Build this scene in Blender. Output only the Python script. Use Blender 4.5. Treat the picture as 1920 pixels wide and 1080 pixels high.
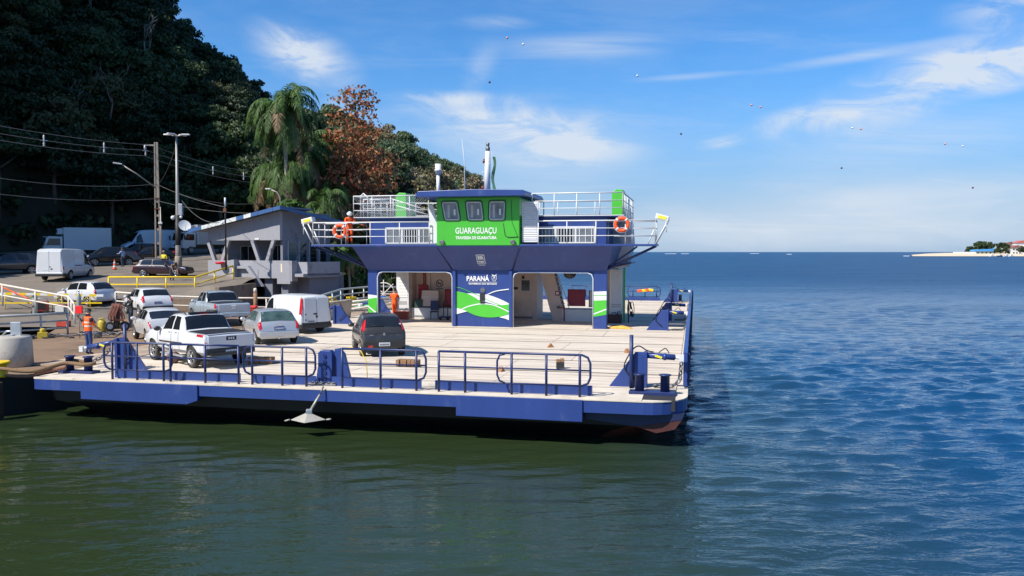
import bpy, bmesh, math, random
from math import sin, cos, tan, pi, radians, atan2, sqrt
from mathutils import Vector, Matrix, noise
for o in list(bpy.data.objects): bpy.data.objects.remove(o)
S = bpy.context.scene
C = S.collection
random.seed(7)
# ------------------------------------------------------------ camera, sky, sun, exposure
CAMZ, DECK = 5.15, 1.3
cam_d = bpy.data.cameras.new("camera"); cam = bpy.data.objects.new("camera", cam_d); C.objects.link(cam)
cam_d.sensor_width = 36.0; cam_d.lens = 36.0*1550/1920; cam_d.clip_end = 40000; cam_d.clip_start = .1
cam.location = (0, 0, CAMZ); cam.rotation_euler = (radians(90-2.512), 0, 0)
S.camera = cam
SUN = Vector((-.72, -.58, 1.0)).normalized()
sun_d = bpy.data.lights.new("sun", 'SUN'); sun = bpy.data.objects.new("sun", sun_d); C.objects.link(sun)
sun_d.energy = 5.0; sun_d.angle = radians(.5); sun_d.color = (1, .95, .87)
sun.rotation_euler = SUN.to_track_quat('Z', 'Y').to_euler(); sun.location = (-40, -30, 60)
S.view_settings.view_transform = 'Standard'; S.view_settings.look = 'None'; S.view_settings.gamma = 1
S.view_settings.use_curve_mapping = False; S.view_settings.exposure = 0.4
W = bpy.data.worlds.new("World"); S.world = W; W.use_nodes = True
def build_world():
    nt = W.node_tree; N = nt.nodes; N.clear(); L = nt.links
    def nd(t, **k):
        n = N.new(t)
        for a, b in k.items(): setattr(n, a, b)
        return n
    def mth(op, a, b=None, clamp=False):
        n = nd('ShaderNodeMath', operation=op, use_clamp=clamp)
        for i, v in enumerate((a, b)):
            if v is None: continue
            if isinstance(v, (int, float)): n.inputs[i].default_value = v
            else: L.new(v, n.inputs[i])
        return n.outputs[0]
    out = nd('ShaderNodeOutputWorld'); bg = nd('ShaderNodeBackground'); bg.inputs[1].default_value = .091
    sky = nd('ShaderNodeTexSky', sky_type='NISHITA', sun_disc=False)
    sky.sun_elevation = math.asin(SUN.z); sky.sun_rotation = atan2(SUN.x, SUN.y)
    sky.air_density = 1.0; sky.dust_density = .5; sky.ozone_density = 3.0; sky.altitude = 0
    tc = nd('ShaderNodeTexCoord'); sep = nd('ShaderNodeSeparateXYZ'); L.new(tc.outputs['Generated'], sep.inputs[0])
    X, Y, Z = sep.outputs
    zc = mth('MAXIMUM', Z, .02)
    # flat cloud layer coordinates: direction divided by height, so clouds thin towards the horizon like a real layer
    den = mth('ADD', zc, .10)
    u = mth('DIVIDE', X, den); v = mth('DIVIDE', Y, den)
    def cl(sx, sy, ox, oy, scale, det, rough, lo, hi, dist=.6):
        cmb = nd('ShaderNodeCombineXYZ')
        L.new(mth('ADD', mth('MULTIPLY', u, sx), ox), cmb.inputs[0]); L.new(mth('ADD', mth('MULTIPLY', v, sy), oy), cmb.inputs[1])
        nz = nd('ShaderNodeTexNoise'); nz.inputs['Scale'].default_value = scale; nz.inputs['Detail'].default_value = det
        nz.inputs['Roughness'].default_value = rough; nz.inputs['Distortion'].default_value = dist
        L.new(cmb.outputs[0], nz.inputs['Vector'])
        mr = nd('ShaderNodeMapRange', clamp=True, interpolation_type='SMOOTHSTEP'); mr.inputs[1].default_value = lo; mr.inputs[2].default_value = hi
        L.new(nz.outputs[0], mr.inputs[0]); return mr.outputs[0]
    # azimuth / elevation in photograph-like tangent units for individual clouds
    ax = mth('ARCTAN2', X, Y); el = mth('ARCSINE', Z)
    wisp = cl(.55, 1.6, 3.1, 0.4, 1.15, 9, .62, .50, .80)
    streak = cl(.18, 1.3, 1.0, 7.0, 1.6, 6, .55, .56, .82, .3)
    tot = mth('MULTIPLY', mth('MAXIMUM', wisp, streak), .22)
    def cl2(sx, sy, scale, lo, hi, dist, oz=0.0):
        cmb = nd('ShaderNodeCombineXYZ'); L.new(mth('ADD', mth('MULTIPLY', ax, sx), mth('MULTIPLY', el, sx*.45)), cmb.inputs[0]); L.new(mth('MULTIPLY', el, sy), cmb.inputs[1]); cmb.inputs[2].default_value = oz
        nz = nd('ShaderNodeTexNoise'); nz.inputs['Scale'].default_value = scale; nz.inputs['Detail'].default_value = 12; nz.inputs['Roughness'].default_value = .62; nz.inputs['Distortion'].default_value = dist
        L.new(cmb.outputs[0], nz.inputs['Vector'])
        mr = nd('ShaderNodeMapRange', clamp=True, interpolation_type='SMOOTHSTEP'); mr.inputs[1].default_value = lo; mr.inputs[2].default_value = hi
        L.new(nz.outputs[0], mr.inputs[0]); return mr.outputs[0]
    fine = cl2(1.0, 2.6, 10, .36, .64, .8)
    wide = cl2(1.0, 3.6, 5, .40, .72, .4, 3.0)
    tot = mth('ADD', tot, mth('MULTIPLY', wide, .10))
    fine2 = cl(.5, 3.0, 9.0, 4.0, 2.0, 8, .6, .25, .70, .5)
    def blob(px, py, wx, wy, amp, skew=0.0, tex=fine, lo=.12):
        a0 = atan2(px-960, 1550); e0 = math.atan((472-py)/1550)*cos(a0)
        da = mth('SUBTRACT', ax, a0); de = mth('SUBTRACT', mth('SUBTRACT', el, e0), mth('MULTIPLY', da, skew))
        da = mth('DIVIDE', da, wx/1550*.9); de = mth('DIVIDE', de, wy/1550)
        r = mth('SQRT', mth('ADD', mth('MULTIPLY', da, da), mth('MULTIPLY', de, de)))
        mr = nd('ShaderNodeMapRange', clamp=True, interpolation_type='SMOOTHSTEP'); mr.inputs[1].default_value = 1.0; mr.inputs[2].default_value = 0.0
        L.new(r, mr.inputs[0])
        t = mth('MULTIPLY', mr.outputs[0], amp)
        f = mth('ADD', mth('MULTIPLY', tex, 1-lo), lo)
        return mth('MULTIPLY', t, f)
    for b in [(575,108,140,70,1.15,-.30,fine,.2), (1020,262,320,74,1.2,-.02,fine,.34), (930,240,150,40,.5,-.1), (1080,285,200,40,.4,-.03), (900,212,230,40,.75,-.1), (1090,92,260,32,.6,.0,fine2), (1290,147,150,9,.45,.03,fine2,.5),
              (1610,108,260,14,.5,.08,fine2,.4), (1720,165,340,78,1.05,.30,fine,.2), (1860,120,210,60,.9,.1), (1510,224,150,34,.9,.14), (1345,268,70,20,.8,.05), (880,188,220,20,.7,.0), (640,195,60,26,.55),
              (1870,170,110,14,.5,.1,fine2,.4), (1890,20,150,45,.7), (930,48,110,20,.35), (1640,400,640,95,.9,.02,wide,.6), (1350,440,700,60,.35,0,fine2,.7),
              (1700,270,320,60,.4,.1,fine2,.4), (1040,330,300,60,.3,0,fine2,.5), (900,130,60,60,.3,.9)]:
        tot = mth('ADD', tot, blob(*b))
    tot = mth('MULTIPLY', tot, 1.0, True)
    # horizon paleness of a humid coastal sky
    hz = nd('ShaderNodeMapRange', clamp=True, interpolation_type='SMOOTHERSTEP'); hz.inputs[1].default_value = .26; hz.inputs[2].default_value = -.02
    L.new(Z, hz.inputs[0])
    tint = nd('ShaderNodeMix', data_type='RGBA', blend_type='MULTIPLY'); tint.inputs[0].default_value = 1
    L.new(sky.outputs[0], tint.inputs[6]); tint.inputs[7].default_value = (.45, .93, 1.36, 1)
    m1 = nd('ShaderNodeMix', data_type='RGBA'); L.new(mth('MULTIPLY', hz.outputs[0], .8), m1.inputs[0]); L.new(tint.outputs[2], m1.inputs[6]); m1.inputs[7].default_value = (3.1, 4.1, 5.9, 1)
    m2 = nd('ShaderNodeMix', data_type='RGBA'); L.new(mth('MULTIPLY', tot, .88), m2.inputs[0]); L.new(m1.outputs[2], m2.inputs[6]); m2.inputs[7].default_value = (6.0, 6.6, 7.4, 1)
    L.new(m2.outputs[2], bg.inputs[0]); L.new(bg.outputs[0], out.inputs[0])
build_world()
# ------------------------------------------------------------ materials
MATS = {}
def srgb(r, g, b):
    f = lambda c: (c/255/12.92 if c/255 <= .04045 else ((c/255+.055)/1.055)**2.4)
    return (f(r), f(g), f(b))
def M(name, col, rough=.5, metal=0, var=.12, vs=2.0, bump=0, bs=25, dirt=None, spec=.5, coat=0, stretch=None, trans=0, island=0, emit=0):
    if name in MATS: return MATS[name]
    m = bpy.data.materials.new(name); m.use_nodes = True; nt = m.node_tree; N = nt.nodes; L = nt.links
    b = N["Principled BSDF"]; b.inputs['Roughness'].default_value = rough; b.inputs['Metallic'].default_value = metal
    b.inputs['Specular IOR Level'].default_value = spec; b.inputs['Coat Weight'].default_value = coat
    b.inputs['Coat Roughness'].default_value = .06
    tc = N.new('ShaderNodeTexCoord'); mp = N.new('ShaderNodeMapping'); L.new(tc.outputs['Object'], mp.inputs[0])
    if stretch: mp.inputs['Scale'].default_value = stretch
    nz = N.new('ShaderNodeTexNoise'); nz.inputs['Scale'].default_value = vs; nz.inputs['Detail'].default_value = 7; nz.inputs['Roughness'].default_value = .6
    L.new(mp.outputs[0], nz.inputs[0])
    mx = N.new('ShaderNodeMix'); mx.data_type = 'RGBA'
    mr = N.new('ShaderNodeMapRange'); mr.inputs[1].default_value = .3; mr.inputs[2].default_value = .7; L.new(nz.outputs[0], mr.inputs[0])
    fac = mr.outputs[0]
    if island:
        gi = N.new('ShaderNodeNewGeometry'); ad = N.new('ShaderNodeMix'); ad.data_type = 'FLOAT'; ad.inputs[0].default_value = island
        L.new(fac, ad.inputs[2]); L.new(gi.outputs['Random Per Island'], ad.inputs[3]); fac = ad.outputs[0]
    L.new(fac, mx.inputs[0])
    mx.inputs[6].default_value = tuple(c*(1-var) for c in col)+(1,); mx.inputs[7].default_value = tuple(min(1, c*(1+var)) for c in col)+(1,)
    co = mx.outputs[2]
    if dirt:
        for (dc, amt, ds, lo) in (dirt if isinstance(dirt, list) else [dirt]):
            n2 = N.new('ShaderNodeTexNoise'); n2.inputs['Scale'].default_value = ds; n2.inputs['Detail'].default_value = 9; n2.inputs['Roughness'].default_value = .68
            L.new(mp.outputs[0], n2.inputs[0])
            r2 = N.new('ShaderNodeMapRange'); r2.inputs[1].default_value = lo; r2.inputs[2].default_value = lo+.16; r2.inputs[4].default_value = amt; L.new(n2.outputs[0], r2.inputs[0])
            x2 = N.new('ShaderNodeMix'); x2.data_type = 'RGBA'; L.new(r2.outputs[0], x2.inputs[0]); L.new(co, x2.inputs[6]); x2.inputs[7].default_value = tuple(dc)+(1,)
            co = x2.outputs[2]
    L.new(co, b.inputs['Base Color'])
    if emit:
        L.new(co, b.inputs['Emission Color']); b.inputs['Emission Strength'].default_value = emit
    if bump:
        n3 = N.new('ShaderNodeTexNoise'); n3.inputs['Scale'].default_value = bs; n3.inputs['Detail'].default_value = 6; L.new(mp.outputs[0], n3.inputs[0])
        bp = N.new('ShaderNodeBump'); bp.inputs['Strength'].default_value = bump; bp.inputs['Distance'].default_value = .03; L.new(n3.outputs[0], bp.inputs['Height']); L.new(bp.outputs[0], b.inputs['Normal'])
    if trans:
        t = N.new('ShaderNodeBsdfTranslucent'); L.new(co, t.inputs[0]); ms = N.new('ShaderNodeMixShader'); ms.inputs[0].default_value = trans
        L.new(b.outputs[0], ms.inputs[1]); L.new(t.outputs[0], ms.inputs[2]); L.new(ms.outputs[0], N['Material Output'].inputs[0])
    MATS[name] = m; return m
RUST = (.16, .06, .025)
m_blue = M('blue_paint', srgb(45, 66, 126), .36, var=.10, vs=1.1, bump=.08, bs=5, stretch=(1, 1, .3), dirt=[(RUST, .55, 4.0, .66), (srgb(110, 116, 140), .35, 2.2, .58), (srgb(20, 26, 50), .35, 1.3, .60)])
m_blue2 = M('navy_paint', srgb(32, 46, 92), .42, var=.12, vs=1.5, dirt=(RUST, .5, 7.0, .68))
m_hull = M('hull_black', (.005, .006, .009), .5, var=.3, vs=1.2, bump=.1, bs=4)
m_red = M('antifouling_red', (.12, .03, .02), .6, var=.25, vs=2)
m_green = M('green_paint', srgb(78, 182, 54), .4, var=.05, vs=1.5)
m_wgreen = M('wheelhouse_green', srgb(70, 172, 50), .35, var=.04, vs=1.5)
m_white = M('white_paint', (.66, .66, .64), .4, var=.05, vs=2, dirt=((.38, .28, .18), .45, 5.0, .62))
m_whitep = M('white_print', (.72, .72, .71), .45, var=.02)
m_cabin = M('cabin_cream', srgb(206, 186, 174), .5, var=.06, vs=1.5, dirt=((.4, .25, .16), .25, 3.0, .62))
m_trim = M('pale_trim', (.55, .58, .64), .4, var=.05)
m_black = M('black_rubber', (.012, .012, .013), .6, var=.2)
m_dark = M('dark_plastic', (.022, .022, .024), .5, var=.2)
m_steel = M('galvanised_steel', (.42, .44, .46), .45, .55, var=.15, vs=6, dirt=(RUST, .5, 4.0, .62))
m_chain = M('chain_steel', (.16, .16, .17), .5, .6, var=.3, vs=8)
m_glass = M('dark_glass', (.012, .014, .016), .06, var=.3, vs=1.5, spec=.8)
m_glassg = M('green_glass', (.05, .085, .075), .06, var=.5, vs=2.5, spec=.8)
m_pane = M('cabin_pane', (.16, .17, .18), .08, var=.5, vs=1.6, spec=.8)
m_maroon = M('maroon_board', srgb(140, 24, 44), .45, var=.12)
m_orange = M('orange_ring', srgb(246, 88, 28), .5, var=.08)
m_yellow = M('yellow_paint', srgb(226, 190, 24), .45, var=.10, vs=4, dirt=((.2, .14, .05), .5, 4, .62))
m_lampy = M('lamp_glass_yellow', srgb(240, 222, 60), .3, var=.2, vs=6)
m_wood = M('rough_timber', (.26, .14, .07), .8, var=.35, vs=4, bump=.3, bs=30, stretch=(1, 6, 6))
m_rope = M('manila_rope', (.20, .12, .06), .9, var=.35, vs=30, bump=.5, bs=60)
m_conc = M('weathered_concrete', (.40, .37, .32), .85, var=.18, vs=1.2, bump=.25, bs=14, dirt=[((.12, .10, .08), .6, 1.6, .55), ((.30, .17, .09), .4, 3.0, .6)])
m_rust = M('rusted_steel', (.17, .07, .035), .85, var=.4, vs=6, bump=.3, bs=30)
m_skin = M('skin', (.36, .20, .13), .55, var=.08)
m_hair = M('dark_hair', (.012, .01, .009), .6, var=.2)
m_tyre = M('tyre_rubber', (.02, .02, .02), .8, var=.25, vs=8, dirt=((.14, .11, .08), .5, 4, .5))
m_rim = M('alloy_rim', (.5, .51, .53), .3, .8, var=.08)
m_chrome = M('chrome', (.7, .7, .72), .15, 1, var=.05)
m_tail = M('tail_lamp_red', (.48, .015, .02), .15, var=.25, vs=12, coat=.6)
m_head = M('headlamp_glass', (.62, .64, .68), .08, .3, var=.25, vs=14, coat=1)
m_plate = M('number_plate_white', (.62, .64, .67), .4, var=.06)
m_plateb = M('number_plate_blue', (.03, .06, .22), .4, var=.06)
m_ink = M('black_print', (.015, .015, .018), .5, var=.1)
m_redp = M('red_print', (.45, .05, .03), .6, var=.15)
# ------------------------------------------------------------ mesh helper
class MB:
    def __init__(s): s.v = []; s.f = []; s.m = []; s.mi = 0; s.sm = []
    def add(s, vs, fs, smooth=False):
        o = len(s.v); s.v += [tuple(v) for v in vs]
        for f in fs: s.f.append(tuple(o+i for i in f)); s.m.append(s.mi); s.sm.append(smooth)
        return s
    def mat(s, i): s.mi = i; return s
    def box(s, x0, x1, y0, y1, z0, z1):
        vs = [(x, y, z) for z in (z0, z1) for y in (y0, y1) for x in (x0, x1)]
        return s.add(vs, [(0, 2, 3, 1), (4, 5, 7, 6), (0, 1, 5, 4), (2, 6, 7, 3), (0, 4, 6, 2), (1, 3, 7, 5)])
    def obox(s, c, d, rz=0, rx=0, ry=0):
        R = Matrix.Translation(c) @ Matrix.Rotation(rz, 4, 'Z') @ Matrix.Rotation(ry, 4, 'Y') @ Matrix.Rotation(rx, 4, 'X')
        o = len(s.v); s.box(-d[0]/2, d[0]/2, -d[1]/2, d[1]/2, -d[2]/2, d[2]/2)
        s.v[o:] = [tuple(R @ Vector(v)) for v in s.v[o:]]; return s
    def prism(s, poly, axis, a, b):
        # poly of 2-D points swept along axis 'x','y','z' from a to b
        P = {'y': lambda p, t: (p[0], t, p[1]), 'x': lambda p, t: (t, p[0], p[1]), 'z': lambda p, t: (p[0], p[1], t)}[axis]
        n = len(poly); vs = [P(p, a) for p in poly]+[P(p, b) for p in poly]
        return s.add(vs, [tuple(range(n))[::-1], tuple(range(n, 2*n))]+[(i, (i+1) % n, n+(i+1) % n, n+i) for i in range(n)])
    def tube(s, pts, r, n=8, closed=False, caps=True):
        pts = [Vector(p) for p in pts]; k = len(pts); rr = r if isinstance(r, (list, tuple)) else [r]*k
        rings = []; up = None
        for i, p in enumerate(pts):
            a = pts[(i-1) % k] if (closed or i > 0) else p; b = pts[(i+1) % k] if (closed or i < k-1) else p
            t = (b-a); t = t.normalized() if t.length > 1e-9 else Vector((0, 0, 1))
            if up is None: up = Vector((0, 0, 1)) if abs(t.z) < .9 else Vector((1, 0, 0))
            u = up-t*up.dot(t)
            if u.length < 1e-4: u = t.orthogonal()
            u.normalize(); w = t.cross(u); up = u
            rings.append([p+(u*cos(2*pi*j/n)+w*sin(2*pi*j/n))*rr[i] for j in range(n)])
        vs = [v for g in rings for v in g]; fs = []
        for i in range(k if closed else k-1):
            for j in range(n):
                a = i*n+j; b = i*n+(j+1) % n; c = ((i+1) % k)*n
                fs.append((a, b, c+(j+1) % n, c+j))
        s.add(vs, fs, True)
        if caps and not closed:
            s.add(rings[0], [tuple(range(n))[::-1]]); s.add(rings[-1], [tuple(range(n))])
        return s
    def lathe(s, prof, c=(0, 0, 0), n=16, axis='z', smooth=True, caps=True):
        vs = []; k = len(prof)
        for (r, h) in prof:
            for j in range(n):
                a = 2*pi*j/n; p = (r*cos(a), r*sin(a), h)
                if axis == 'y': p = (p[0], p[2], p[1])
                if axis == 'x': p = (p[2], p[0], p[1])
                vs.append((p[0]+c[0], p[1]+c[1], p[2]+c[2]))
        fs = [(i*n+j, i*n+(j+1) % n, (i+1)*n+(j+1) % n, (i+1)*n+j) for i in range(k-1) for j in range(n)]
        fs.append(tuple(range(n))[::-1]); fs.append(tuple(range((k-1)*n, k*n)))
        s.add(vs, fs[:-2], smooth); o = len(s.v)-len(vs)
        for f in (fs[-2:] if caps else []): s.f.append(tuple(o+i for i in f)); s.m.append(s.mi); s.sm.append(False)
        return s
    def grid(s, P, smooth=True):
        r = len(P); c = len(P[0]); vs = [p for row in P for p in row]
        return s.add(vs, [(i*c+j, i*c+j+1, (i+1)*c+j+1, (i+1)*c+j) for i in range(r-1) for j in range(c-1)], smooth)
    def sphere(s, c, r, n=10, m=7, sc=(1, 1, 1)):
        P = [[(c[0]+r*sc[0]*sin(pi*i/m)*cos(2*pi*j/n), c[1]+r*sc[1]*sin(pi*i/m)*sin(2*pi*j/n), c[2]+r*sc[2]*cos(pi*i/m)) for j in range(n+1)] for i in range(m+1)]
        return s.grid(P)
    def mesh(s, name, mats):
        me = bpy.data.meshes.new(name); me.from_pydata(s.v, [], s.f)
        for m in (mats if isinstance(mats, (list, tuple)) else [mats]): me.materials.append(m)
        me.polygons.foreach_set('material_index', s.m); me.polygons.foreach_set('use_smooth', s.sm)
        bm = bmesh.new(); bm.from_mesh(me)
        bmesh.ops.remove_doubles(bm, verts=bm.verts, dist=1e-5)
        bmesh.ops.recalc_face_normals(bm, faces=bm.faces); bm.to_mesh(me); bm.free(); me.update(); return me
    def build(s, name, mats, parent=None, bevel=0, label=None):
        o = bpy.data.objects.new(name, s.mesh(name, mats)); C.objects.link(o)
        if parent: o.parent = parent
        if bevel:
            b = o.modifiers.new('bevel', 'BEVEL'); b.width = bevel; b.segments = 2; b.limit_method = 'ANGLE'; b.angle_limit = radians(40); b.harden_normals = False
        if label: o['label'] = label
        return o
def tag(o, label, cat, group=None):
    o['label'] = label; o['category'] = cat
    if group: o['group'] = group
    return o
def thing(name, label, cat, loc=(0, 0, 0), rz=0, group=None):
    o = bpy.data.objects.new(name, None); C.objects.link(o); o.location = loc; o.rotation_euler = (0, 0, rz); o.empty_display_size = .3
    return tag(o, label, cat, group)
def copy_tree(o, parent=None, loc=None, rz=None, label=None):
    c = o.copy(); C.objects.link(c); c.parent = parent
    if loc is not None: c.location = loc
    if rz is not None: c.rotation_euler = (0, 0, rz)
    if label: c['label'] = label
    for ch in list(o.children): copy_tree(ch, c)
    return c
def struct(o): o['kind'] = 'structure'; return o
def B(name, mats, parent, *box, bevel=0, label=None): return MB().box(*box).build(name, mats, parent, bevel, label)
def T(name, mats, parent, pts, r, n=8): return MB().tube(pts, r, n).build(name, mats, parent)
_txt = {}
def text_mesh(body, size, bold=.0, ext=.004, mat=None, align='CENTER', space=1.0):
    c = bpy.data.curves.new('txt', 'FONT'); c.body = body; c.size = size; c.offset = bold; c.extrude = ext; c.align_x = align; c.space_character = space; c.resolution_u = 3
    o = bpy.data.objects.new('txt', c); C.objects.link(o); bpy.context.view_layer.update()
    me = bpy.data.meshes.new_from_object(o.evaluated_get(bpy.context.evaluated_depsgraph_get()))
    bpy.data.objects.remove(o); bpy.data.curves.remove(c); me.materials.clear(); me.materials.append(mat); return me
def text(name, body, parent, loc, size, mat, bold=0, rz=0, width=None, rx=pi/2, space=1.0):
    me = text_mesh(body, size, bold, .004, mat, space=space); o = bpy.data.objects.new(name, me); C.objects.link(o); o.parent = parent
    o.location = loc; o.rotation_euler = (rx, 0, rz)
    if width:
        xs = [v.co.x for v in me.vertices]; k = width/(max(xs)-min(xs)); me.transform(Matrix.Diagonal((k, 1, 1, 1)))
    return o
def evaluated(o, name, mats):
    bpy.context.view_layer.update(); dg = bpy.context.evaluated_depsgraph_get()
    me = bpy.data.meshes.new_from_object(o.evaluated_get(dg)); me.name = name
    old = o.data; bpy.data.objects.remove(o)
    me.materials.clear()
    for m in mats: me.materials.append(m)
    return me
# ------------------------------------------------------------ the setting: water, ground, hill
def water_material():
    m = bpy.data.materials.new('sea_water'); m.use_nodes = True; nt = m.node_tree; N = nt.nodes; L = nt.links
    b = N["Principled BSDF"]; b.inputs['IOR'].default_value = 1.333; b.inputs['Roughness'].default_value = .04
    tc = N.new('ShaderNodeTexCoord')
    def noise_(sx, sy, rot, det, rough=.5, dist=0.0):
        mp = N.new('ShaderNodeMapping'); mp.inputs['Scale'].default_value = (sx, sy, 1); mp.inputs['Rotation'].default_value = (0, 0, rot)
        L.new(tc.outputs['Object'], mp.inputs[0]); n = N.new('ShaderNodeTexNoise'); n.inputs['Scale'].default_value = 1; n.inputs['Detail'].default_value = det
        n.inputs['Roughness'].default_value = rough; n.inputs['Distortion'].default_value = dist; L.new(mp.outputs[0], n.inputs[0]); return n.outputs[0]
    def mth(op, a, c=None):
        n = N.new('ShaderNodeMath'); n.operation = op
        for i, v in enumerate((a, c)):
            if v is None: continue
            if isinstance(v, (int, float)): n.inputs[i].default_value = v
            else: L.new(v, n.inputs[i])
        return n.outputs[0]
    def rng(v, a, c, d=0, e=1):
        n = N.new('ShaderNodeMapRange'); n.interpolation_type = 'SMOOTHSTEP'
        for i, q in enumerate((a, c, d, e)): n.inputs[i+1].default_value = q
        L.new(v, n.inputs[0]); return n.outputs[0]
    sep = N.new('ShaderNodeSeparateXYZ'); L.new(tc.outputs['Object'], sep.inputs[0])
    # sheltered water by the berth is smoother than the open channel to the right
    side = mth('SUBTRACT', sep.outputs[0], mth('MULTIPLY', sep.outputs[1], .22))
    openw = mth('MAXIMUM', rng(side, -3.5, 2.0, .30, 1.0), rng(sep.outputs[1], 45, 70, 0, 1.0))
    gust = rng(noise_(.035, .09, .3, 3), .35, .7, .55, 1.25)
    rip = noise_(2.2, 5.2, .10, 3, .55, .3)
    fine = noise_(8, 16, -.15, 2, .5)
    farchop = mth('MULTIPLY', noise_(.5, 1.3, .18, 4, .6, .4), rng(sep.outputs[1], 60, 200, .10, .9))
    h = mth('ADD', farchop, mth('ADD', mth('MULTIPLY', rip, .06), mth('MULTIPLY', fine, .010)))
    h = mth('MULTIPLY', h, mth('MULTIPLY', openw, gust))
    # waves too small to resolve far out act as roughness of the surface
    dist = N.new('ShaderNodeVectorMath'); dist.operation = 'LENGTH'; L.new(tc.outputs['Object'], dist.inputs[0])
    L.new(mth('MULTIPLY', rng(dist.outputs['Value'], 25, 170, .03, .34), rng(openw, .2, 1.0, .5, 1.0)), b.inputs['Roughness'])
    bp = N.new('ShaderNodeBump'); bp.inputs['Strength'].default_value = 1; bp.inputs['Distance'].default_value = 1.0; L.new(h, bp.inputs['Height']); L.new(bp.outputs[0], b.inputs['Normal'])
    # silty green water inshore, clearer and bluer off the channel edge
    deep = mth('MAXIMUM', rng(mth('ADD', side, mth('MULTIPLY', sep.outputs[1], .10)), -2, 11), rng(sep.outputs[1], 45, 90))
    mx = N.new('ShaderNodeMix'); mx.data_type = 'RGBA'; L.new(deep, mx.inputs[0]); mx.inputs[6].default_value = (.022, .036, .014, 1); mx.inputs[7].default_value = (.004, .046, .118, 1)
    L.new(mx.outputs[2], b.inputs['Base Color'])
    return m
def make_water():
    import numpy as np
    X0, X1, Y0, Y1 = -64.0, 128.0, -14.0, 260.0
    ys = list(np.arange(Y0, 8, .2)); y = 8.0
    while y < Y1: ys.append(y); y += max(.055, .0062*y)
    ys[-1] = Y1; ys = np.array(ys); xs = np.linspace(X0, X1, 860)
    GX, GY = np.meshgrid(xs, ys); st = np.gradient(ys)[:, None]; dx = xs[1]-xs[0]
    ss = lambda v, a, b: (lambda t: t*t*(3-2*t))(np.clip((v-a)/(b-a), 0, 1))
    side = GX-.22*GY
    amp = np.maximum(.34+.66*ss(side, -4, 3), ss(GY, 45, 70))
    edge = ss(GX, X0, X0+10)*ss(-GX, -X1, -X1+14)*ss(GY, Y0, Y0+4)*ss(-GY, -Y1, -Y1+60)
    rs = np.random.RandomState(12); H = np.zeros_like(GX); DX = np.zeros_like(GX); DY = np.zeros_like(GX)
    patch = .8+.45*np.sin(GX*.11+GY*.043+1)*np.sin(GX*.05-GY*.09)
    for i in range(84):
        lam = .32*(2.5/.32)**rs.rand()**1.5; th = rs.normal(-1.36, .44); k = 2*np.pi/lam
        kx, ky = k*np.cos(th), k*np.sin(th); a = .046/np.sqrt(70/12)/k*(1.5 if lam < 1.2 else .6)*2.2
        res = np.clip((lam-2.2*np.maximum(st*abs(np.sin(th)), dx*abs(np.cos(th))))/(lam*.6), 0, 1)
        ph = kx*GX+ky*GY+rs.rand()*6.283+.8*np.sin(GX*.07+GY*.05+i)
        A = a*res; H += A*np.sin(ph); c = A*.8*np.cos(ph); DX += c*np.cos(th); DY += c*np.sin(th)
    m = amp*edge*patch; H *= m; DX *= m; DY *= m
    V = np.stack([GX+DX, GY+DY, H], -1).reshape(-1, 3); r, c = GX.shape
    i = (np.arange(r-1)[:, None]*c+np.arange(c-1)[None]).ravel(); Q = np.stack([i, i+1, i+c+1, i+c], -1)
    R = 16000; n = len(V)
    O = np.array([(-R, -R, 0), (R, -R, 0), (R, R, 0), (-R, R, 0), (X0, Y0, 0), (X1, Y0, 0), (X1, Y1, 0), (X0, Y1, 0)], float)
    V = np.concatenate([V, O]); Q = np.concatenate([Q, np.array([(n, n+1, n+5, n+4), (n+1, n+2, n+6, n+5), (n+2, n+3, n+7, n+6), (n+3, n, n+4, n+7)])])
    me = bpy.data.meshes.new('water'); me.vertices.add(len(V)); me.vertices.foreach_set('co', V.ravel())
    me.loops.add(Q.size); me.loops.foreach_set('vertex_index', Q.ravel().astype(np.int32)); me.polygons.add(len(Q)); me.polygons.foreach_set('loop_start', np.arange(0, Q.size, 4, dtype=np.int32))
    me.polygons.foreach_set('use_smooth', np.ones(len(Q), bool)); me.update(calc_edges=True); me.materials.append(water_material())
    o = bpy.data.objects.new('water', me); C.objects.link(o); struct(o)
make_water()
m_foam = M('breaking_foam', (.75, .78, .8), .7, var=.1)
m_dock = M('dock_paving', srgb(128, 104, 82), .9, var=.16, vs=.35, bump=.25, bs=9, dirt=[(srgb(84, 68, 54), .75, .55, .50), (srgb(168, 146, 118), .5, .8, .60), (RUST, .3, 2.2, .62)])
m_road = M('old_asphalt', srgb(112, 103, 93), .9, var=.18, vs=.4, bump=.2, bs=12, dirt=[(srgb(150, 136, 116), .6, .35, .52), (srgb(80, 74, 68), .6, .9, .55)])
m_wallc = M('stained_wall_concrete', srgb(128, 112, 96), .9, var=.2, vs=.8, bump=.25, bs=8, dirt=[(srgb(62, 52, 44), .8, .9, .52)])
m_soil = M('hill_soil', (.035, .032, .018), .95, var=.4, vs=.3)
O_F = Vector((4.35, 22.2, 0)); TH = radians(12.5)
def fw(x, y, z=0):   # ferry-local to world
    return Vector((O_F.x+x*cos(TH)+y*sin(TH), O_F.y-x*sin(TH)+y*cos(TH), z))
def gz(x, y):        # height of the approach road
    pts = [(-50, 1.22), (43, 1.22), (50, 1.7), (59, 3.1), (100, 5.5), (140, 6.0), (900, 6.0)]
    for (a, za), (b_, zb) in zip(pts, pts[1:]):
        if y <= b_: return za+(zb-za)*(y-a)/(b_-a)
    return 6.0
def ground(x, y):
    if x > -24.4 and y < 52: return 1.22
    return gz(x, y) if (x < -24.4 or y > 58) else max(2.15, gz(x, y))
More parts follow.
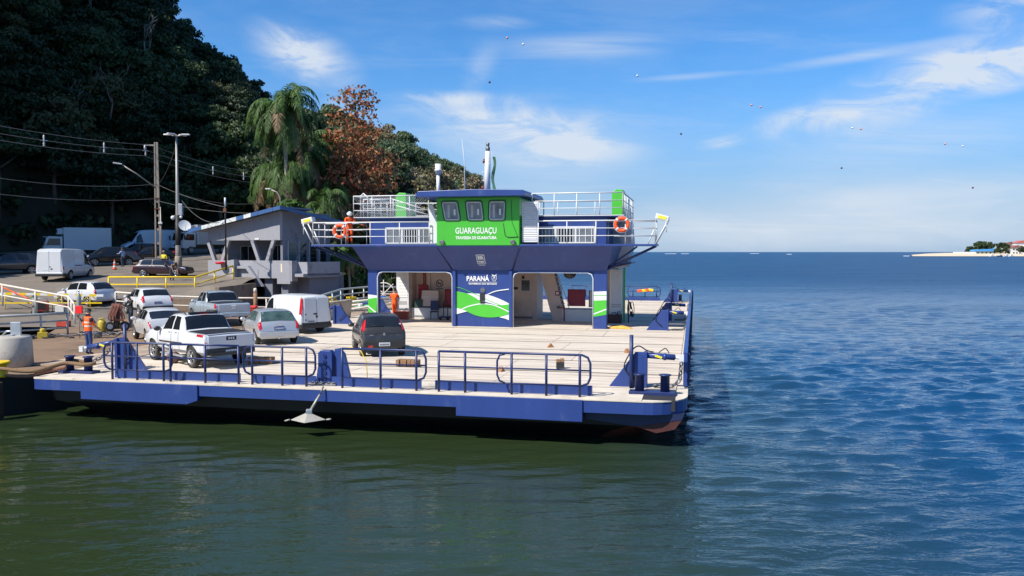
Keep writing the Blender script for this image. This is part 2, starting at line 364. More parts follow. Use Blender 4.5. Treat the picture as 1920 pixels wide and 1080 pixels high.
def make_dock():
    e0 = fw(-19.75, 1.2); e1 = fw(-19.75, 43)
    out = [(-48, 25.3), (e0.x-1.6, 25.3), (e0.x, e0.y), (e1.x, e1.y), (e1.x+6, e1.y+16), (-8, 110), (-30, 110), (-48, 60), (-48, 47.3), (-25.2, 47.0), (-21.9, 38.6), (-24.6, 36.2), (-48, 36.2)]
    bm = bmesh.new(); vs = [bm.verts.new((x, y, 1.22)) for x, y in out]; f = bm.faces.new(vs)
    r = bmesh.ops.extrude_face_region(bm, geom=[f]); dn = [v for v in r['geom'] if isinstance(v, bmesh.types.BMVert)]
    for v in dn: v.co.z = -1.5
    bmesh.ops.triangulate(bm, faces=bm.faces[:]); bmesh.ops.recalc_face_normals(bm, faces=bm.faces)
    me = bpy.data.meshes.new('dock'); bm.to_mesh(me); bm.free(); me.materials.append(m_dock); me.materials.append(M('quay_void_shade', (.010, .010, .009), .7, var=.3))  # sides near-black: shade of the open space below the dock, put into the colour
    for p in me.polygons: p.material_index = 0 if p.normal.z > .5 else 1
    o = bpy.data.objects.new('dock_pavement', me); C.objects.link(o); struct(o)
    # approach road: a sheet over the ground that climbs to the parking level
    mb = MB(); ys = [43+i*.75 for i in range(90)]
    P = [[(x, y, gz(x, y)+.012) for x in [-80+i*2.78 for i in range(21)]]+[(-22.6, y, 1.226 if y < 51.7 else gz(-30, y)+.004)] for y in ys]; mb.grid(P); o = mb.build('road', m_road); struct(o)
    ys = [52.2+i*.75 for i in range(77)]; mb = MB()
    P = [[(x, y, max(2.15, gz(x, y))+.016+.05*noise.noise((x*.4, y*.4, 0))*(1 if y < 60 else 0)) for x in [-24.4+i*.7 for i in range(9)]] for y in ys]; mb.grid(P); o = mb.build('upper_pavement', m_road); struct(o)
    w = MB().box(-24.4, -18.6, 51.7, 52.3, .9, 2.22).box(-18.82, -18.55, 52.3, 60, .9, 2.9).box(-24.7, -24.1, 51.6, 56.2, .9, 2.2)
    o = w.build('retaining_wall', m_wallc); tag(o, 'low stained concrete retaining wall below the yellow railing', 'wall')
make_dock()
# hill: toe line, ridge line, lofted with a steep convex face
TOE = [(-46, 10, 1.5), (-44, 38, 3), (-50, 62, 3.5), (-60, 88, 5.0), (-44, 104, 5.6), (-29, 108, 5.6), (-15, 114, 5.0), (-9, 140, 3), (-3, 175, 1), (-3, 215, -.5), (-10, 262, -.5)]
RIDGE = [(-78, -6, 26), (-72, 36, 42), (-80, 66, 76), (-86, 104, 84), (-64, 134, 49), (-47, 144, 27), (-31, 157, 23), (-22, 187, 22), (-14, 217, 20), (-9, 241, 15), (-24, 262, 6)]
def cat(pts, t):
    n = len(pts)-1; t = max(0, min(.99999, t))*n; i = int(t); f = t-i
    p = [pts[max(0, i-1)], pts[i], pts[min(n, i+1)], pts[min(n, i+2)]]
    return tuple(.5*((2*p[1][k])+(p[2][k]-p[0][k])*f+(2*p[0][k]-5*p[1][k]+4*p[2][k]-p[3][k])*f*f+(3*p[1][k]-p[0][k]-3*p[2][k]+p[3][k])*f**3) for k in range(3))
def hill_pt(u, v):
    a = Vector(cat(TOE, u)); b = Vector(cat(RIDGE, u))
    if v <= 1:
        p = a.lerp(b, v); p.z = a.z+(b.z-a.z)*(v**.85)
    else:
        d = Vector((b.x-a.x, b.y-a.y, 0)); p = b+d*(v-1)*1.2; p.z = b.z-(v-1)*(b.z+2)*.9
    n = noise.noise((p.x*.06, p.y*.06, p.z*.06))*2.2+noise.noise((p.x*.2, p.y*.2, p.z*.2))*.7
    p.z += n*min(1, v*3); return p
def make_hill():
    mb = MB(); P = [[tuple(hill_pt(i/90, j/26*2)) for j in range(27)] for i in range(91)]
    mb.grid(P); o = mb.build('hill', m_soil); struct(o)
make_hill()
# ------------------------------------------------------------ trees
def leafmat(n, col, isl=.6, tr=.22):
    return M(n, col, .55, var=.55, vs=.35, island=isl, trans=tr, spec=.35)
m_lf = [leafmat('foliage_deep_green', (.026, .046, .016)), leafmat('foliage_mid_green', (.05, .08, .026)), leafmat('foliage_olive', (.085, .095, .036)), leafmat('foliage_tan', (.34, .25, .15)), leafmat('foliage_bright_green', (.08, .16, .028)), leafmat('foliage_sunny_olive', (.15, .165, .07)), leafmat('foliage_sunny_green', (.085, .125, .055))]  # last two: lighter copies for the far slope, sunlight and haze in the colour
m_lred = leafmat('foliage_rust_red', (.38, .115, .05), .7, .3)
m_lorg = leafmat('foliage_orange_brown', (.40, .20, .09), .7, .3)
m_palm = leafmat('palm_frond_green', (.075, .14, .034), .6, .3)
m_palmd = leafmat('palm_frond_dry', (.25, .17, .085), .6)
m_bark = M('bark', (.15, .12, .09), .9, var=.35, vs=2, bump=.4, bs=12, stretch=(3, 3, .6))
m_barkp = M('pale_bark', (.30, .26, .20), .9, var=.3, vs=2, bump=.4, bs=12, stretch=(3, 3, .6))
def leaf(mb, rnd, p, s, nrm=None, asp=1.6):
    d = Vector((rnd.gauss(0, 1), rnd.gauss(0, 1), rnd.gauss(0, .7)));
    if nrm is not None: d = d*.75+nrm
    d.normalize(); t = d.orthogonal(); t.rotate(Matrix.Rotation(rnd.uniform(0, 6.28), 3, d)); b = d.cross(t)
    k = s*rnd.uniform(.6, 1.3)
    mb.add([p-t*k*asp*.5, p+b*k*.5, p+t*k*asp*.5+d*k*.15, p-b*k*.5], [(0, 1, 2, 3)])
def crown(rnd, mb, R, H, z0, ncl, nlf, ls, flat=.7, shape=None):
    cs = []
    for i in range(ncl):
        for _ in range(30):
            a = rnd.uniform(0, 2*pi); h = rnd.random(); rr = (shape(h) if shape else sqrt(max(.05, 1-(2*h-.75)**2/1.6)))*sqrt(rnd.uniform(.15, 1))
            c = Vector((R*rr*cos(a), R*rr*sin(a), z0+H*h))
            if all((c-q).length > R*.22 for q in cs): break
        cs.append(c); cr = R*rnd.uniform(.22, .40)
        for _ in range(nlf):
            d = Vector((rnd.gauss(0, 1), rnd.gauss(0, 1), rnd.gauss(.25, 1)*flat)); d.normalize()
            p = c+Vector((d.x, d.y, d.z*flat))*cr*rnd.uniform(.55, 1.08)
            leaf(mb, rnd, p, ls, d)
    return cs
def tree_proto(seed, R, H, z0, ncl, nlf, ls, mats, flat=.7, bark=None, shape=None):
    rnd = random.Random(seed); mb = MB(); cs = crown(rnd, mb, R, H, z0, ncl, nlf, ls, flat, shape)
    me = mb.mesh_raw('crown', mats, rnd)
    tb = MB(); tb.tube([(0, 0, -1.2), (R*.03, 0, z0*.5), (0, R*.04, z0+H*.25), (R*.02, 0, z0+H*.6)], [R*.075, R*.06, R*.045, R*.015], 7)
    for c in rnd.sample(cs, min(7, len(cs))):
        a = Vector((0, 0, z0*rnd.uniform(.6, 1.1)+H*.1)); m = a.lerp(c, .5)+Vector((0, 0, -.04*H)); tb.tube([a, m, c], [R*.03, R*.02, R*.006], 5)
    return me, tb.mesh('trunk', bark or m_bark)
def mesh_raw(s, name, mats, rnd=None):
    me = bpy.data.meshes.new(name); me.from_pydata(s.v, [], s.f)
    mats = mats if isinstance(mats, (list, tuple)) else [mats]
    for m in mats: me.materials.append(m)
    if len(mats) > 1 and rnd:
        me.polygons.foreach_set('material_index', [rnd.randrange(len(mats)) for _ in me.polygons])
    else: me.polygons.foreach_set('material_index', s.m)
    me.update(); return me
MB.mesh_raw = mesh_raw
def put_tree(proto, name, label, loc, s=1, rz=0, group=None, cat_='tree', sz=1):
    r = thing(name, label, cat_, loc, rz, group); r.scale = (s, s, s*sz)
    for me, n in zip(proto, ('crown', 'trunk')):
        o = bpy.data.objects.new(n, me); C.objects.link(o); o.parent = r
    return r
def make_forest():
    rnd = random.Random(11); PR = {}
    kinds = ['deep green', 'mid green', 'olive green']
    for k in range(3):
        PR[k] = [tree_proto(40+k*5+i, 3.4, 4.2, 2.2, 34, 150, .21, [m_lf[k]], .7) for i in range(3)]
    PR['umb'] = [tree_proto(70+i, 4.2, 2.0, 5.5, 24, 120, .21, [m_lf[1]], .45) for i in range(2)]
    PR['tan'] = [tree_proto(80+i, 3.4, 4.4, 1.8, 26, 80, .20, [m_lf[3], m_lf[2]], .7, m_barkp) for i in range(2)]
    PR['f1'] = [tree_proto(120+i, 3.4, 4.2, 2.2, 34, 140, .21, [m_lf[6]], .7) for i in range(2)]; PR['f2'] = [tree_proto(130+i, 3.4, 4.2, 2.2, 30, 120, .20, [m_lf[5], m_lf[3]], .7) for i in range(2)]
    n = 0; pts = []
    for i in range(9000):
        u = rnd.uniform(.17, .99); v = rnd.random()**.8*1.06+.02
        p = hill_pt(u, v)
        if p.y < 60: continue
        px = 960+1550*p.x/p.y
        if px < -160 or p.y < 60: continue
        if any((p-q).length < (3.3+p.y*.006) for q in pts): continue
        pts.append(p); s = rnd.uniform(.85, 1.35)*(1.0 if p.y < 170 else .92)
        t = rnd.random(); far = p.x > -38 and p.y > 128
        if far: key = 'tan' if t < .24 else (1 if t < .62 else 0 if t < .72 else 2)
        else: key = 0 if t < .5 else 1 if t < .74 else 2 if t < .9 else 'umb' if t < .985 else 'tan'
        nm = {'umb': 'flat topped spreading forest tree', 'tan': 'pale brown half bare tree'}.get(key) or ['dense dark green tree', 'leafy mid green tree', 'olive green bushy tree'][key]
        where = 'on the far end of the wooded hillside' if far else 'on the steep shaded hillside above the car park'
        grp = ('%ss %s' % (nm, where))
        put_tree(rnd.choice(PR[{1: 'f1', 0: 'f1', 2: 'f2'}.get(key, key) if far else key]), 'hillside_tree', '%s growing %s' % (nm, where), p, s, rnd.uniform(0, 6.28), grp); n += 1
        if n >= 285: break
    # undergrowth that nobody could count
    mb = MB()
    for i in range(1500):
        u = rnd.uniform(.12, .99); v = rnd.uniform(.0, 1.15); p = hill_pt(u, v)
        for _ in range(46):
            d = Vector((rnd.gauss(0, 1), rnd.gauss(0, 1), rnd.gauss(.3, .8))).normalized(); leaf(mb, rnd, p+d*rnd.uniform(.6, 1.7), .5, d)
    o = bpy.data.objects.new('undergrowth', mb.mesh_raw('undergrowth', [m_lf[0], m_lf[1]], rnd)); C.objects.link(o); o['kind'] = 'stuff'
make_forest()
def palm_proto(seed, H, nf, fl, droop=1.0, dry=.12):
    rnd = random.Random(seed); mb = MB(); dm = MB()
    top = Vector((rnd.uniform(-.5, .5), rnd.uniform(-.5, .5), H))
    for k in range(nf):
        a = 2.4*k+rnd.uniform(-.3, .3); e = rnd.uniform(.0, 1.4)-(.7 if k > nf*.7 else 0); L = fl*rnd.uniform(.8, 1.15)
        tgt = dm if (k > nf*.7 and rnd.random() < dry*4) else mb
        d = Vector((cos(a)*cos(e), sin(a)*cos(e), sin(e))); p = top.copy(); st = 16; pp = [p.copy()]
        for i in range(st):
            p = p+d*(L/st); d = (d+Vector((0, 0, -.105*droop*(1+i*.09)))).normalized(); pp.append(p.copy())
        tgt.tube(pp, [.05*(1-i/(st+1))+.008 for i in range(st+1)], 4, caps=False)
        for i in range(2, st+1):
            t = (pp[i]-pp[i-1]).normalized(); sd = t.cross(Vector((0, 0, 1)));
            if sd.length < .1: sd = Vector((1, 0, 0))
            sd.normalize(); ll = .85*sin(pi*min(1, (i+1.5)/(st+2)))**.6+.12
            for s in (-1, 1):
                for q in range(3):
                    b = pp[i-1].lerp(pp[i], q/3.+rnd.uniform(0, .2)); dr = (sd*s*rnd.uniform(.35, 1)+t*.5+Vector((0, 0, -.5*rnd.uniform(.2, 1.3)))).normalized()
                    w = t*.035; m = b+dr*ll*.5; e2 = m+(dr+Vector((0, 0, -.7))).normalized()*ll*.5
                    tgt.add([b-w, b+w, m+w*1.2, e2, m-w*1.2], [(0, 1, 2, 4), (4, 2, 3)])
    tb = MB(); tb.tube([(0, 0, -1), (.05, 0, H*.3), (top.x*.4, top.y*.4, H*.7), top], [.24, .2, .17, .15], 9)
    tb.lathe([(.17, H-1.3), (.24, H-.7), (.14, H+.2)], (top.x, top.y, 0), 8)
    return mb.mesh_raw('fronds', m_palm), tb.mesh('trunk', m_barkp), (dm.mesh_raw('dry_fronds', m_palmd) if dm.v else None)
def put_palm(pr, loc, label, s=1, rz=0):
    r = thing('palm_tree', label, 'palm tree', loc, rz, 'palms behind the harbour office'); r.scale = (s, s, s)
    for me, n in zip(pr, ('fronds', 'trunk', 'dead_fronds')):
        if me: o = bpy.data.objects.new(n, me); C.objects.link(o); o.parent = r
def at_px(px, d): return (px-960)/1550*d
def make_feature_trees():
    rnd = random.Random(5)
    A = palm_proto(1, 13.0, 54, 4.5, 1.5); Bp = palm_proto(2, 10.0, 46, 4.3, 1.7, .25); Cc = palm_proto(3, 7.0, 36, 4.0, 1.6, .3)
    put_palm(A, (at_px(542, 77), 77, 3.6), 'tallest drooping palm with pale trunk behind the office roof', 1.13, .4)
    put_palm(Bp, (at_px(578, 80), 80, 3.4), 'drooping palm just right of the tallest palm', 1.06, 1.9)
    put_palm(Bp, (at_px(566, 84), 84, 4.0), 'palm crown right behind the tallest palm', 1.2, 5.0)
    put_palm(Bp, (at_px(600, 83), 83, 3.6), 'drooping palm between the palm clump and the rust red tree', 1.08, 2.7)
    put_palm(Bp, (at_px(548, 79), 79, 3.4), 'palm with lower crown directly below the tallest palm', .92, 3.9)
    put_palm(Bp, (at_px(628, 80), 80, 3.0), 'palm at the left foot of the rust red tree', .78, 1.1)
    put_palm(Bp, (at_px(520, 82), 82, 4.2), 'palm with hanging fronds at the left edge of the palm clump', .86, 3.3)
    put_palm(Cc, (at_px(612, 76), 76, 2.8), 'short palm with dry hanging fronds in front of the rust red tree', .92, .2)
    put_palm(Cc, (at_px(560, 74), 74, 3.0), 'short palm with half dead fronds below the tallest palm', .78, 4.2)
    put_palm(Cc, (at_px(722, 98), 98, 2.2), 'dark green palm left of the ferry funnel', .86, 2.2)
    put_palm(Cc, (at_px(775, 104), 104, 2.2), 'dark green palm behind the wheelhouse roof edge', .84, 5.2)
    put_palm(Cc, (at_px(655, 66), 66, 1.3), 'young palm with upright fronds behind the worker in orange', .52, 1.2)
    # rust-red conifer
    sh = lambda h: max(.05, (1-h)**.8*(.75+.35*abs(sin(h*9))))
    mb = MB(); cs = crown(rnd, mb, 5.8, 16.4, 1.8, 190, 62, .19, .5, sh)
    for c in [Vector((-2.6, -1.5, 10.2)), Vector((-3.4, -1, 9.0)), Vector((-2.2, -2, 8.4)), Vector((-3.8, -.5, 7.6)), Vector((-1.8, -2, 11.2)), Vector((-2.9, -1.8, 6.4))]:
        for _ in range(420):
            d = Vector((rnd.gauss(0, 1), rnd.gauss(0, 1), rnd.gauss(.2, .8))).normalized(); leaf(mb, rnd, c+d*rnd.uniform(.3, 1.3), .2, d)
    tr = MB(); tr.tube([(0, 0, -1), (0, 0, 8), (.1, 0, 18)], [.38, .25, .04], 8)
    for c in rnd.sample(cs, 110):
        a = Vector((0, 0, max(1.5, c.z-1.4))); tr.tube([a, a.lerp(c, .55)+Vector((0, 0, .2)), c], [.08, .05, .015], 5)
    put_tree((mb.mesh_raw('crown', [m_lred, m_lred, m_lorg, m_lorg, m_lf[2]], rnd), tr.mesh('trunk', m_bark)), 'conifer_tree', 'tall rust red conical conifer beside the palms', (at_px(668, 84), 84, 2.2), 1.04, .6)
    # bare tan trees and evergreens right of it
    pt = tree_proto(91, 3.4, 5.0, 1.8, 30, 90, .20, [m_lf[3], m_lf[2]], .7, m_barkp)
    for px, d, s, z in ((755, 112, 1.2, 1.5), (800, 128, 1.05, 2.0), (838, 135, 1.0, 1.5)):
        put_tree(pt, 'dry_tree', {755: 'tan half leafless tree just right of the rust red conifer', 800: 'tan half leafless tree behind the white horn post', 838: 'tan half leafless tree nearest the whip antenna'}[px], (at_px(px, d), d, z), s, px)
    # bright shrubs by the office, and darker thicket under the palms
    sp = [tree_proto(100+i, 1.6, 2.2, .2, 20, 60, .22, [m_lf[4], m_lf[1]], .8) for i in range(2)]
    dk = [tree_proto(110+i, 2.0, 2.6, .3, 20, 46, .28, [m_lf[0], m_lf[1]], .8) for i in range(2)]
    spots = [(622, 68, 1.35, 'bright green shrub at the right corner of the office balcony'), (650, 70, 1.5, 'bright green shrub behind the left wing of the ferry bridge'), (678, 72, 1.4, 'bright green shrub nearest the ferry house'), (545, 73.5, 1.0, 'bright leafy bush above the office roof peak')]
    for i, (px, d, s, lb) in enumerate(spots):
        put_tree(sp[i % 2], 'shrub', lb, (at_px(px, d), d, 1.6 if i < 3 else 7.0), s, i*1.7, 'shrubs beside the harbour office', 'shrub')
    for i in range(26):
        px = rnd.uniform(590, 850); d = rnd.uniform(78, 104)
        put_tree(dk[i % 2], 'thicket_bush', 'dark green bush in the thicket under the palms and the rust red tree', (at_px(px, d), d, 1.4), rnd.uniform(1.1, 1.9), i, 'bushes in the thicket below the palms', 'bush')
    for i in range(10):
        px = 600+i*32; d = 112+rnd.uniform(-3, 6)
        put_tree(dk[i % 2], 'thicket_bush', 'dark green bush at the foot of the far wooded slope', (at_px(px, d), d, 2.2), rnd.uniform(1.8, 2.6), i, 'bushes at the foot of the far slope', 'bush')
make_feature_trees()
def bare_trees():
    rnd = random.Random(21); m = M('pale_dead_wood', (.20, .18, .155), .9, var=.25, vs=1)
    for k, (px, py, d, u) in enumerate(((190, 215, 108, .5), (132, 95, 112, .5), (312, 85, 122, .5), (252, 170, 112, 0))):
        x = at_px(px, d); z = CAMZ+(472-py)/1550*d
        r = thing('bare_tree', 'pale leafless tree %s on the dark hillside' % ['above the concrete pole', 'high above the box truck', 'nearest the ridge above the lamp pole', 'left of the slim lamp pole', 'highest at the left edge', 'with thin twigs right of the slim lamp pole', 'at the left edge above the cables'][k], 'tree', (x, d-6, z-5), k)
        mb = MB()
        def br(p, dr, L, rad, lv):
            q = p+dr*L*.5+Vector((rnd.gauss(0, .1), rnd.gauss(0, .1), 0))*L; e = p+dr*L; mb.tube([p, q, e], [rad, rad*.8, rad*.55], 5)
            if lv: 
                for _ in range(2+(lv > 1)): br(e if rnd.random() < .6 else q, (dr+Vector((rnd.gauss(0, .5), rnd.gauss(0, .5), rnd.uniform(-.1, .5)))).normalized(), L*rnd.uniform(.55, .8), rad*.55, lv-1)
        br(Vector((0, 0, 0)), Vector((rnd.gauss(0, .15), 0, 1)).normalized(), 3.6, .16, 3); mb.build('branches', m, r)
bare_trees()
# ------------------------------------------------------------ the ferry
D = DECK
F = thing('ferry', 'blue and white vehicle ferry with a green wheelhouse moored at the dock', 'ferry', (O_F.x, O_F.y, 0), -TH)
def P(name, mb, mats, bevel=0, parent=None): return mb.build(name, mats, parent or F, bevel)
XL, XR, YN, YF = -19.4, .38, -1.15, 43.6
m_deck = M('deck_timber', srgb(204, 191, 174), .88, var=.28, vs=1.6, bump=.4, bs=7, stretch=(.35, 5, 1), dirt=[(srgb(142, 114, 88), .75, .7, .51), (srgb(208, 198, 182), .75, 1.4, .54), (srgb(92, 66, 46), .75, 2.2, .63), (srgb(84, 74, 68), .6, .45, .56)])
m_edge = M('deck_edge_plate', srgb(202, 190, 172), .8, var=.14, vs=2, dirt=[(RUST, .7, 1.6, .60), (srgb(120, 96, 76), .6, .8, .56)])
m_gap = M('deck_gap_strip', (.03, .028, .028), .7, var=.3)
def ferry_hull():
    # plan outline with rounded corners; side fascia then a recessed black hull
    def outline(inset, r=1.1, n=7):
        x0, x1, y0, y1 = XL+inset, XR-inset, YN+inset, YF-inset; pts = []
        for q, sx, sy, a0 in ((r, 1, 0, -90), (r, 1, 1, 0), (.3, 0, 1, 90), (.3, 0, 0, 180)):
            r = q; cx = x1-r if sx else x0+r; cy = y1-r if sy else y0+r
            for i in range(n+1):
                a = radians(a0+90*i/n); pts.append((cx+r*cos(a), cy+r*sin(a)))
        return pts
    mb = MB(); mb.prism(outline(0), 'z', D-.37, D-.05); P('side_fascia', mb, m_blue)
    mb = MB(); mb.prism(outline(-.012), 'z', D-.05, D-.02); P('deck_edge', mb, m_edge)
    mb = MB(); lv = [(D-.37, .30, 0), (.55, .38, 0), (.30, .9, 1), (-.7, 2.2, 1)]
    rings = [[(x, y, z) for x, y in outline(i)] for z, i, _ in lv]; n = len(rings[0])
    vs = [p for r in rings for p in r]
    for k in range(3):
        for j in range(n):
            a, b = rings[k][j], rings[k+1][j]
            mb.mi = 0 if k == 0 else (1 if (a[0] > -3.4 and a[1] < 2.5) else 0)
            mb.add([rings[k][j], rings[k][(j+1) % n], rings[k+1][(j+1) % n], rings[k+1][j]], [(0, 1, 2, 3)])
    P('hull', mb, [m_hull, m_red])
    # deeper rub panels along the near side
    for x0, x1 in ((-17.55, -13.6), (-5.75, -2.3)):
        mb = MB(); mb.prism([(x0, D-.04), (x0, D-.60), (x1-(.35 if x0 < -10 else 0), D-.62), (x1, D-.50 if x0 < -10 else D-.62), (x1, D-.04)], 'y', YN-.05, YN+.24); P('rub_panel', mb, m_blue, .01)
    for x0, x1 in ((-17.55, -13.6), (-5.75, -2.3)):
        P('rub_panel', MB().box(x0, x1, YF-.2, YF+.05, D-.62, D-.04), m_blue, .01)
ferry_hull()
def bow_shoulder(s, y0, y1):
    c = (XL+XR)/2; X_ = lambda x: x if s > 0 else 2*c-x
    P('bow_plate', MB().prism([(X_(-2.28), .93), (X_(.32), .93), (X_(.26), .78), (X_(-.95), .56), (X_(-2.28), .70)], 'y', y0, y1), M('bow_navy', srgb(30, 38, 70), .45, var=.15))
    P('bow_antifouling', MB().prism([(X_(-.93), .56), (X_(.25), .77), (X_(.08), .52), (X_(-.40), .40)], 'y', y0+.01, y1), M('bow_red', srgb(74, 36, 32), .6, var=.3, vs=3))
bow_shoulder(1, YN+.30, YN+1.6); bow_shoulder(1, YF-1.6, YF-.12)
def ferry_deck():
    # timber deck bays divided by dark recessed strips, as the photograph shows
    B('deck_bed', m_gap, F, XL+.3, XR-.3, YN+.25, YF-.25, D-.3, D-.012)
    B('deck_margin', m_edge, F, XL+.34, XR-1.15, YN+.03, .69, D-.019, D+.004)
    lines = [.68, 3.5, 6.25, 9.3, 12.1, 14.9, 17.7, 20.6, 23.5, 26.4, 29.3, 32.2, 35.1, 38.0, 40.9, 43.2]
    rnd = random.Random(3); xs = [XL+.3, -14.7, -9.6, -4.6, XR-.3]
    for a, b in zip(lines, lines[1:]):
        off = rnd.uniform(-1.2, 1.2)
        for i in range(4):
            x0 = xs[i]+(off if 0 < i else 0); x1 = xs[i+1]+(off if i < 3 else 0)
            mb = MB(); n = 9; h = (b-a-.25)/n
            for k in range(n):
                z = D+rnd.uniform(.002, .010); y = a+.125+k*h
                mb.box(x0+.01, x1-.01, y+.006, y+h-.006, D-.0115, z)
            P('deck_panel', mb, m_deck)
ferry_deck()
def guard(pts_x, y, round_l, round_r, extra=None):
    r = thing0('guard_rail'); zt, zb = D+1.12, D+.30
    x0, x1 = pts_x[0], pts_x[-1]; q = .22
    def end(x, s):  # rounded closing end
        return [(x-s*q, y, zt), (x-s*q*.3, y, zt-q*.3), (x, y, zt-q), (x, y, zb+q), (x-s*q*.3, y, zb+q*.3), (x-s*q, y, zb)]
    mb = MB()
    l = x0-(.28 if round_l else 0); rr = x1+(.28 if round_r else 0)
    path = []
    if round_l: path = end(l, -1)[::-1]
    else: path = [(x0, y, zb), (x0, y, zt)] if not round_r else [(x0, y, zt)]
    tops = [(x0, y, zt), (x1, y, zt)]
    mb.tube(([p for p in end(l, -1)[::-1]] if round_l else [(x0, y, zt)])+([p for p in end(rr, 1)] if round_r else [(x1, y, zt)]), .032, 8)
    mb.tube([(l if round_l else x0, y, D+.71), (rr if round_r else x1, y, D+.71)], .022, 6)
    mb.tube([(l+(q if round_l else 0), y, zb), (rr-(q if round_r else 0), y, zb)], .026, 6)
    if extra: mb.tube([(extra+q, y, zt-.02), (extra+q*.3, y, zt-q*.3), (extra, y, zt-q), (extra, y, zb+q), (extra+q*.3, y, zb+q*.3), (extra+q, y, zb)], .028, 8)
    o = mb.build('guard_rail', m_blue2, F)
    for x in pts_x: MB().tube([(x, y, D-.03), (x, y, zt)], .036, 8).build('post', m_blue2, o)
    return o
def thing0(n): return None
def ferry_rails():
    for yy in (-.98, 43.4):
        guard([-16.6, -15.75, -14.85], yy, True, True); guard([-14.6, -13.45, -12.37], yy-.03, False, False)
        guard([-11.95, -11.0, -10.25], yy, True, True); guard([-9.15, -8.0, -6.95], yy, False, True)
        guard([-6.3, -5.55, -4.25, -3.3, -2.4], yy, False, True, -4.65)
        for x0, x1 in ((-16.75, -12.5), (-12.1, -10.1), (-9.6, -6.9), (-6.5, -2.1)):
            B('toe_board', m_blue, F, x0, x1, yy+.28 if yy < 0 else yy-.31, yy+.31 if yy < 0 else yy-.28, D+.004, D+.27)
ferry_rails()
def bollards(x, y, rz=0):
    mb = MB().box(-.62, .62, -.2, .2, 0, .10); o = P('bollard_base', mb, m_blue2, .012); o.location = (x, y, D-.019); o.rotation_euler = (0, 0, rz)
    for s in (-.34, .34):
        MB().lathe([(.125, .10), (.125, .52), (.165, .53), (.165, .56)], (s, 0, 0), 16).build('bollard', m_blue2, o)
for x, y in ((-.55, -.05), (-18.55, -.05), (-.9, 42.6), (-18.4, 42.6)): bollards(x, y)
def smooth(pts, k=7):
    return [tuple(cat(pts, i/(k*(len(pts)-1)))) for i in range(k*(len(pts)-1))]+[tuple(pts[-1])]
def link_chain(name, pts, parent, lk=.13, r=.018):
    mb = MB(); pts = [Vector(p) for p in pts]; d = 0
    seg = [(a, b) for a, b in zip(pts, pts[1:])]; k = 0
    for a, b in seg:
        n = max(1, int((b-a).length/(lk*.78)))
        for i in range(n):
            c = a.lerp(b, (i+.5)/n); t = (b-a).normalized(); u = t.orthogonal().normalized()
            if k % 2: u = t.cross(u)
            mb.tube([c+t*lk*.5*cos(q*pi/4)+u*lk*.3*sin(q*pi/4) for q in range(8)], r, 5, closed=True); k += 1
    return mb.build(name, m_chain, parent)
def ram_unit(x, y, s, post=True):
    # triangular bracket, hydraulic ram reaching to the ramp hinge (s = +1 right, -1 left), chain hanging off the ramp
    o = P('ram_bracket', MB().prism([(-.72*s, 0), (.02*s, 1.0), (.26*s, 1.0), (.26*s, 0)], 'y', -.07, .07).box(min(.26*s, .36*s), max(.26*s, .36*s), -.16, .16, 0, 1.02), m_blue, .012)
    o.location = (x, y, D+.005)
    e = (XR-.14 if s > 0 else XL+.05)-x
    z0 = .92; z1 = .86 if s > 0 else .62
    MB().tube([(.2*s, 0, z0), (e*.84, 0, z0+(z1-z0)*.8)], .085, 12).tube([(e*.6, 0, z0+(z1-z0)*.6), (e*.66, 0, z0+(z1-z0)*.65)], .1, 12).build('ram_cylinder', m_blue, o)
    MB().tube([(e*.84, 0, z0+(z1-z0)*.8), (e*.985, 0, z1)], .05, 8).obox((e*.97, 0, z1), (.14, .16, .18)).build('ram_rod', m_white, o)
    MB().obox((e*.5, -.09, z0+(z1-z0)*.5), (.2, .012, .06), ry=.3).build('warning_sticker', m_lampy, o)
    MB().tube(smooth([(.05*s, -.12, .2), (-.28*s, -.14, .55), (-.12*s, -.12, .98), (.1*s, -.1, 1.18), (.35*s, -.1, 1.06), (e*.4, -.1, 1.02)]), .018, 6).tube(smooth([(e*.5, -.05, 1.0), (e*.64, -.02, 1.12), (e*.72, 0, .98)]), .014, 6).build('hydraulic_hose', m_black, o)
    if s > 0: link_chain('ramp_chain', [(e*.97, -.05, z1-.1), (e*.95, -.06, .25), (e*.8, -.08, .07), (e*.4, -.1, .06)], o, .16, .022)
    else: link_chain('ramp_chain', [(e*.3, -.05, .7), (e*.55, -.06, .35), (e*.9, -.08, .1)], o, .18, .026)
    if post: MB().tube([(-.08*s, -.2, 0), (-.08*s, -.2, 1.5)], .055, 10).build('guide_post', m_blue2, o)
for y in (1.0, 41.3): ram_unit(-1.1, y, 1); ram_unit(-17.6, y, -1)
for y in (18.35, 24.3): ram_unit(-1.05, y, 1, False); ram_unit(-17.9, y, -1, False)
def ramps():
    mb = MB(); mb.prism([(1.25, D+.02), (1.25, D+1.0), (4.6, D+1.08), (6.5, D+1.16), (39, D+1.16), (41, D+1.0), (41, D+.02)], 'x', XR-.13, XR-.01)
    o = P('raised_ramp', mb, m_blue, .01)
    for i in range(21): B('stiffener', m_blue2, o, XR-.01, XR+.05, 1.4+i*1.95, 1.5+i*1.95, D+.03, D+.95)
    mb = MB(); mb.prism([(XL-.05, D+.0), (XL-.05, D-.12), (-21.7, 1.245), (-21.75, 1.27), (-21.0, 1.33)], 'y', 1.5, 40.5)
    P('lowered_ramp', mb, M('ramp_plate', srgb(158, 138, 118), .85, var=.2, vs=1, bump=.2, bs=10, dirt=[(srgb(220, 206, 188), .7, 1.2, .5), (RUST, .4, 2.0, .6)]))
ramps()
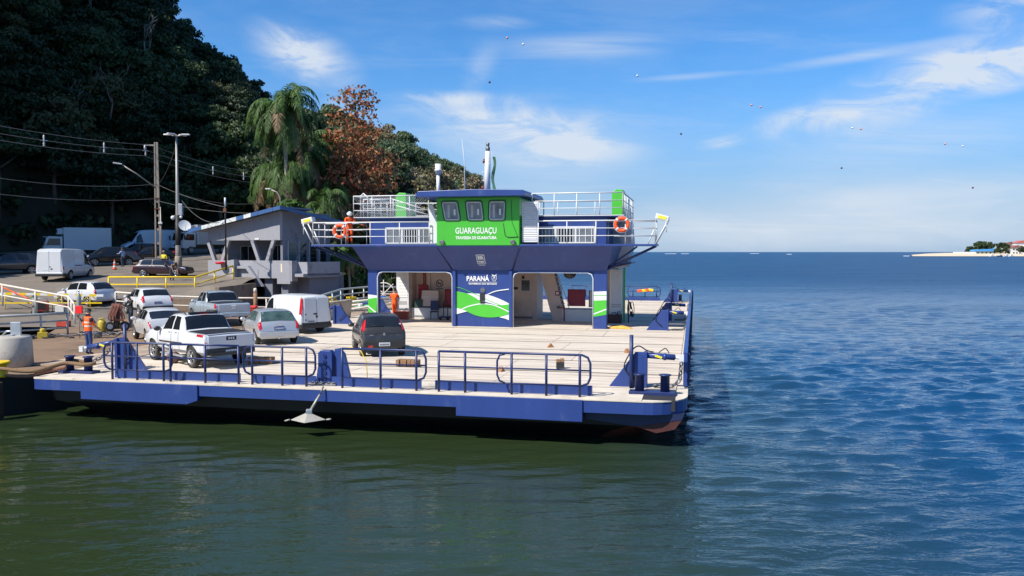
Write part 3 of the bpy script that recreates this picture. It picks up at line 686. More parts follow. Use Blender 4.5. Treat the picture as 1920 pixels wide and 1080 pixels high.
def capstan():
    o = P('winch_tower', MB().prism([(-.20, 0), (-.20, .92), (-.12, 1.0), (.18, 1.0), (.24, .92), (.24, 0)], 'y', -.14, .10), m_blue, .015); o.location = (-9.88, -.45, D)
    MB().prism([(.26, .05), (.26, 1.04), (.42, 1.06), (.56, .9), (.78, 0)], 'y', -.02, .12).build('side_bracket', m_blue, o, .012)
    MB().prism([(-.34, 0), (-.22, .72), (-.22, 0)], 'y', -.02, .06).build('side_bracket', m_blue, o)
    for i in range(5): MB().lathe([(.055, -.17), (.055, -.14)], (.02, 0, .2+i*.16), 10, 'y').build('bolt_cap', m_blue2, o)
    MB().box(-.5, .42, -.30, -.06, .0, .06).build('base_plate', m_chain, o, .01)
    link_chain('chain', [(-.42, -.25, .08), (.4, -.26, .08)], o, .1, .015)
capstan()
# ---- superstructure
HX0, HX1, HY0, HY1 = -16.35, -3.72, 18.4, 25.0
ZH, ZU = 4.22, 5.52
CX = -10.09
def opening_trim(x0, x1, y, nm='opening_trim'):
    q = .28; z0 = D+.02; z1 = ZH-.12
    pts = [(x0, y, z0), (x0, y, z1-q), (x0+q*.3, y, z1-q*.3), (x0+q, y, z1), (x1-q, y, z1), (x1-q*.3, y, z1-q*.3), (x1, y, z1-q), (x1, y, z0)]
    T(nm, m_trim, F, pts, .032, 6)
    for s, x in ((1, x0), (-1, x1)):
        pl = [(x, z1-q), (x, z1+.06), (x+s*q, z1+.06), (x+s*q, z1), (x+s*q*.3, z1-q*.3)]
        MB().prism(pl, 'y', y+.02, y+.42).build('opening_corner', m_blue, F)
def lower_house():
    for y0, y1 in ((HY0, HY0+.5), (HY1-.5, HY1)):
        B('portal_column', m_blue, F, HX0, -15.82, y0, y1, D+.005, ZH, bevel=.02)
        B('portal_column', m_blue, F, -4.38, HX1, y0, y1, D+.005, ZH, bevel=.02)
        B('central_column', m_blue, F, -11.62, -8.55, y0+.02, y1, D+.005, ZH, bevel=.02)
        for x0, x1 in ((-15.82, -11.62), (-8.55, -4.38)): B('portal_header', m_blue, F, x0, x1, y0+.01, y1-.01, ZH-.12, ZH-.01)
    for x in (-11.66, -8.68): B('column_flange', m_blue, F, x, x+.17, HY0-.10, HY0+.018, D+.006, ZH-.02, bevel=.02)
    opening_trim(-15.80, -11.70, HY0-.01); opening_trim(-8.48, -4.40, HY0-.01)
    # sloping fascia under the bridge deck
    def slope(x0b, x1b, x0t, x1t, off, th):
        a = Vector((0, HY0-.02-off, ZH-.02)); b = Vector((0, 17.42-off, ZU-.10))
        vs = [(x0b, a.y, a.z), (x1b, a.y, a.z), (x1t, b.y, b.z), (x0t, b.y, b.z)]; vs += [(x, y+th, z+th*.4) for x, y, z in vs]
        return MB().add(vs, [(0, 1, 2, 3), (7, 6, 5, 4), (0, 4, 5, 1), (1, 5, 6, 2), (2, 6, 7, 3), (3, 7, 4, 0)])
    P('bridge_fascia', slope(HX0, HX1, -16.8, -3.3, 0, .2), m_blue, .01)
    P('centre_fascia_plate', slope(-11.62, -8.55, -12.2, -7.95, .035, .06), m_blue, .006)
    for xb, xt in ((-11.68, -12.26), (-8.49, -7.89)): T('fascia_seam', m_blue2, F, [(xb, HY0-.06, ZH-.02), (xt, 17.40, ZU-.10)], .035, 6)
    for x0b, x0t in ((HX0, -16.8), (HX1, -3.3)):
        MB().add([(x0b, HY0+.1, ZH), (x0t, 17.5, ZU-.1), (x0t, HY1-.4, ZU-.1), (x0b, HY1-.4, ZH)], [(0, 1, 2, 3)]).build('fascia_end', m_blue, F)
    B('car_deck_ceiling', m_cabin, F, HX0+.05, HX1-.05, HY0+.5, HY1-.5, ZH-.02, ZH+.08)
    B('ceiling_stripe', m_orange, F, -15.8, -11.7, HY0+.52, HY0+.60, ZH-.14, ZH-.03)
    MB().sphere((-5.75, 19.6, ZH-.2), .33, 14, 9, (1, 1, .8)).build('ceiling_lamp_dome', m_dark, F)
    MB().tube([(-5.75, 19.6, ZH-.02), (-5.75, 19.6, ZH+.02)], .34, 14).build('lamp_base', m_dark, F)
lower_house()
def ribbon(name, lo, hi, x0, x1, y, mat, n=26):
    mb = MB(); P_ = [[], []]
    for i in range(n+1):
        t = i/n; x = x0+(x1-x0)*t; a, b = lo(t), hi(t)
        P_[0].append((x, y, a)); P_[1].append((x, y, max(a+.001, b)))
    mb.grid(P_, False); mb.grid([[(p[0], p[1]+.003, p[2]) for p in r] for r in P_], False); return mb.build(name, mat, F)
def curve(pts):
    def f(t):
        for i in range(len(pts)-1):
            if t <= pts[i+1][0] or i == len(pts)-2:
                p0 = pts[max(0, i-1)]; p1 = pts[i]; p2 = pts[i+1]; p3 = pts[min(len(pts)-1, i+2)]
                h = p2[0]-p1[0]; s = (t-p1[0])/h
                m1 = (p2[1]-p0[1])/(p2[0]-p0[0])*h; m2 = (p3[1]-p1[1])/(p3[0]-p1[0])*h
                return (2*s**3-3*s*s+1)*p1[1]+(s**3-2*s*s+s)*m1+(-2*s**3+3*s*s)*p2[1]+(s**3-s*s)*m2
    return f
def wave_print():
    x0, x1 = -11.61, -8.56; H = ZH-D
    V = lambda Y: D+(695-Y)/610*H*.985
    T_ = lambda X: (X-55)/625
    def c(*p): return curve([(T_(a), V(b)) for a, b in p])
    y = HY0-.004
    top = c((55, 305), (200, 335), (300, 385), (370, 432), (560, 456), (680, 442)); arc = c((55, 575), (130, 508), (250, 458), (380, 438), (500, 455), (680, 533))
    lowl = c((55, 490), (140, 505), (190, 528), (300, 574), (430, 592), (560, 580), (680, 540))
    # each colour field is its own print, the next one 4 mm prouder
    sub = lambda a, b: (x0+(x1-x0)*T_(a), x0+(x1-x0)*T_(b))
    def rib(nm, lo, hi, a, b, k, mat, n=26):
        ta, tb = T_(a), T_(b); g = lambda f: (lambda t: f(ta+(tb-ta)*t)); xa, xb = sub(a, b)
        return ribbon(nm, g(lo), g(hi), xa, xb, y-.004*k, mat, n)
    rib('white_wave_print', c((200, 332), (330, 405), (430, 430), (560, 462), (680, 452)), c((200, 332), (330, 335), (440, 350), (560, 392), (680, 450)), 200, 655, 1, m_whitep)
    rib('green_wave_print', lowl, top, 55, 680, 2, m_green, 40)
    rib('white_wave_print', c((55, 575), (120, 552), (200, 530)), c((55, 488), (130, 504), (200, 529)), 55, 200, 3, m_whitep, 10)
    rib('white_wave_print', c((550, 588), (620, 604), (680, 632)), c((550, 586), (620, 566), (680, 545)), 550, 680, 3, m_whitep, 10)
    rib('white_wave_line', (lambda t: arc(t)-.055), arc, 130, 680, 4, m_whitep, 34)
    gl = c((55, 260), (130, 272), (200, 300), (340, 358), (450, 410), (560, 452))
    rib('green_wave_line', (lambda t: gl(t)-.028), gl, 55, 560, 4, m_green, 30)
    wl = c((405, 345), (500, 303), (600, 284), (680, 275))
    rib('white_wave_line', (lambda t: wl(t)-.05), wl, 405, 680, 4, m_whitep, 18)
    # the side columns
    for xa, xb, prof in ((HX0+.01, -15.83, ((762, 785), (785, 705), (830, 870))), (-4.37, HX1-.01, None)):
        if prof:
            VV = lambda Y: D+(935-Y)/320*H
            f = lambda a, b: (lambda t: VV(a+(b-a)*t))
            ribbon('white_wave_print', f(786, 792), f(760, 766), xa, xb, y-.004, m_whitep, 4); ribbon('green_wave_print', f(862, 884), f(786, 778), xa, xb, y-.008, m_green, 4); ribbon('white_wave_line', f(832, 876), f(824, 866), xa, xb, y-.012, m_whitep, 6)
        else:
            VV = lambda Y: D+(715-Y)/625*H
            f = lambda a, b: (lambda t: VV(a+(b-a)*t))
            ribbon('white_wave_print', f(412, 404), f(316, 310), xa, xb, y-.004, m_whitep, 4); ribbon('green_wave_line', f(360, 358), f(353, 351), xa, xb, y-.008, m_green, 3); ribbon('green_wave_print', f(585, 560), f(412, 404), xa, xb, y-.008, m_green, 4); ribbon('white_wave_line', f(562, 508), f(549, 494), xa, xb, y-.012, m_whitep, 6)
    text('lettering', 'PARAN\u00c1', F, (-10.34, HY0-.004, 3.66), .34, m_whitep, .012, width=1.2)
    text('lettering', 'GOVERNO DO ESTADO', F, (-10.07, HY0-.004, 3.47), .1, m_whitep, .004, width=1.5)
    B('lettering_rule', m_whitep, F, -10.85, -9.3, HY0-.006, HY0+.001, 3.585, 3.60)
    # coat of arms: shield with eagle wings above
    sh = MB(); xs = -9.46; z = 3.83
    sh.tube([(xs-.12, HY0-.006, z+.08), (xs-.12, HY0-.006, z-.06), (xs-.07, HY0-.006, z-.15), (xs, HY0-.006, z-.19), (xs+.07, HY0-.006, z-.15), (xs+.12, HY0-.006, z-.06), (xs+.12, HY0-.006, z+.08)], .014, 5, closed=True)
    for s in (-1, 1): sh.prism([(xs, z+.1), (xs+s*.16, z+.2), (xs+s*.10, z+.12), (xs+s*.02, z+.07)], 'y', HY0-.01, HY0)
    sh.box(xs-.05, xs+.05, HY0-.01, HY0, z-.02, z+.02).box(xs-.07, xs+.06, HY0-.01, HY0, z-.08, z-.06).sphere((xs, HY0-.004, z+.05), .02, 6, 4)
    sh.build('coat_of_arms', m_whitep, F)
    MB().lathe([(.13, -.02), (.13, 0)], (-10.07, HY0, 3.18), 16, 'y').build('oval_plaque', m_chain, F).scale = (1, 1, 1)
    MB().box(-10.22, -9.96, HY0-.045, HY0-.02, 2.64, 3.02).build('sign_board', m_dark, F); B('sign_board', m_dark, F, -10.2, -9.98, HY0-.045, HY0-.02, 2.5, 2.59)
    # agency badge on the centre fascia: white frame with block letters
    o = bpy.data.objects.new('agency_badge', None); C.objects.link(o); o.parent = F
    k = .47; o.location = (-10.03, HY0-.075-(.98)*k, ZH-.02+1.2*k); o.rotation_euler = (math.atan2(.98, 1.2), 0, 0)
    fr = MB()
    for a in ((-.22, -.19, -.30, .30), (.19, .22, -.30, .30), (-.22, .22, .27, .30), (-.22, .22, -.30, -.27), (-.22, .22, -.13, -.10)): fr.box(a[0], a[1], -.008, 0, a[2], a[3])
    fr.build('badge_frame', m_whitep, o)
    text('badge_letters', 'ER', o, (0, -.004, .03), .24, m_whitep, .012, width=.33); text('badge_letters', 'DER', o, (0, -.004, -.22), .12, m_whitep, .006, width=.3)
    B('badge_rule', m_whitep, o, -.15, .15, -.008, 0, -.02, .0); text('badge_letters', 'PARAN\u00c1', o, (0, -.004, -.40), .07, m_whitep, .002, width=.34)
wave_print()
def car_deck_fittings():
    def louvre(x0, x1, y0, y1, z0, z1, lz0):
        o = B('louvre_casing', m_white, F, x0, x1, y0, y1, z0, z1, bevel=.01)
        z = lz0
        while z < z1-.12:
            MB().prism([(y0-.006, z), (y0-.03, z+.012), (y0-.006, z+.05)], 'x', x0+.1, x1-.07).build('slat', m_white, o); z += .085
        return o
    louvre(-16.25, -15.5, 22.4, 23.2, D, ZH-.03, 2.55); o = louvre(-3.98, -3.3, 22.4, 23.2, D, ZH-.03, 2.35)
    # illegible stencilled lines below the louvres: rows of small strokes
    rnd = random.Random(9)
    for x0 in (-16.1, -3.88):
        mb = MB()
        for r in range(2):
            x = x0
            while x < x0+.48:
                w = rnd.uniform(.03, .05); mb.box(x, x+w, 22.385, 22.397, 2.24-r*.11, 2.30-r*.11); x += w+.018
        P('stencilled_lettering', mb, M('faded_print', (.3, .3, .3), .6))
    B('cabin_wall', m_cabin, F, -15.48, -13.1, 23.7, 24.4, D, ZH-.03); B('cabin_wall', m_cabin, F, -15.6, -15.48, 22.9, 24.4, D, ZH-.03)
    B('cabin_rib', m_cabin, F, -14.75, -14.6, 23.6, 23.7, D, ZH-.03)
    for x in (-15.0, -14.9): T('pipe', m_redp, F, [(x, 23.62, 1.9), (x, 23.62, ZH-.05)], .03, 6)
    o = B('engine_casing', m_white, F, -15.45, -12.6, 22.7, 23.55, D, D+.62, bevel=.01)
    B('casing_top', m_chain, F, -15.47, -12.58, 22.68, 23.57, D+.62, D+.66)
    B('fire_cabinet', M('fire_red', (.38, .02, .03), .4), F, -15.28, -14.72, 23.45, 23.68, 2.25, 3.2, bevel=.01)
    B('locker', M('locker_green', (.02, .06, .045), .5), F, -15.3, -14.8, 22.72, 23.1, D+.66, D+1.1, bevel=.01)
    def lid(x0, x1, z0, z1, y, mat, frame, lean=.25):
        o = MB().box(x0, x1, -.03, 0, 0, z1-z0).build('hatch_lid', mat, F, .02); o.location = (0, y, z0); o.rotation_euler = (-lean, 0, 0)
        fr = MB().tube([(x0, -.035, 0), (x0, -.035, z1-z0), (x1, -.035, z1-z0), (x1, -.035, 0)], .028, 6, closed=True); fr.build('lid_edge', frame, o)
        return o
    o = lid(-14.9, -13.85, D+.68, 2.95, 22.8, m_cabin, m_ink, .18); B('lid_brace', m_white, o, -14.9, -13.85, -.045, -.032, .55, .58)
    lid(-13.55, -12.45, D+.75, 2.98, 23.1, m_maroon, m_maroon, .12)
    B('hatch_coaming', m_white, F, -6.62, -4.5, 22.6, 23.6, D, D+.66, bevel=.01); B('coaming_top', m_chain, F, -6.6, -4.52, 22.62, 23.58, D+.66, D+.69)
    lid(-6.35, -5.38, D+.85, 3.05, 22.9, m_maroon, m_maroon, .1); lid(-5.15, -4.3, D+.8, 3.0, 22.8, m_cabin, m_ink, .12)
    # right cabin with half-glazed door
    o = B('cabin', m_cabin, F, -10.4, -8.13, 23.0, 24.9, D, ZH-.03)
    d = B('cabin_door', M('door_beige', srgb(202, 186, 170), .5), F, -9.55, -8.42, 22.96, 22.998, D+.1, 3.6); B('window', m_pane, d, -9.0, -8.52, 22.945, 22.958, 2.95, 3.55); B('window_frame', m_trim, d, -9.03, -8.49, 22.95, 22.959, 2.92, 3.58)
    B('sign_plate', m_ink, F, -9.5, -9.2, 22.94, 22.958, 3.02, 3.16); B('sign_plate', m_ink, F, -8.98, -8.84, 22.985, 22.998, 3.62, 3.8)
    g = MB()
    for i in range(10): g.prism([(-9.6+i*.125, D+.1), (-9.53+i*.125, D+.1), (-9.48+i*.125, D+.2), (-9.55+i*.125, D+.2)], 'y', 22.93, 22.955)
    P('hazard_stripe', g, m_ink)
    # stair stringer and treads up to the bridge deck
    st = P('stair_stringer', MB().prism([(-7.95, ZH-.05), (-7.15, ZH-.05), (-6.45, D), (-7.15, D)], 'y', 22.7, 22.78), m_cabin)
    P('stair_stringer', MB().prism([(-7.55, ZH-.05), (-7.15, ZH-.05), (-6.45, D), (-6.9, D)], 'y', 23.6, 23.66), m_cabin)
    for i in range(11):
        t = (i+.5)/11; MB().box(-7.2+t*.65-.12, -7.2+t*.65+.14, 22.78, 23.6, ZH-.1-t*(ZH-D-.1), ZH-.06-t*(ZH-D-.1)).build('stair_tread', m_steel, F)
    T('stair_handrail', m_trim, F, [(-7.0, 22.66, ZH-.1), (-6.25, 22.66, D+.9), (-6.3, 22.66, D)], .022, 6)
    q = MB().tube([(-6.5, 22.55, D), (-6.5, 22.55, D+.75), (-6.75, 22.55, D+.78)], .035, 8).build('fire_pipe', m_redp, F); MB().lathe([(.05, -.1), (.07, 0), (.05, .1)], (-6.82, 22.55, D+.78), 10, 'x').build('valve', m_chain, q)
    s = B('hose_sign', m_maroon, F, -7.02, -6.78, 22.68, 22.697, 2.72, 2.98); B('sign_symbol', m_whitep, s, -6.97, -6.83, 22.67, 22.681, 2.78, 2.92)
    B('red_panel', M('fire_red', (.38, .02, .03), .4), F, -4.28, -4.0, 23.4, 23.5, 2.5, 3.3)
    B('side_wall', m_cabin, F, -4.5, -3.98, 23.3, 24.0, D, ZH-.03)
    B('downpipe', m_green, F, -3.27, -3.17, 22.7, 22.8, D, 6.9)
    # inclined grey casing at the right end
    P('inclined_casing', MB().prism([(-4.2, D+2.9), (-3.05, D+3.0), (-2.75, ZU), (-2.85, 6.75), (-4.3, 6.75)], 'y', 22.0, 24.2), M('casing_grey', srgb(190, 186, 184), .5, var=.06), .01)
    P('inclined_casing', MB().prism([(-16.3, D+2.9), (-17.0, D+3.0), (-17.3, ZU), (-17.2, 6.75), (-16.2, 6.75)], 'y', 22.0, 24.2), M('casing_grey', srgb(190, 186, 184), .5), .01)
    # no smoking sign
    o = bpy.data.objects.new('no_smoking_sign', MB().tube([(.2*cos(a*pi/10), 0, .2*sin(a*pi/10)) for a in range(20)], .018, 5, closed=True).tube([(-.14, 0, .14), (.14, 0, -.14)], .016, 5).box(-.12, .08, -.01, .01, -.03, .02).tube([(.09, 0, .03), (.12, 0, .1)], .01, 4).mesh('no_smoking_sign', m_ink)); C.objects.link(o); o.parent = F; o.location = (-14.05, 23.68, 3.3)
    B('sign_text_bar', m_ink, F, -14.28, -13.82, 23.69, 23.699, 2.98, 3.01)
    o = MB().tube([(.6*cos(a*pi/12), 0, .6*sin(a*pi/12)) for a in range(24)], .03, 6, closed=True)
car_deck_fittings()
def upper_deck():
    B('bridge_deck', m_blue, F, -16.85, -3.25, 17.4, 25.4, ZU-.10, ZU, bevel=.01)
    for x0, x1, s in ((-19.1, -16.85, -1), (-3.25, -1.22, 1)):
        B('wing_deck', m_blue, F, x0, x1, 17.4, 19.0, ZU-.10, ZU, bevel=.01)
        xo = -19.0 if s < 0 else -1.32; xi = HX0+.05 if s < 0 else HX1-.05
        for y in (17.6, 18.7): T('wing_bracket', m_blue2, F, [(xo, y, ZU-.1), (xi, max(y, 18.5), ZH+.05)], .05, 8)
        T('wing_bracket', m_blue2, F, [(xo+s*-.9, 18.2, ZU-.12), (xi, 18.45, ZH+.1)], .04, 8)
    P('corner_platform', MB().prism([(-3.7, 4.32), (-2.75, 4.52), (-2.75, 4.6), (-3.7, 4.45)], 'y', 21.5, 24.5), m_blue2)
    # passenger saloon
    o = B('saloon', m_blue, F, -16.25, -3.78, 18.45, 24.9, ZU, 6.86)
    for x0, x1 in ((-15.35, -12.55), (-7.3, -4.28)):
        f = MB()
        z0, z1 = ZU+.05, 6.42
        for a in ((x0, x1, z1-.07, z1), (x0, x1, z0, z0+.06), (x0, x0+.09, z0, z1), (x1-.09, x1, z0, z1)): f.box(a[0], a[1], 18.36, 18.452, a[2], a[3])
        n = 3; w = (x1-x0)/n
        for i in range(1, n): f.box(x0+i*w-.05, x0+i*w+.05, 18.365, 18.452, z0, z1)
        fo = f.build('window_frame', m_white, F)
        for i in range(n):
            B('pane', m_pane if i != 1 else m_glass, fo, x0+i*w+.05, x0+(i+1)*w-.05, 18.40, 18.448, z0+.06, z1-.07)
            cnt = {0: 1, 1: 6, 2: 2}[i] if x0 < -10 else {0: 5, 1: 6, 2: 3}[i]
            for k in range(cnt):
                x = x0+i*w+.05+(k+.5)*(w-.1)/cnt; B('window_bar', m_white, fo, x-.018, x+.018, 18.37, 18.40, z0+.06, z1-.07)
    B('saloon_roof', m_blue2, F, -17.15, -2.88, 18.3, 25.3, 6.86, 6.93, bevel=.008); B('roof_edge_line', m_white, F, -17.16, -2.87, 18.28, 18.298, 6.93, 6.97)
    def rails(name, segs, z, h, levels, r=.025, posts=1.3, mat=m_white):
        for a, b in segs:
            a = Vector(a); b = Vector(b); mb = MB()
            for l in levels: mb.tube([a+Vector((0, 0, l*h)), b+Vector((0, 0, l*h))], r*(1.3 if l == 1 else .8), 6)
            o = mb.build(name, mat, F); n = max(1, round((b-a).length/posts))
            for i in range(n+1):
                p = a.lerp(b, i/n); MB().tube([p, p+Vector((0, 0, h))], r, 6).build('post', mat, o)
    # top deck rails
    rails('top_deck_rail', [((-17.1, 18.36, 6.95), (-12.95, 18.36, 6.95)), ((-7.5, 18.36, 6.95), (-2.95, 18.36, 6.95)), ((-17.1, 25.2, 6.95), (-2.95, 25.2, 6.95)), ((-17.1, 18.36, 6.95), (-17.1, 25.2, 6.95)), ((-2.95, 18.36, 6.95), (-2.95, 25.2, 6.95))], 0, 1.12, (.33, .66, 1), posts=1.05)
    # wire mesh on the left rails, drawn diamond by diamond
    mb = MB(); x = -17.1
    while x < -13.0:
        for s in (1, -1):
            a = (x, 18.345, 6.97); b = (x+s*1.05, 18.345, 8.02)
            if -17.12 < b[0] < -12.9: mb.tube([a, b], .006, 3, caps=False)
        x += .13
    P('rail_mesh', mb, m_trim)
    rails('stair_rail', [((-16.9, 19.2, 6.95), (-15.2, 19.2, 6.95))], 0, 1.0, (.5, 1)); 
    T('davit_frame', m_white, F, [(-16.75, 18.5, 6.95), (-16.75, 18.5, 8.1), (-16.6, 18.5, 8.22), (-16.45, 18.5, 8.1), (-15.5, 18.5, 6.95)], .035, 8)
    T('inclined_ladder', m_white, F, [(-15.2, 19.0, 7.95), (-12.9, 19.4, 7.2)], .03, 6); T('inclined_ladder', m_white, F, [(-15.2, 19.3, 7.65), (-12.9, 19.7, 6.98)], .03, 6)
    # bridge deck rails, lower, with flared wing ends and searchlight boxes
    for x0, x1 in ((-19.0, -12.62), (-7.0, -1.32)): rails('bridge_rail', [((x0, 17.46, ZU), (x1, 17.46, ZU))], 0, 1.14, (.36, .68, 1), posts=1.55)
    for s, x in ((-1, -19.0), (1, -1.32)):
        rails('wing_rail', [((x, 17.46, ZU), (x, 18.9, ZU))], 0, 1.14, (.36, .68, 1), posts=.8)
        rails('wing_rail', [((x, 18.92, ZU), (x-s*2.4, 18.92, ZU))], 0, 1.14, (.36, .68, 1), posts=1.2)
        for y in (17.46, 18.1): T('wing_stay', m_white, F, [(x, y, ZU), (x+s*.62, y, ZU+1.16)], .035, 6)
        T('wing_stay', m_white, F, [(x-s*.35, 17.5, ZU), (x-s*.05, 17.5, ZU+.7)], .03, 6)
        b = P('searchlight_box', MB().box(-.32, .32, -.2, .2, -.13, .13), m_white, .03); b.location = (x+s*.32, 17.6, ZU+1.26); b.rotation_euler = (0, s*.28 if s > 0 else -.22, 0)
        MB().box(-.2, .2, -.215, -.2, -.07, .07).build('lamp_window', m_lampy, b)
        T('hanging_cord', m_white, F, [(x+s*.5, 17.42, ZU+1.2), (x+s*.52, 17.42, ZU+.55)], .02, 5)
upper_deck()
def wheelhouse():
    x0, x1, y0, y1, z0, z1 = -12.2, -7.93, 17.36, 20.9, ZU-.06, 7.86
    o = P('wheelhouse', MB().box(x0, x1, y0, y1, z0, z1), m_wgreen, .03)
    rf = P('wheelhouse_roof', MB().prism([(-13.0, 8.0), (-12.9, 8.14), (-10, 8.2), (-7.6, 8.14), (-7.5, 8.0), (-7.5, 7.86), (-13.0, 7.86)], 'y', 16.5, 21.6), m_blue, .02)
    for xc, tw, bw in ((-11.42, -.10, .06), (-10.2, -.06, .05), (-9.08, .04, .0)):
        w, h, zc = .36, .43, 7.19
        q = [(xc-w-.01+tw, zc+h), (xc+w+tw, zc+h), (xc+w+bw, zc-h), (xc-w+bw, zc-h)]
        def rnd_poly(q, r=.1, n=4):
            out = []
            for i in range(4):
                p = Vector(q[i]); a = (Vector(q[i-1])-p).normalized(); b = (Vector(q[(i+1) % 4])-p).normalized()
                for k in range(n+1):
                    t = k/n; out.append(tuple((p+a*r)*(1-t)**2+2*t*(1-t)*p+(p+b*r)*t*t))
            return out
        rp = rnd_poly(q); fr = MB().tube([(x, y0-.02, z) for x, z in rp], .028, 6, closed=True).build('window_frame', m_trim, F)
        MB().prism(rp, 'y', y0-.012, y0+.02).build('pane', m_pane, fr)
        MB().tube([(x, y0-.012, z) for x, z in rnd_poly([(a*1.0+(.075 if a > xc else -.075), b+(.075 if b > zc else -.075)) for a, b in q], .14)], .02, 5, closed=True).build('gasket', M('gasket_dark_green', (.012, .05, .015), .5), fr)
        B('curtain', M('curtain_pale', (.42, .42, .42), .8), fr, xc-.2, xc-.08, y0-.018, y0-.0125, zc-h*.8, zc+h*.7); B('instrument', m_white, fr, xc+.12, xc+.22, y0-.018, y0-.0125, zc-h*.5, zc+h*.2)
    text('lettering', 'GUARAGUA\u00c7U', F, (-10.15, y0-.004, 6.06), .42, m_whitep, .006, width=2.12)
    text('lettering', 'TRAVESSIA DE GUARATUBA', F, (-10.15, y0-.004, 5.78), .2, m_whitep, .006, width=2.12)
    for x in (-11.9, -8.25):
        l = P('deck_lamp', MB().lathe([(.03, .06), (.12, .03), (.13, -.08), (.10, -.10)], (x, y0-.02, 5.62), 14, 'y'), m_chain)
    T('conduit', m_ink, F, [(-8.75, y0-.015, 6.55), (-8.65, y0-.015, 5.95), (-8.5, y0-.015, 5.86), (-7.98, y0-.015, 5.88)], .016, 5); T('conduit', m_ink, F, [(-8.35, y0-.012, 7.7), (-8.3, y0-.012, 6.6), (-8.02, y0-.012, 5.9)], .01, 5)
    o = P('wing_door', MB().prism([(-12.72, 7.55), (-12.48, 7.55), (-12.22, 6.6), (-12.22, ZU+.06), (-12.6, ZU+.06)], 'y', 17.62, 17.68), m_white)
    o = B('louvre_door', m_white, F, -7.85, -7.02, 17.6, 17.66, ZU+.1, 7.62, bevel=.01)
    for i in range(21): MB().prism([(17.6, ZU+.22+i*.088), (17.57, ZU+.235+i*.088), (17.6, ZU+.285+i*.088)], 'x', -7.78, -7.1).build('slat', M('grey_slat', (.58, .58, .6), .5), o)
    # roof gear
    T('horn_post', m_white, F, [(-13.1, 20.5, 8.0), (-13.1, 20.5, 9.35)], .10, 10); MB().lathe([(.16, 9.35), (.16, 9.5), (.2, 9.52), (.2, 9.6), (.15, 9.62), (.17, 9.9)], (-13.1, 20.5, 0), 12).build('horn_cap', m_white, F)
    T('whip_antenna', m_white, F, [(-11.45, 20.0, 8.15), (-11.48, 20.0, 9.9), (-11.62, 20.0, 11.15)], [.035, .022, .008], 6)
    m = MB().tube([(-10.55, 21.2, 8.15), (-10.5, 21.2, 10.6)], [.20, .14], 10).build('mast', m_white, F)
    for z, d in ((8.45, -.3), (9.0, -.25), (9.45, -.28), (9.9, -.2)): MB().box(-10.52+d, -10.35, 21.12, 21.28, z, z+.05).build('mast_shelf', m_white, m)
    for z, d in ((8.5, -.27), (9.95, -.17)): MB().lathe([(.09, z), (.1, z+.12), (.06, z+.24)], (-10.52+d, 21.2, 0), 10).build('side_light', M('lamp_red', (.12, .015, .02), .3), m)
    MB().lathe([(.09, 10.6), (.12, 10.65), (.12, 10.82), (.06, 10.85), (.09, 10.9), (.10, 11.05)], (-10.5, 21.2, 0), 10).build('masthead_light', m_chain, m)
    fl = MB(); G = []
    for i in range(9): G.append([(-10.25+.07*sin(i*.9)+.08*j, 21.2+.05*sin(i*1.3+j), 10.3-i*.22) for j in range(3)])
    fl.grid(G); fl.build('furled_flag', M('flag_green', (.02, .10, .05), .7, var=.5), m); T('halyard', m_trim, m, [(-10.28, 21.2, 10.6), (-10.22, 21.2, 8.3)], .008, 4)
    for x0, x1 in ((-15.75, -15.1), (-3.75, -3.15)):
        fu = P('funnel', MB().prism([(x0, 6.93), (x1, 6.93), (x1-.04, 8.4), (x0+.2, 8.42), (x0, 8.25)], 'y', 21.0, 22.6), m_green, .02)
    T('mini_roof_strut', m_ink, F, [(-7.1, 19.5, 6.95), (-7.1, 19.5, 7.7), (-7.5, 19.4, 7.75)], .025, 6)
wheelhouse()
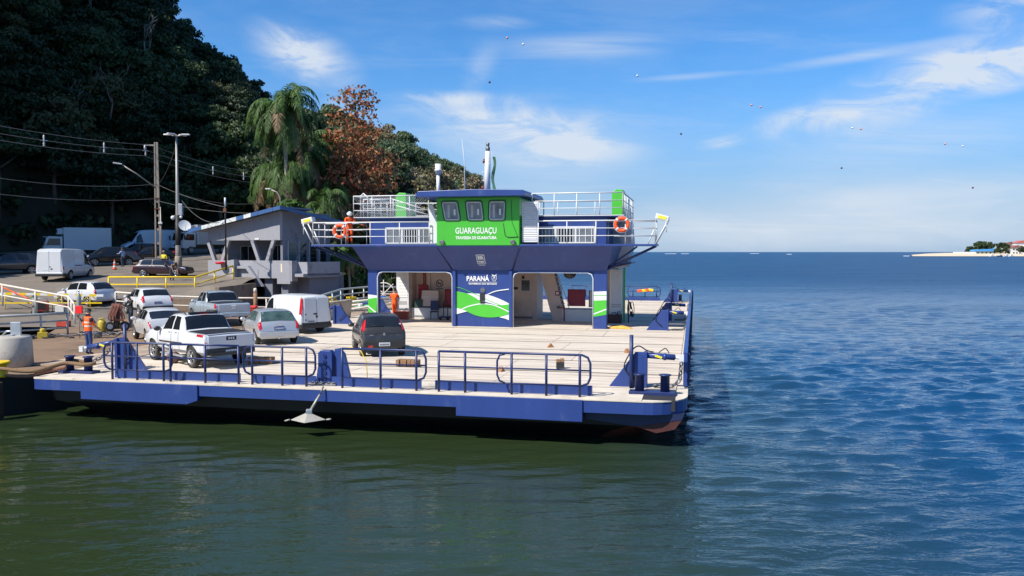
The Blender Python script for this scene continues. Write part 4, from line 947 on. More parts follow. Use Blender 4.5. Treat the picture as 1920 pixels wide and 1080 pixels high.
# ------------------------------------------------------------ vehicles
# station: (x fraction from rear, z low, z belt, z top, half width at belt, half width at top), heights as fractions of H
ST = {
'hatch': [(0, .27, .40, .42, .86, .80), (.012, .20, .50, .53, .94, .86), (.03, .19, .60, .645, .97, .87), (.075, .18, .635, .80, .985, .80), (.125, .18, .64, .93, .99, .76), (.18, .18, .64, .975, 1, .745), (.33, .17, .635, 1.0, 1, .74), (.50, .17, .625, .99, 1, .735), (.60, .17, .615, .945, 1, .72), (.69, .17, .605, .77, 1, .75), (.76, .17, .595, .625, 1, .80), (.87, .18, .54, .575, .975, .80), (.95, .19, .45, .49, .91, .76), (1, .25, .34, .37, .80, .68)],
'suv': [(0, .27, .44, .46, .86, .80), (.012, .22, .54, .57, .94, .86), (.03, .21, .62, .66, .97, .87), (.09, .20, .655, .83, .985, .80), (.15, .20, .66, .95, .99, .76), (.22, .20, .655, .985, 1, .745), (.40, .19, .64, 1.0, 1, .74), (.54, .19, .63, .985, 1, .735), (.62, .19, .62, .93, 1, .72), (.70, .19, .61, .78, 1, .75), (.77, .19, .60, .63, 1, .80), (.88, .20, .56, .60, .975, .80), (.96, .21, .48, .53, .91, .76), (1, .26, .36, .40, .80, .68)],
'sedan': [(0, .27, .42, .45, .86, .80), (.012, .20, .55, .60, .94, .84), (.03, .19, .655, .69, .97, .84), (.12, .18, .67, .705, .99, .82), (.20, .18, .665, .82, 1, .76), (.29, .18, .655, .955, 1, .73), (.40, .17, .645, 1, 1, .725), (.52, .17, .635, .985, 1, .72), (.61, .17, .62, .92, 1, .71), (.69, .17, .61, .76, 1, .75), (.755, .17, .60, .63, 1, .80), (.87, .18, .55, .585, .975, .80), (.95, .19, .46, .50, .91, .76), (1, .25, .34, .38, .80, .68)],
'pickup': [(0, .30, .42, .44, .90, .84), (.008, .28, .62, .64, .96, .86), (.02, .26, .665, .675, .98, .87), (.20, .25, .67, .682, 1, .88), (.305, .25, .67, .685, 1, .88), (.325, .25, .67, .72, 1, .84), (.355, .25, .665, .90, 1, .785), (.385, .25, .66, .98, 1, .76), (.49, .24, .655, 1, 1, .755), (.565, .24, .65, .99, 1, .75), (.615, .24, .645, .945, 1, .745), (.68, .24, .64, .81, 1, .77), (.74, .24, .635, .675, 1, .84), (.86, .25, .61, .65, .99, .85), (.945, .26, .55, .60, .95, .82), (.985, .27, .46, .51, .89, .76), (1, .30, .38, .42, .82, .70)],
'van': [(0, .20, .42, .44, .92, .90), (.006, .17, .52, .80, .96, .87), (.012, .16, .54, .95, .975, .85), (.05, .15, .54, .99, .99, .83), (.25, .14, .54, 1, 1, .82), (.50, .14, .53, 1, 1, .82), (.64, .14, .525, .975, 1, .80), (.72, .14, .52, .86, 1, .77), (.79, .14, .51, .66, 1, .78), (.835, .15, .50, .545, .99, .80), (.92, .16, .45, .50, .95, .78), (.975, .17, .38, .42, .89, .72), (1, .2, .3, .34, .8, .66)],
'bigvan': [(0, .17, .40, .44, .93, .90), (.005, .15, .44, .84, .965, .85), (.01, .14, .45, .965, .98, .83), (.04, .13, .45, .995, .99, .81), (.25, .12, .45, 1, 1, .80), (.55, .12, .45, .99, 1, .80), (.68, .12, .45, .965, 1, .79), (.745, .12, .45, .89, 1, .77), (.82, .12, .44, .66, 1, .78), (.87, .13, .42, .475, .99, .82), (.94, .14, .37, .43, .95, .80), (.98, .15, .31, .36, .89, .74), (1, .18, .25, .29, .8, .68)],
'wagon': [(0, .27, .40, .42, .9, .84), (.01, .22, .50, .53, .95, .87), (.025, .20, .60, .63, .97, .86), (.08, .19, .63, .80, .985, .80), (.13, .19, .63, .945, .99, .77), (.20, .18, .63, .99, 1, .76), (.40, .18, .625, 1, 1, .755), (.52, .18, .62, .985, 1, .75), (.58, .18, .61, .93, 1, .74), (.65, .18, .60, .76, 1, .76), (.71, .18, .595, .62, 1, .80), (.85, .18, .56, .585, .98, .80), (.97, .19, .50, .53, .94, .78), (1, .24, .36, .40, .86, .72)],
}
def make_car(name, label, cat_, st, L, W_, H, paint, axles, wr, pos, yaw, group=None, glass=None, side=((.17, .43), (.45, .64)), rear=(.045, .16), wind=(.615, .745), tail=(.02, .075, 3.6, 7.2), dark_sill=False, plate=('plate_w', .0), extra=None, rimmat=None, qs=(5.25, 6.9), taildark=False, sides_closed=False, headl=True, clad=None):
    glass = glass or m_glass
    r = thing(name, label, cat_, pos, yaw, group)
    T_ = ST[st]; hw = W_/2
    def half(x):
        f = x/L+.5
        f = max(0, min(1, f))
        for a, b in zip(T_, T_[1:]):
            if f <= b[0]:
                t = (f-a[0])/(b[0]-a[0]); s = [p+(q-p)*t for p, q in zip(a, b)]; break
        _, zl, zb, zt, w, wt = s; zl *= H; zb *= H; zt *= H; w *= hw; wt *= hw
        g = max(0, zt-zb)
        return [(0, zl), (w*.80, zl), (w*.94, zl+.07*H), (w, zl+.55*(zb-zl)), (w*.985, zb-.05*H*.6), (w*.955, zb), (w*.955+(wt-w*.955)*.46, zb+g*.5), (wt*1.0, zb+max(g-.05, g*.5)), (wt*.86, zb+max(g-.008, g*.7)), (0, zt+.015)]
    def sp(x, q, s=1):
        h = half(x); i = min(8, int(q)); t = q-i
        return Vector((x, s*(h[i][0]+(h[i+1][0]-h[i][0])*t), h[i][1]+(h[i+1][1]-h[i][1])*t))
    def spn(x, q, s, off):
        e = .02; p = sp(x, q, s); a = sp(min(L/2, x+e), q, s)-sp(max(-L/2, x-e), q, s); b = sp(x, min(9, q+.05), s)-sp(x, max(0, q-.05), s)
        n = a.cross(b)
        if n.length < 1e-9: n = Vector((0, 0, 1))
        n.normalize()
        if n.dot(Vector((0, p.y, .25*p.z))) < 0: n = -n
        return p+n*off
    X = lambda f: (f-.5)*L
    # body shell with cut wheel arches
    mb = MB(); P_ = []
    xs = []
    for a, b in zip(T_, T_[1:]):
        k = max(1, round((b[0]-a[0])*L/.28))
        xs += [a[0]+(b[0]-a[0])*i/k for i in range(k)]
    xs.append(1.0)
    for f in xs:
        h = half(X(f)); P_.append([(X(f), y, z) for y, z in h]+[(X(f), -y, z) for y, z in h[-2:0:-1]])
    n = len(P_[0]); vs = [p for row in P_ for p in row]; fs = []
    for i in range(len(P_)-1):
        for j in range(n): fs.append((i*n+j, i*n+(j+1) % n, (i+1)*n+(j+1) % n, (i+1)*n+j))
    fs += [tuple(range(n)), tuple(range((len(P_)-1)*n, len(P_)*n))]
    mb.add(vs, fs, True)
    body = mb.build('body', [paint, m_black])
    cut = MB()
    for ax in axles:
        for s in (-1, 1): cut.lathe([(wr*1.17, hw*.42*s), (wr*1.17, hw*1.2*s)], (X(ax), 0, wr*.98), 20, 'y')
    co = cut.build('cut', m_black); md = body.modifiers.new('b', 'BOOLEAN'); md.operation = 'DIFFERENCE'; md.solver = 'EXACT'; md.object = co
    bpy.context.view_layer.update()
    me = bpy.data.meshes.new_from_object(body.evaluated_get(bpy.context.evaluated_depsgraph_get()))
    bpy.data.objects.remove(body); bpy.data.objects.remove(co); me.materials.clear(); me.materials.append(paint); me.materials.append(m_black)
    for p in me.polygons:
        c = p.center; p.material_index = 0
        for ax in axles:
            if abs((Vector((c.x-X(ax), 0, c.z-wr*.98))).length-wr*1.17) < .05 and abs(c.y) < hw*.99 and abs(p.normal.y) < .3: p.material_index = 1
            if abs(c.y) < hw*.5 and abs(p.normal.y) > .8 and abs(c.x-X(ax)) < wr*1.2: p.material_index = 1
    me.set_sharp_from_angle(angle=radians(32))
    body = bpy.data.objects.new('body', me); C.objects.link(body); body.parent = r
    def patch(nm, mat, f0, f1, q0, q1, sides=(1, -1), off=.008, nx=6, nq=4, parent=r, slant=(0, 0)):
        o = None
        for s in sides:
            g = [[spn(X(f0+(f1-f0)*i/nx+(slant[0]*(1-i/nx)+slant[1]*i/nx)*(j/nq)), q0+(q1-q0)*j/nq, s, off) for j in range(nq+1)] for i in range(nx+1)]
            o = MB().grid(g).build(nm, mat, parent)
        return o
    def over(nm, mat, f0, f1, q0, off=.008, nx=6, parent=r):
        qs_ = [q0+(9-q0)*j/4 for j in range(5)]; g = []
        for i in range(nx+1):
            x = X(f0+(f1-f0)*i/nx); g.append([spn(x, q, 1, off) for q in qs_]+[spn(x, q, -1, off) for q in qs_[-2::-1]])
        return MB().grid(g).build(nm, mat, parent)
    if rear: over('rear_window', glass, rear[0], rear[1], 7.25)
    if wind: over('windscreen', m_glass, wind[0], wind[1], 7.2)
    for k, (a, b) in enumerate(side):
        patch('side_window', glass, a, b, qs[0], qs[1], slant=((.03 if k == 0 else 0), (-.0 if k < len(side)-1 else -.015)))
    # sills, seams, handles
    if dark_sill: patch('sill_trim', m_dark, axles[0]+wr*1.2/L, axles[1]-wr*1.2/L, 1.05, 2.25, off=.012)
    fA = axles[0]+wr*1.25/L; fB = axles[1]-wr*1.25/L
    seams = [fB-.005, (side[-1][0]-.008) if side else .5]+([max(fA+.012, side[0][0]+.0)] if len(side) > 1 else [])
    for f in seams: patch('panel_gap', m_black, f-.0018, f+.0018, 2.0, 5.05, off=.004, nx=1, nq=6)
    if len(side) > 1 or sides_closed:
        for f in [seams[1]+.012]+([seams[2]+.02] if len(seams) > 2 else []): patch('door_handle', m_dark if clad else paint, f, f+.035, 4.25, 4.5, off=.022, nx=2, nq=2)
    if clad:
        patch('door_strip', m_dark, fA+.03, fB-.03, 2.75, 2.95, off=.012)
    # lamps
    if tail:
        o = patch('tail_light', m_dark if taildark else m_tail, tail[0], tail[1], tail[2], tail[3], off=.014, nx=5, nq=6)
        if taildark: patch('tail_light', m_tail, tail[0], tail[1]*.9, tail[2]+.2, tail[3]-.3, off=.02, nx=5, nq=6)
    if headl: patch('headlight', m_head, .90, .985, 4.05, 5.6, off=.014, nx=5, nq=4)
    zl = T_[0][1]*H
    B('rear_bumper', m_dark if (dark_sill or clad or st == 'van') else paint, r, -L/2-.045, -L/2+.12, -hw*.93, hw*.93, zl-.03, zl+.19, bevel=.035)
    B('front_bumper', m_dark if dark_sill else paint, r, L/2-.16, L/2+.03, -hw*.80, hw*.80, zl-.03, zl+.14, bevel=.03)
    B('grille', m_dark, r, L/2-.03, L/2+.012, -hw*.5, hw*.5, zl+.11, zl+.20)
    zp = plate[1]*H
    xr = min(sp(X(f), 9).x for f in (0, .01, .02, .03, .05) if sp(X(f), 9).z >= zp-.02) if zp else -L/2
    if zp: pl = B('number_plate', m_plate if plate[0] == 'plate_w' else m_plateb, r, xr-.055, xr-.02, -.2, .2, zp-.065, zp+.065)
    if zp:
        rnd = random.Random(len(label)); g = MB()
        for i in range(7): g.box(xr-.058, xr-.054, -.17+i*.05, -.14+i*.05, zp-.04, zp+.025)
        g.build('plate_digits', m_ink if plate[0] == 'plate_w' else m_plate, pl)
    # mirrors
    fm = (side[-1][1]+.035) if side else .68
    for s in (1, -1): MB().sphere((0, 0, 0), 1, 10, 6, (.07, .13, .085)).build('wing_mirror', m_dark if clad or st in ('van', 'bigvan', 'wagon') else paint, r).location = sp(X(fm), 5.15, s)+Vector((0, s*.13, .05))
    # wheels share meshes per radius
    for ax in axles:
        for s in (1, -1):
            tm, rm = wheel_mesh(wr, rimmat)
            t = bpy.data.objects.new('wheel', None); C.objects.link(t); t.parent = r; t.location = (X(ax), s*(hw-.115), wr); t.rotation_euler = (0, random.uniform(0, 1), 0 if s > 0 else pi)
            for me, nn in ((tm, 'tyre'), (rm, 'rim')):
                o = bpy.data.objects.new(nn, me); C.objects.link(o); o.parent = t
    if extra: extra(r, X, sp, spn, patch, over, L, hw, H)
    return r
_wm = {}
def wheel_mesh(wr, rim=None):
    k = (round(wr, 3), rim)
    if k not in _wm:
        w = .10; t = MB().lathe([(wr*.66, -w), (wr*.9, -w), (wr*.985, -w*.75), (wr, -w*.4), (wr, w*.4), (wr*.985, w*.75), (wr*.9, w), (wr*.66, w*.96)], (0, 0, 0), 26, 'y', caps=False)
        m = MB().lathe([(wr*.67, w*.55), (wr*.67, w*.97), (wr*.60, w*.9), (wr*.56, w*.45)], (0, 0, 0), 24, 'y', caps=False)
        for i in range(5):
            a = 2*pi*i/5
            for d in (-.16, .16): m.obox((wr*.36*cos(a+d*.7), w*.72, wr*.36*sin(a+d*.7)), (wr*.5, .03, wr*.09), ry=-(a+d*.2))
        m.lathe([(wr*.16, w*.5), (wr*.16, w*.9), (wr*.06, w*.95)], (0, 0, 0), 12, 'y'); m.mi = 1; m.lathe([(wr*.6, w*.3), (wr*.6, w*.36)], (0, 0, 0), 20, 'y')
        _wm[k] = (t.mesh('tyre', m_tyre), m.mesh('rim', [rim or m_rim, m_dark]))
    return _wm[k]
def carpaint(n, col, rough=.28, metal=0, dirt=None): return M(n, col, rough, metal, var=.03, vs=1.5, coat=.6, dirt=dirt)
pw = carpaint('car_white', (.63, .64, .65)); psv = carpaint('car_silver', (.47, .49, .51), .32, .45); pdk = carpaint('car_dark_grey', (.035, .035, .036), .32, .2, dirt=((.16, .13, .10), .35, 1.6, .5))
pbl = carpaint('car_pale_blue', (.42, .50, .56), .32, .35); pma = carpaint('car_maroon', (.035, .013, .018), .3); pbk = carpaint('car_black', (.010, .011, .013), .22); pgy = carpaint('car_graphite', (.05, .055, .065), .25, .5)
pw2 = carpaint('van_white', (.64, .65, .66), .35, dirt=((.5, .46, .4), .3, 2.0, .6)); pws = carpaint('car_pearl', (.60, .60, .60), .3, .2)
gmix = m_glassg
def R(a): return radians(a)
def toro_extra(r, X, sp, spn, patch, over, L, hw, H):
    over('tonneau_cover', m_black, .015, .295, 7.4, .02); over('rear_screen', m_glass, .322, .378, 7.15, .012)
    for s in (1, -1): T('roof_rail', m_dark, r, [sp(X(.40), 8, s)+Vector((0, 0, .03)), sp(X(.43), 8, s)+Vector((0, 0, .09)), sp(X(.58), 8, s)+Vector((0, 0, .08)), sp(X(.61), 8, s)+Vector((0, 0, .02))], .022, 6)
    B('spoiler', m_dark, r, X(.385), X(.41), -.5, .5, H*.985, H*1.03); B('brake_lamp', m_tail, r, X(.372), X(.378), -.16, .16, H*.985, H*1.01)
    bd = B('tailgate_badge', m_ink, r, -L/2-.012, -L/2-.001, -.20, .16, H*.545, H*.625, bevel=.01)
    for i in range(3): B('badge_bar', m_plate, bd, -L/2-.017, -L/2-.012, -.12+i*.08, -.07+i*.08, H*.565, H*.605)
    B('tailgate', M('car_white_gate', (.56, .57, .59), .35, coat=.4, var=.02), r, -L/2-.01, -L/2+.05, -hw*.84, hw*.84, H*.40, H*.645, bevel=.02)
    B('side_step', m_steel, r, X(.30), X(.66), hw*.93, hw*1.04, H*.19, H*.215); B('side_step', m_steel, r, X(.30), X(.66), -hw*1.04, -hw*.93, H*.19, H*.215)
    B('tow_step', m_dark, r, -L/2-.11, -L/2-.04, -hw*.8, hw*.8, H*.27, H*.33, bevel=.02)
make_car('pickup_truck', 'white crew cab pickup with black tonneau cover and roof rails on the ferry deck', 'pickup', 'pickup', 4.92, 1.85, 1.73, pw, (.205, .815), .37, (-11.04, 28.85, DECK), R(136), 'vehicles on the ferry deck', side=((.385, .485), (.505, .645)), rear=None, wind=(.605, .725), tail=(.004, .11, 3.95, 4.98), clad=1, plate=('plate_w', .33), extra=toro_extra)
def s10_extra(r, X, sp, spn, patch, over, L, hw, H):
    over('bed_cover', m_dark, .03, .295, 7.4, .02); over('rear_screen', m_glass, .322, .375, 7.2, .012); B('brake_lamp', m_tail, r, X(.395), X(.402), -.2, .2, H*.965, H*.99)
    for s in (1, -1): T('sport_bar', m_dark, r, [sp(X(.39), 7, s)+Vector((0, 0, .02)), sp(X(.30), 6.5, s)+Vector((0, 0, .03)), sp(X(.18), 6, s)+Vector((0, -s*.05, .03))], .04, 6)
    B('tailgate', M('car_pale_blue_gate', (.46, .50, .54), .3, .3, coat=.4, var=.02), r, -L/2-.012, -L/2+.05, -hw*.82, hw*.82, H*.43, H*.65, bevel=.02); B('tailgate_handle', m_chrome, r, -L/2-.03, -L/2-.01, -.13, .13, H*.60, H*.625); B('tailgate_emblem', m_chrome, r, -L/2-.022, -L/2-.01, -.09, .09, H*.53, H*.55)
make_car('pickup_truck', 'pale blue crew cab pickup with sport bar behind the white van and hatchback', 'pickup', 'pickup', 5.3, 1.88, 1.78, pbl, (.20, .82), .37, (-16.2, 45.4, 1.24), R(127), 'vehicles rolling off over the dock', side=((.385, .485), (.505, .645)), rear=None, wind=(.605, .725), tail=(.008, .05, 3.4, 5.0), plate=('plate_w', .30), extra=s10_extra)
def a3_extra(r, X, sp, spn, patch, over, L, hw, H):
    T('aerial', m_black, r, [sp(X(.2), 9), sp(X(.17), 9)+Vector((0, 0, .22))], .008, 4)
    B('emblem', m_chrome, r, X(.012)-.03, X(.012), -.14, .14, H*.585, H*.61); MB().tube([(-L/2-.02, .05, .3), (-L/2-.16, .05, .3)], .03, 8).build('tow_bar', m_chrome, r)
    over('rear_panel', paint_patch, .0, .013, 7.0, .006)
paint_patch = psv
make_car('hatchback_car', 'silver hatchback with clear rear window between the white pickup and white van', 'car', 'hatch', 4.15, 1.735, 1.42, psv, (.19, .80), .315, (-10.55, 35.75, DECK), R(118), 'vehicles on the ferry deck', glass=gmix, side=((.20, .40), (.42, .645)), tail=(.008, .05, 4.1, 7.5), plate=('plate_b', .50), extra=a3_extra)
def doblo_extra(r, X, sp, spn, patch, over, L, hw, H):
    for s, w in ((1, (.02, hw*.80)), (-1, (-hw*.80, -.02))): B('rear_door', pw2, r, -L/2-.028, -L/2+.03, min(w), max(w), H*.24, H*.94, bevel=.03)
    B('door_emblem', m_ink, r, -L/2-.035, -L/2-.027, -.02, .18, H*.50, H*.54); B('door_handle', m_dark, r, -L/2-.04, -L/2-.027, -.05, .05, H*.42, H*.48)
    for z in (.36, .5): B('hinge', m_dark, r, -L/2-.035, -L/2-.027, hw*.66, hw*.74, H*z, H*(z+.03))
    B('rear_bumper_corner', m_dark, r, -L/2-.06, -L/2+.4, -hw*.97, hw*.97, H*.15, H*.26, bevel=.03); T('panel_seam', m_trim, r, [sp(X(.05), 5, 1)+Vector((0, .01, 0)), sp(X(.55), 5, 1)+Vector((0, .01, 0))], .006, 4)
    n = B('number_plate', m_plate, r, -L/2-.05, -L/2-.028, .12, .50, H*.30, H*.36)
    for i in range(7): B('plate_digit', m_ink, n, -L/2-.054, -L/2-.05, .15+i*.048, .18+i*.048, H*.31, H*.35)
make_car('cargo_van', 'white panel van with closed rear doors at the left edge of the ferry deck', 'van', 'van', 4.16, 1.72, 1.82, pw2, (.20, .80), .33, (-10.75, 40.2, DECK-.01), R(138), 'vehicles on the ferry deck', side=((.57, .73),), rear=None, wind=(.70, .825), tail=(.004, .045, 4.3, 7.3), qs=(5.2, 6.7), taildark=True, plate=('plate_w', 0), extra=doblo_extra)
def uno_extra(r, X, sp, spn, patch, over, L, hw, H):
    over('hatch_panel', m_dark, .012, .05, 7.2, .01); B('emblem', m_chrome, r, X(.02)-.05, X(.02)-.03, -.04, .04, H*.53, H*.59); B('model_plate', m_chrome, r, X(.02)-.045, X(.02)-.03, .38, .52, H*.52, H*.55)
    B('fog_reflector', m_tail, r, -L/2-.055, -L/2-.04, .42, .58, H*.25, H*.30); MB().lathe([(.04, 0), (.04, .01)], (0, 0, 0), 10, 'x').build('round_sticker', m_plate, r).location = spn(X(.075), 7.7, -1, .014)
    T('wiper', m_black, r, [spn(X(.05), 9, 1, .03), spn(X(.065), 8.2, 1, .03)], .012, 4); T('aerial', m_black, r, [sp(X(.55), 9), sp(X(.50), 9)+Vector((0, 0, .3))], .007, 4)
make_car('hatchback_car', 'dusty dark grey tall hatchback seen from behind alone on the ferry deck', 'car', 'suv', 3.77, 1.66, 1.52, pdk, (.16, .815), .30, (-5.2, 31.8, DECK), R(107), 'vehicles on the ferry deck', side=((.21, .41), (.43, .66)), rear=(.05, .155), tail=(.03, .13, 5.05, 7.35), dark_sill=True, plate=('plate_w', .32), extra=uno_extra)
make_car('suv', 'white compact suv with dark rear window between the grey hatchback and the pale blue pickup', 'suv', 'suv', 4.3, 1.77, 1.60, pw, (.185, .80), .335, (-21.3, 48.2, 1.48), R(129), 'vehicles rolling off over the dock', side=((.23, .42), (.44, .66)), rear=(.06, .15), tail=(.01, .07, 4.2, 7.5), dark_sill=True, plate=('plate_b', .50))
make_car('sedan_car', 'pale silver sedan mostly hidden behind the white pickup', 'car', 'sedan', 4.4, 1.73, 1.46, pws, (.19, .80), .315, (-15.6, 36.5, 1.24), R(124), 'vehicles rolling off over the dock', side=((.26, .41), (.43, .64)), rear=(.14, .27), wind=(.62, .74), tail=(.008, .06, 4.0, 5.6), plate=('plate_w', .55))
make_car('hatchback_car', 'white hatchback with dark rear window leaving the dock beside the striped barrier', 'car', 'hatch', 3.92, 1.66, 1.47, carpaint('car_white_gol', (.56, .57, .60)), (.19, .80), .305, (-26.7, 51.6, 1.84), R(155), 'vehicles rolling off over the dock', side=((.20, .40), (.42, .645)), tail=(.008, .05, 4.1, 7.4), plate=('plate_w', .0))
def transit_extra(r, X, sp, spn, patch, over, L, hw, H):
    for w in ((.01, hw*.82), (-hw*.82, -.01)): B('rear_door', pw2, r, -L/2-.025, -L/2+.03, w[0], w[1], H*.20, H*.92, bevel=.02)
    B('door_handle', m_dark, r, -L/2-.035, -L/2-.024, -.12, .02, H*.42, H*.44); B('number_plate', m_plate, r, -L/2-.035, -L/2-.024, .06, .46, H*.33, H*.37); B('door_badge', m_ink, r, -L/2-.035, -L/2-.024, -.22, -.10, H*.34, H*.38)
    B('slide_rail', m_dark, r, X(.34), X(.56), -hw*1.01, -hw*.985, H*.455, H*.475); B('corner_bumper', m_dark, r, -L/2-.06, -L/2+.5, -hw*1.0, hw*1.0, H*.13, H*.22, bevel=.03)
    for f in (.33, .60): patch('panel_gap', m_black, f-.0015, f+.0015, 1.5, 6.8, (-1, 1), .004, 1, 6)
make_car('cargo_van', 'tall white cargo van with two rear doors standing half in shade on the road', 'van', 'bigvan', 5.0, 1.97, 2.25, pw2, (.21, .80), .35, (-32.6, 60.6, 3.12), R(92), 'vehicles waiting on the road', side=((.63, .80),), rear=None, wind=(.73, .86), tail=(.003, .02, 3.2, 4.6), qs=(5.1, 6.6), sides_closed=True, dark_sill=False, plate=('plate_w', 0), extra=transit_extra)
def wagon_extra(r, X, sp, spn, patch, over, L, hw, H):
    b = B('roof_rack', m_steel, r, X(.2), X(.55), -.55, .55, H*1.02, H*1.04)
    o = MB().obox((X(.0)-.25, 0, H*1.16), (1.0, 1.2, .05), ry=radians(38)).build('raised_tailgate', m_dark, r)
make_car('station_wagon', 'old maroon station wagon with its tailgate open beside the grey lamp pole', 'car', 'wagon', 4.1, 1.62, 1.38, pma, (.20, .80), .30, (-26.2, 62.2, 3.25), R(-3), 'vehicles waiting on the road', side=((.15, .36), (.38, .60)), wind=(.60, .70), tail=(.008, .03, 3.6, 5.0), extra=wagon_extra, plate=('plate_w', 0))
make_car('suv', 'black suv with bright headlight beside the man in the pale blue shirt', 'suv', 'suv', 4.6, 1.85, 1.72, pbk, (.19, .80), .36, (-35.7, 73.2, 3.88), R(222), 'vehicles waiting on the road', side=((.23, .42), (.44, .66)), plate=('plate_w', 0))
make_car('suv', 'graphite suv at the left edge of the picture in deep shade', 'suv', 'suv', 4.4, 1.8, 1.68, pgy, (.19, .80), .345, (-39.2, 64.5, 3.38), R(222), 'vehicles waiting on the road', side=((.23, .42), (.44, .66)), plate=('plate_w', 0))
make_car('sedan_car', 'black sedan parked below the tall white van behind the suv', 'car', 'sedan', 4.5, 1.8, 1.45, pbk, (.19, .80), .32, (-34.6, 79.0, 4.22), R(214), 'vehicles waiting on the road', side=((.26, .41), (.43, .64)), rear=(.14, .27), plate=('plate_w', 0))
make_car('suv', 'black suv half hidden behind the man in the pale blue shirt', 'suv', 'suv', 4.4, 1.8, 1.66, pbk, (.19, .80), .345, (-36.0, 79.8, 4.3), R(222), 'vehicles waiting on the road', side=((.23, .42), (.44, .66)), plate=('plate_w', 0))
make_car('delivery_van', 'tall white high roof van in shade with dark windscreen left of the concrete pole', 'van', 'bigvan', 6.0, 2.0, 2.65, carpaint('van_bluish', (.60, .64, .70)), (.20, .80), .35, (-38.6, 88.5, 4.85), R(222), 'vehicles waiting on the road', side=((.68, .80),), rear=None, wind=(.73, .86), tail=None, qs=(5.1, 6.6), sides_closed=True, plate=('plate_w', 0))
def box_truck(name, label, pos, yaw, L, H, cabc, boxc, fridge):
    r = thing(name, label, 'truck', pos, yaw, 'vehicles waiting on the road')
    B('cargo_box', boxc, r, -L/2, L/2-1.75, -1.12, 1.12, 1.0, H, bevel=.03)
    for x in (-L/2+.02, L/2-1.77):
        for s in (-1, 1): B('corner_post', m_white, r, x-.04, x+.04, s*1.13-.02, s*1.13+.02, 1.0, H)
    B('chassis', m_dark, r, -L/2+.1, L/2-.3, -.5, .5, .55, .98)
    c = MB().prism([(L/2-1.65, .75), (L/2-1.65, 2.28), (L/2-.55, 2.32), (L/2-.32, 2.2), (L/2-.02, 1.35), (L/2, .6), (L/2-.35, .55)], 'y', -.98, .98).build('cab', cabc, r, .05)
    def fr(z): return L/2-.02-(z-1.35)/(2.2-1.35)*.30
    a, b2 = 1.42, 2.14
    MB().add([(fr(a)+.012, -.86, a), (fr(a)+.012, .86, a), (fr(b2)+.012, .8, b2), (fr(b2)+.012, -.8, b2)], [(0, 1, 2, 3)]).build('windscreen', m_glass, r)
    for s in (-1, 1): MB().add([(L/2-1.45, s*.987, 1.45), (L/2-.28, s*.987, 1.45), (L/2-.50, s*.987, 2.1), (L/2-1.42, s*.987, 2.1)], [(0, 1, 2, 3)]).build('side_window', m_glass, r)
    for s in (-1, 1):
        B('headlight', m_head, r, L/2-.06, L/2+.015, s*.74-.18, s*.74+.18, .82, 1.0, bevel=.01); T('mirror_arm', m_dark, r, [(L/2-.2, s*.98, 1.5), (L/2-.05, s*1.18, 1.55)], .02, 5); B('wing_mirror', m_dark, r, L/2-.1, L/2-.02, s*1.2-.08, s*1.2+.08, 1.5, 1.95)
    B('front_bumper', m_dark, r, L/2-.2, L/2+.05, -.95, .95, .42, .66, bevel=.03); B('grille', m_dark, r, L/2-.03, L/2+.012, -.5, .5, .85, 1.0); B('sun_visor', cabc, r, L/2-.35, L/2-.05, -.9, .9, 2.22, 2.26)
    if fridge: g = B('refrigeration_unit', m_white, r, L/2-1.75, L/2-1.25, -.7, .7, 2.5, 3.05, bevel=.04); B('unit_grille', m_plateb, g, L/2-1.255, L/2-1.235, -.45, .45, 2.7, 2.95)
    for x in (-L/2+1.2, L/2-1.0):
        for s in (1, -1):
            tm, rm = wheel_mesh(.40); t = bpy.data.objects.new('wheel', None); C.objects.link(t); t.parent = r; t.location = (x, s*.92, .40); t.rotation_euler = (0, 0, 0 if s > 0 else pi)
            for me, nn in ((tm, 'tyre'), (rm, 'rim')): o = bpy.data.objects.new(nn, me); C.objects.link(o); o.parent = t
    return r
box_truck('box_truck', 'white refrigerated box truck behind the tall white cargo van', (-42.1, 80.0, 4.3), R(214), 5.8, 3.15, pw2, M('box_white', (.62, .63, .64), .45, var=.04), True)
box_truck('box_truck', 'white light truck with grey box between the concrete pole and the office', (-33.8, 90.2, 4.92), R(240), 6.4, 3.1, pw2, M('box_grey', (.45, .45, .45), .5, var=.04), True)
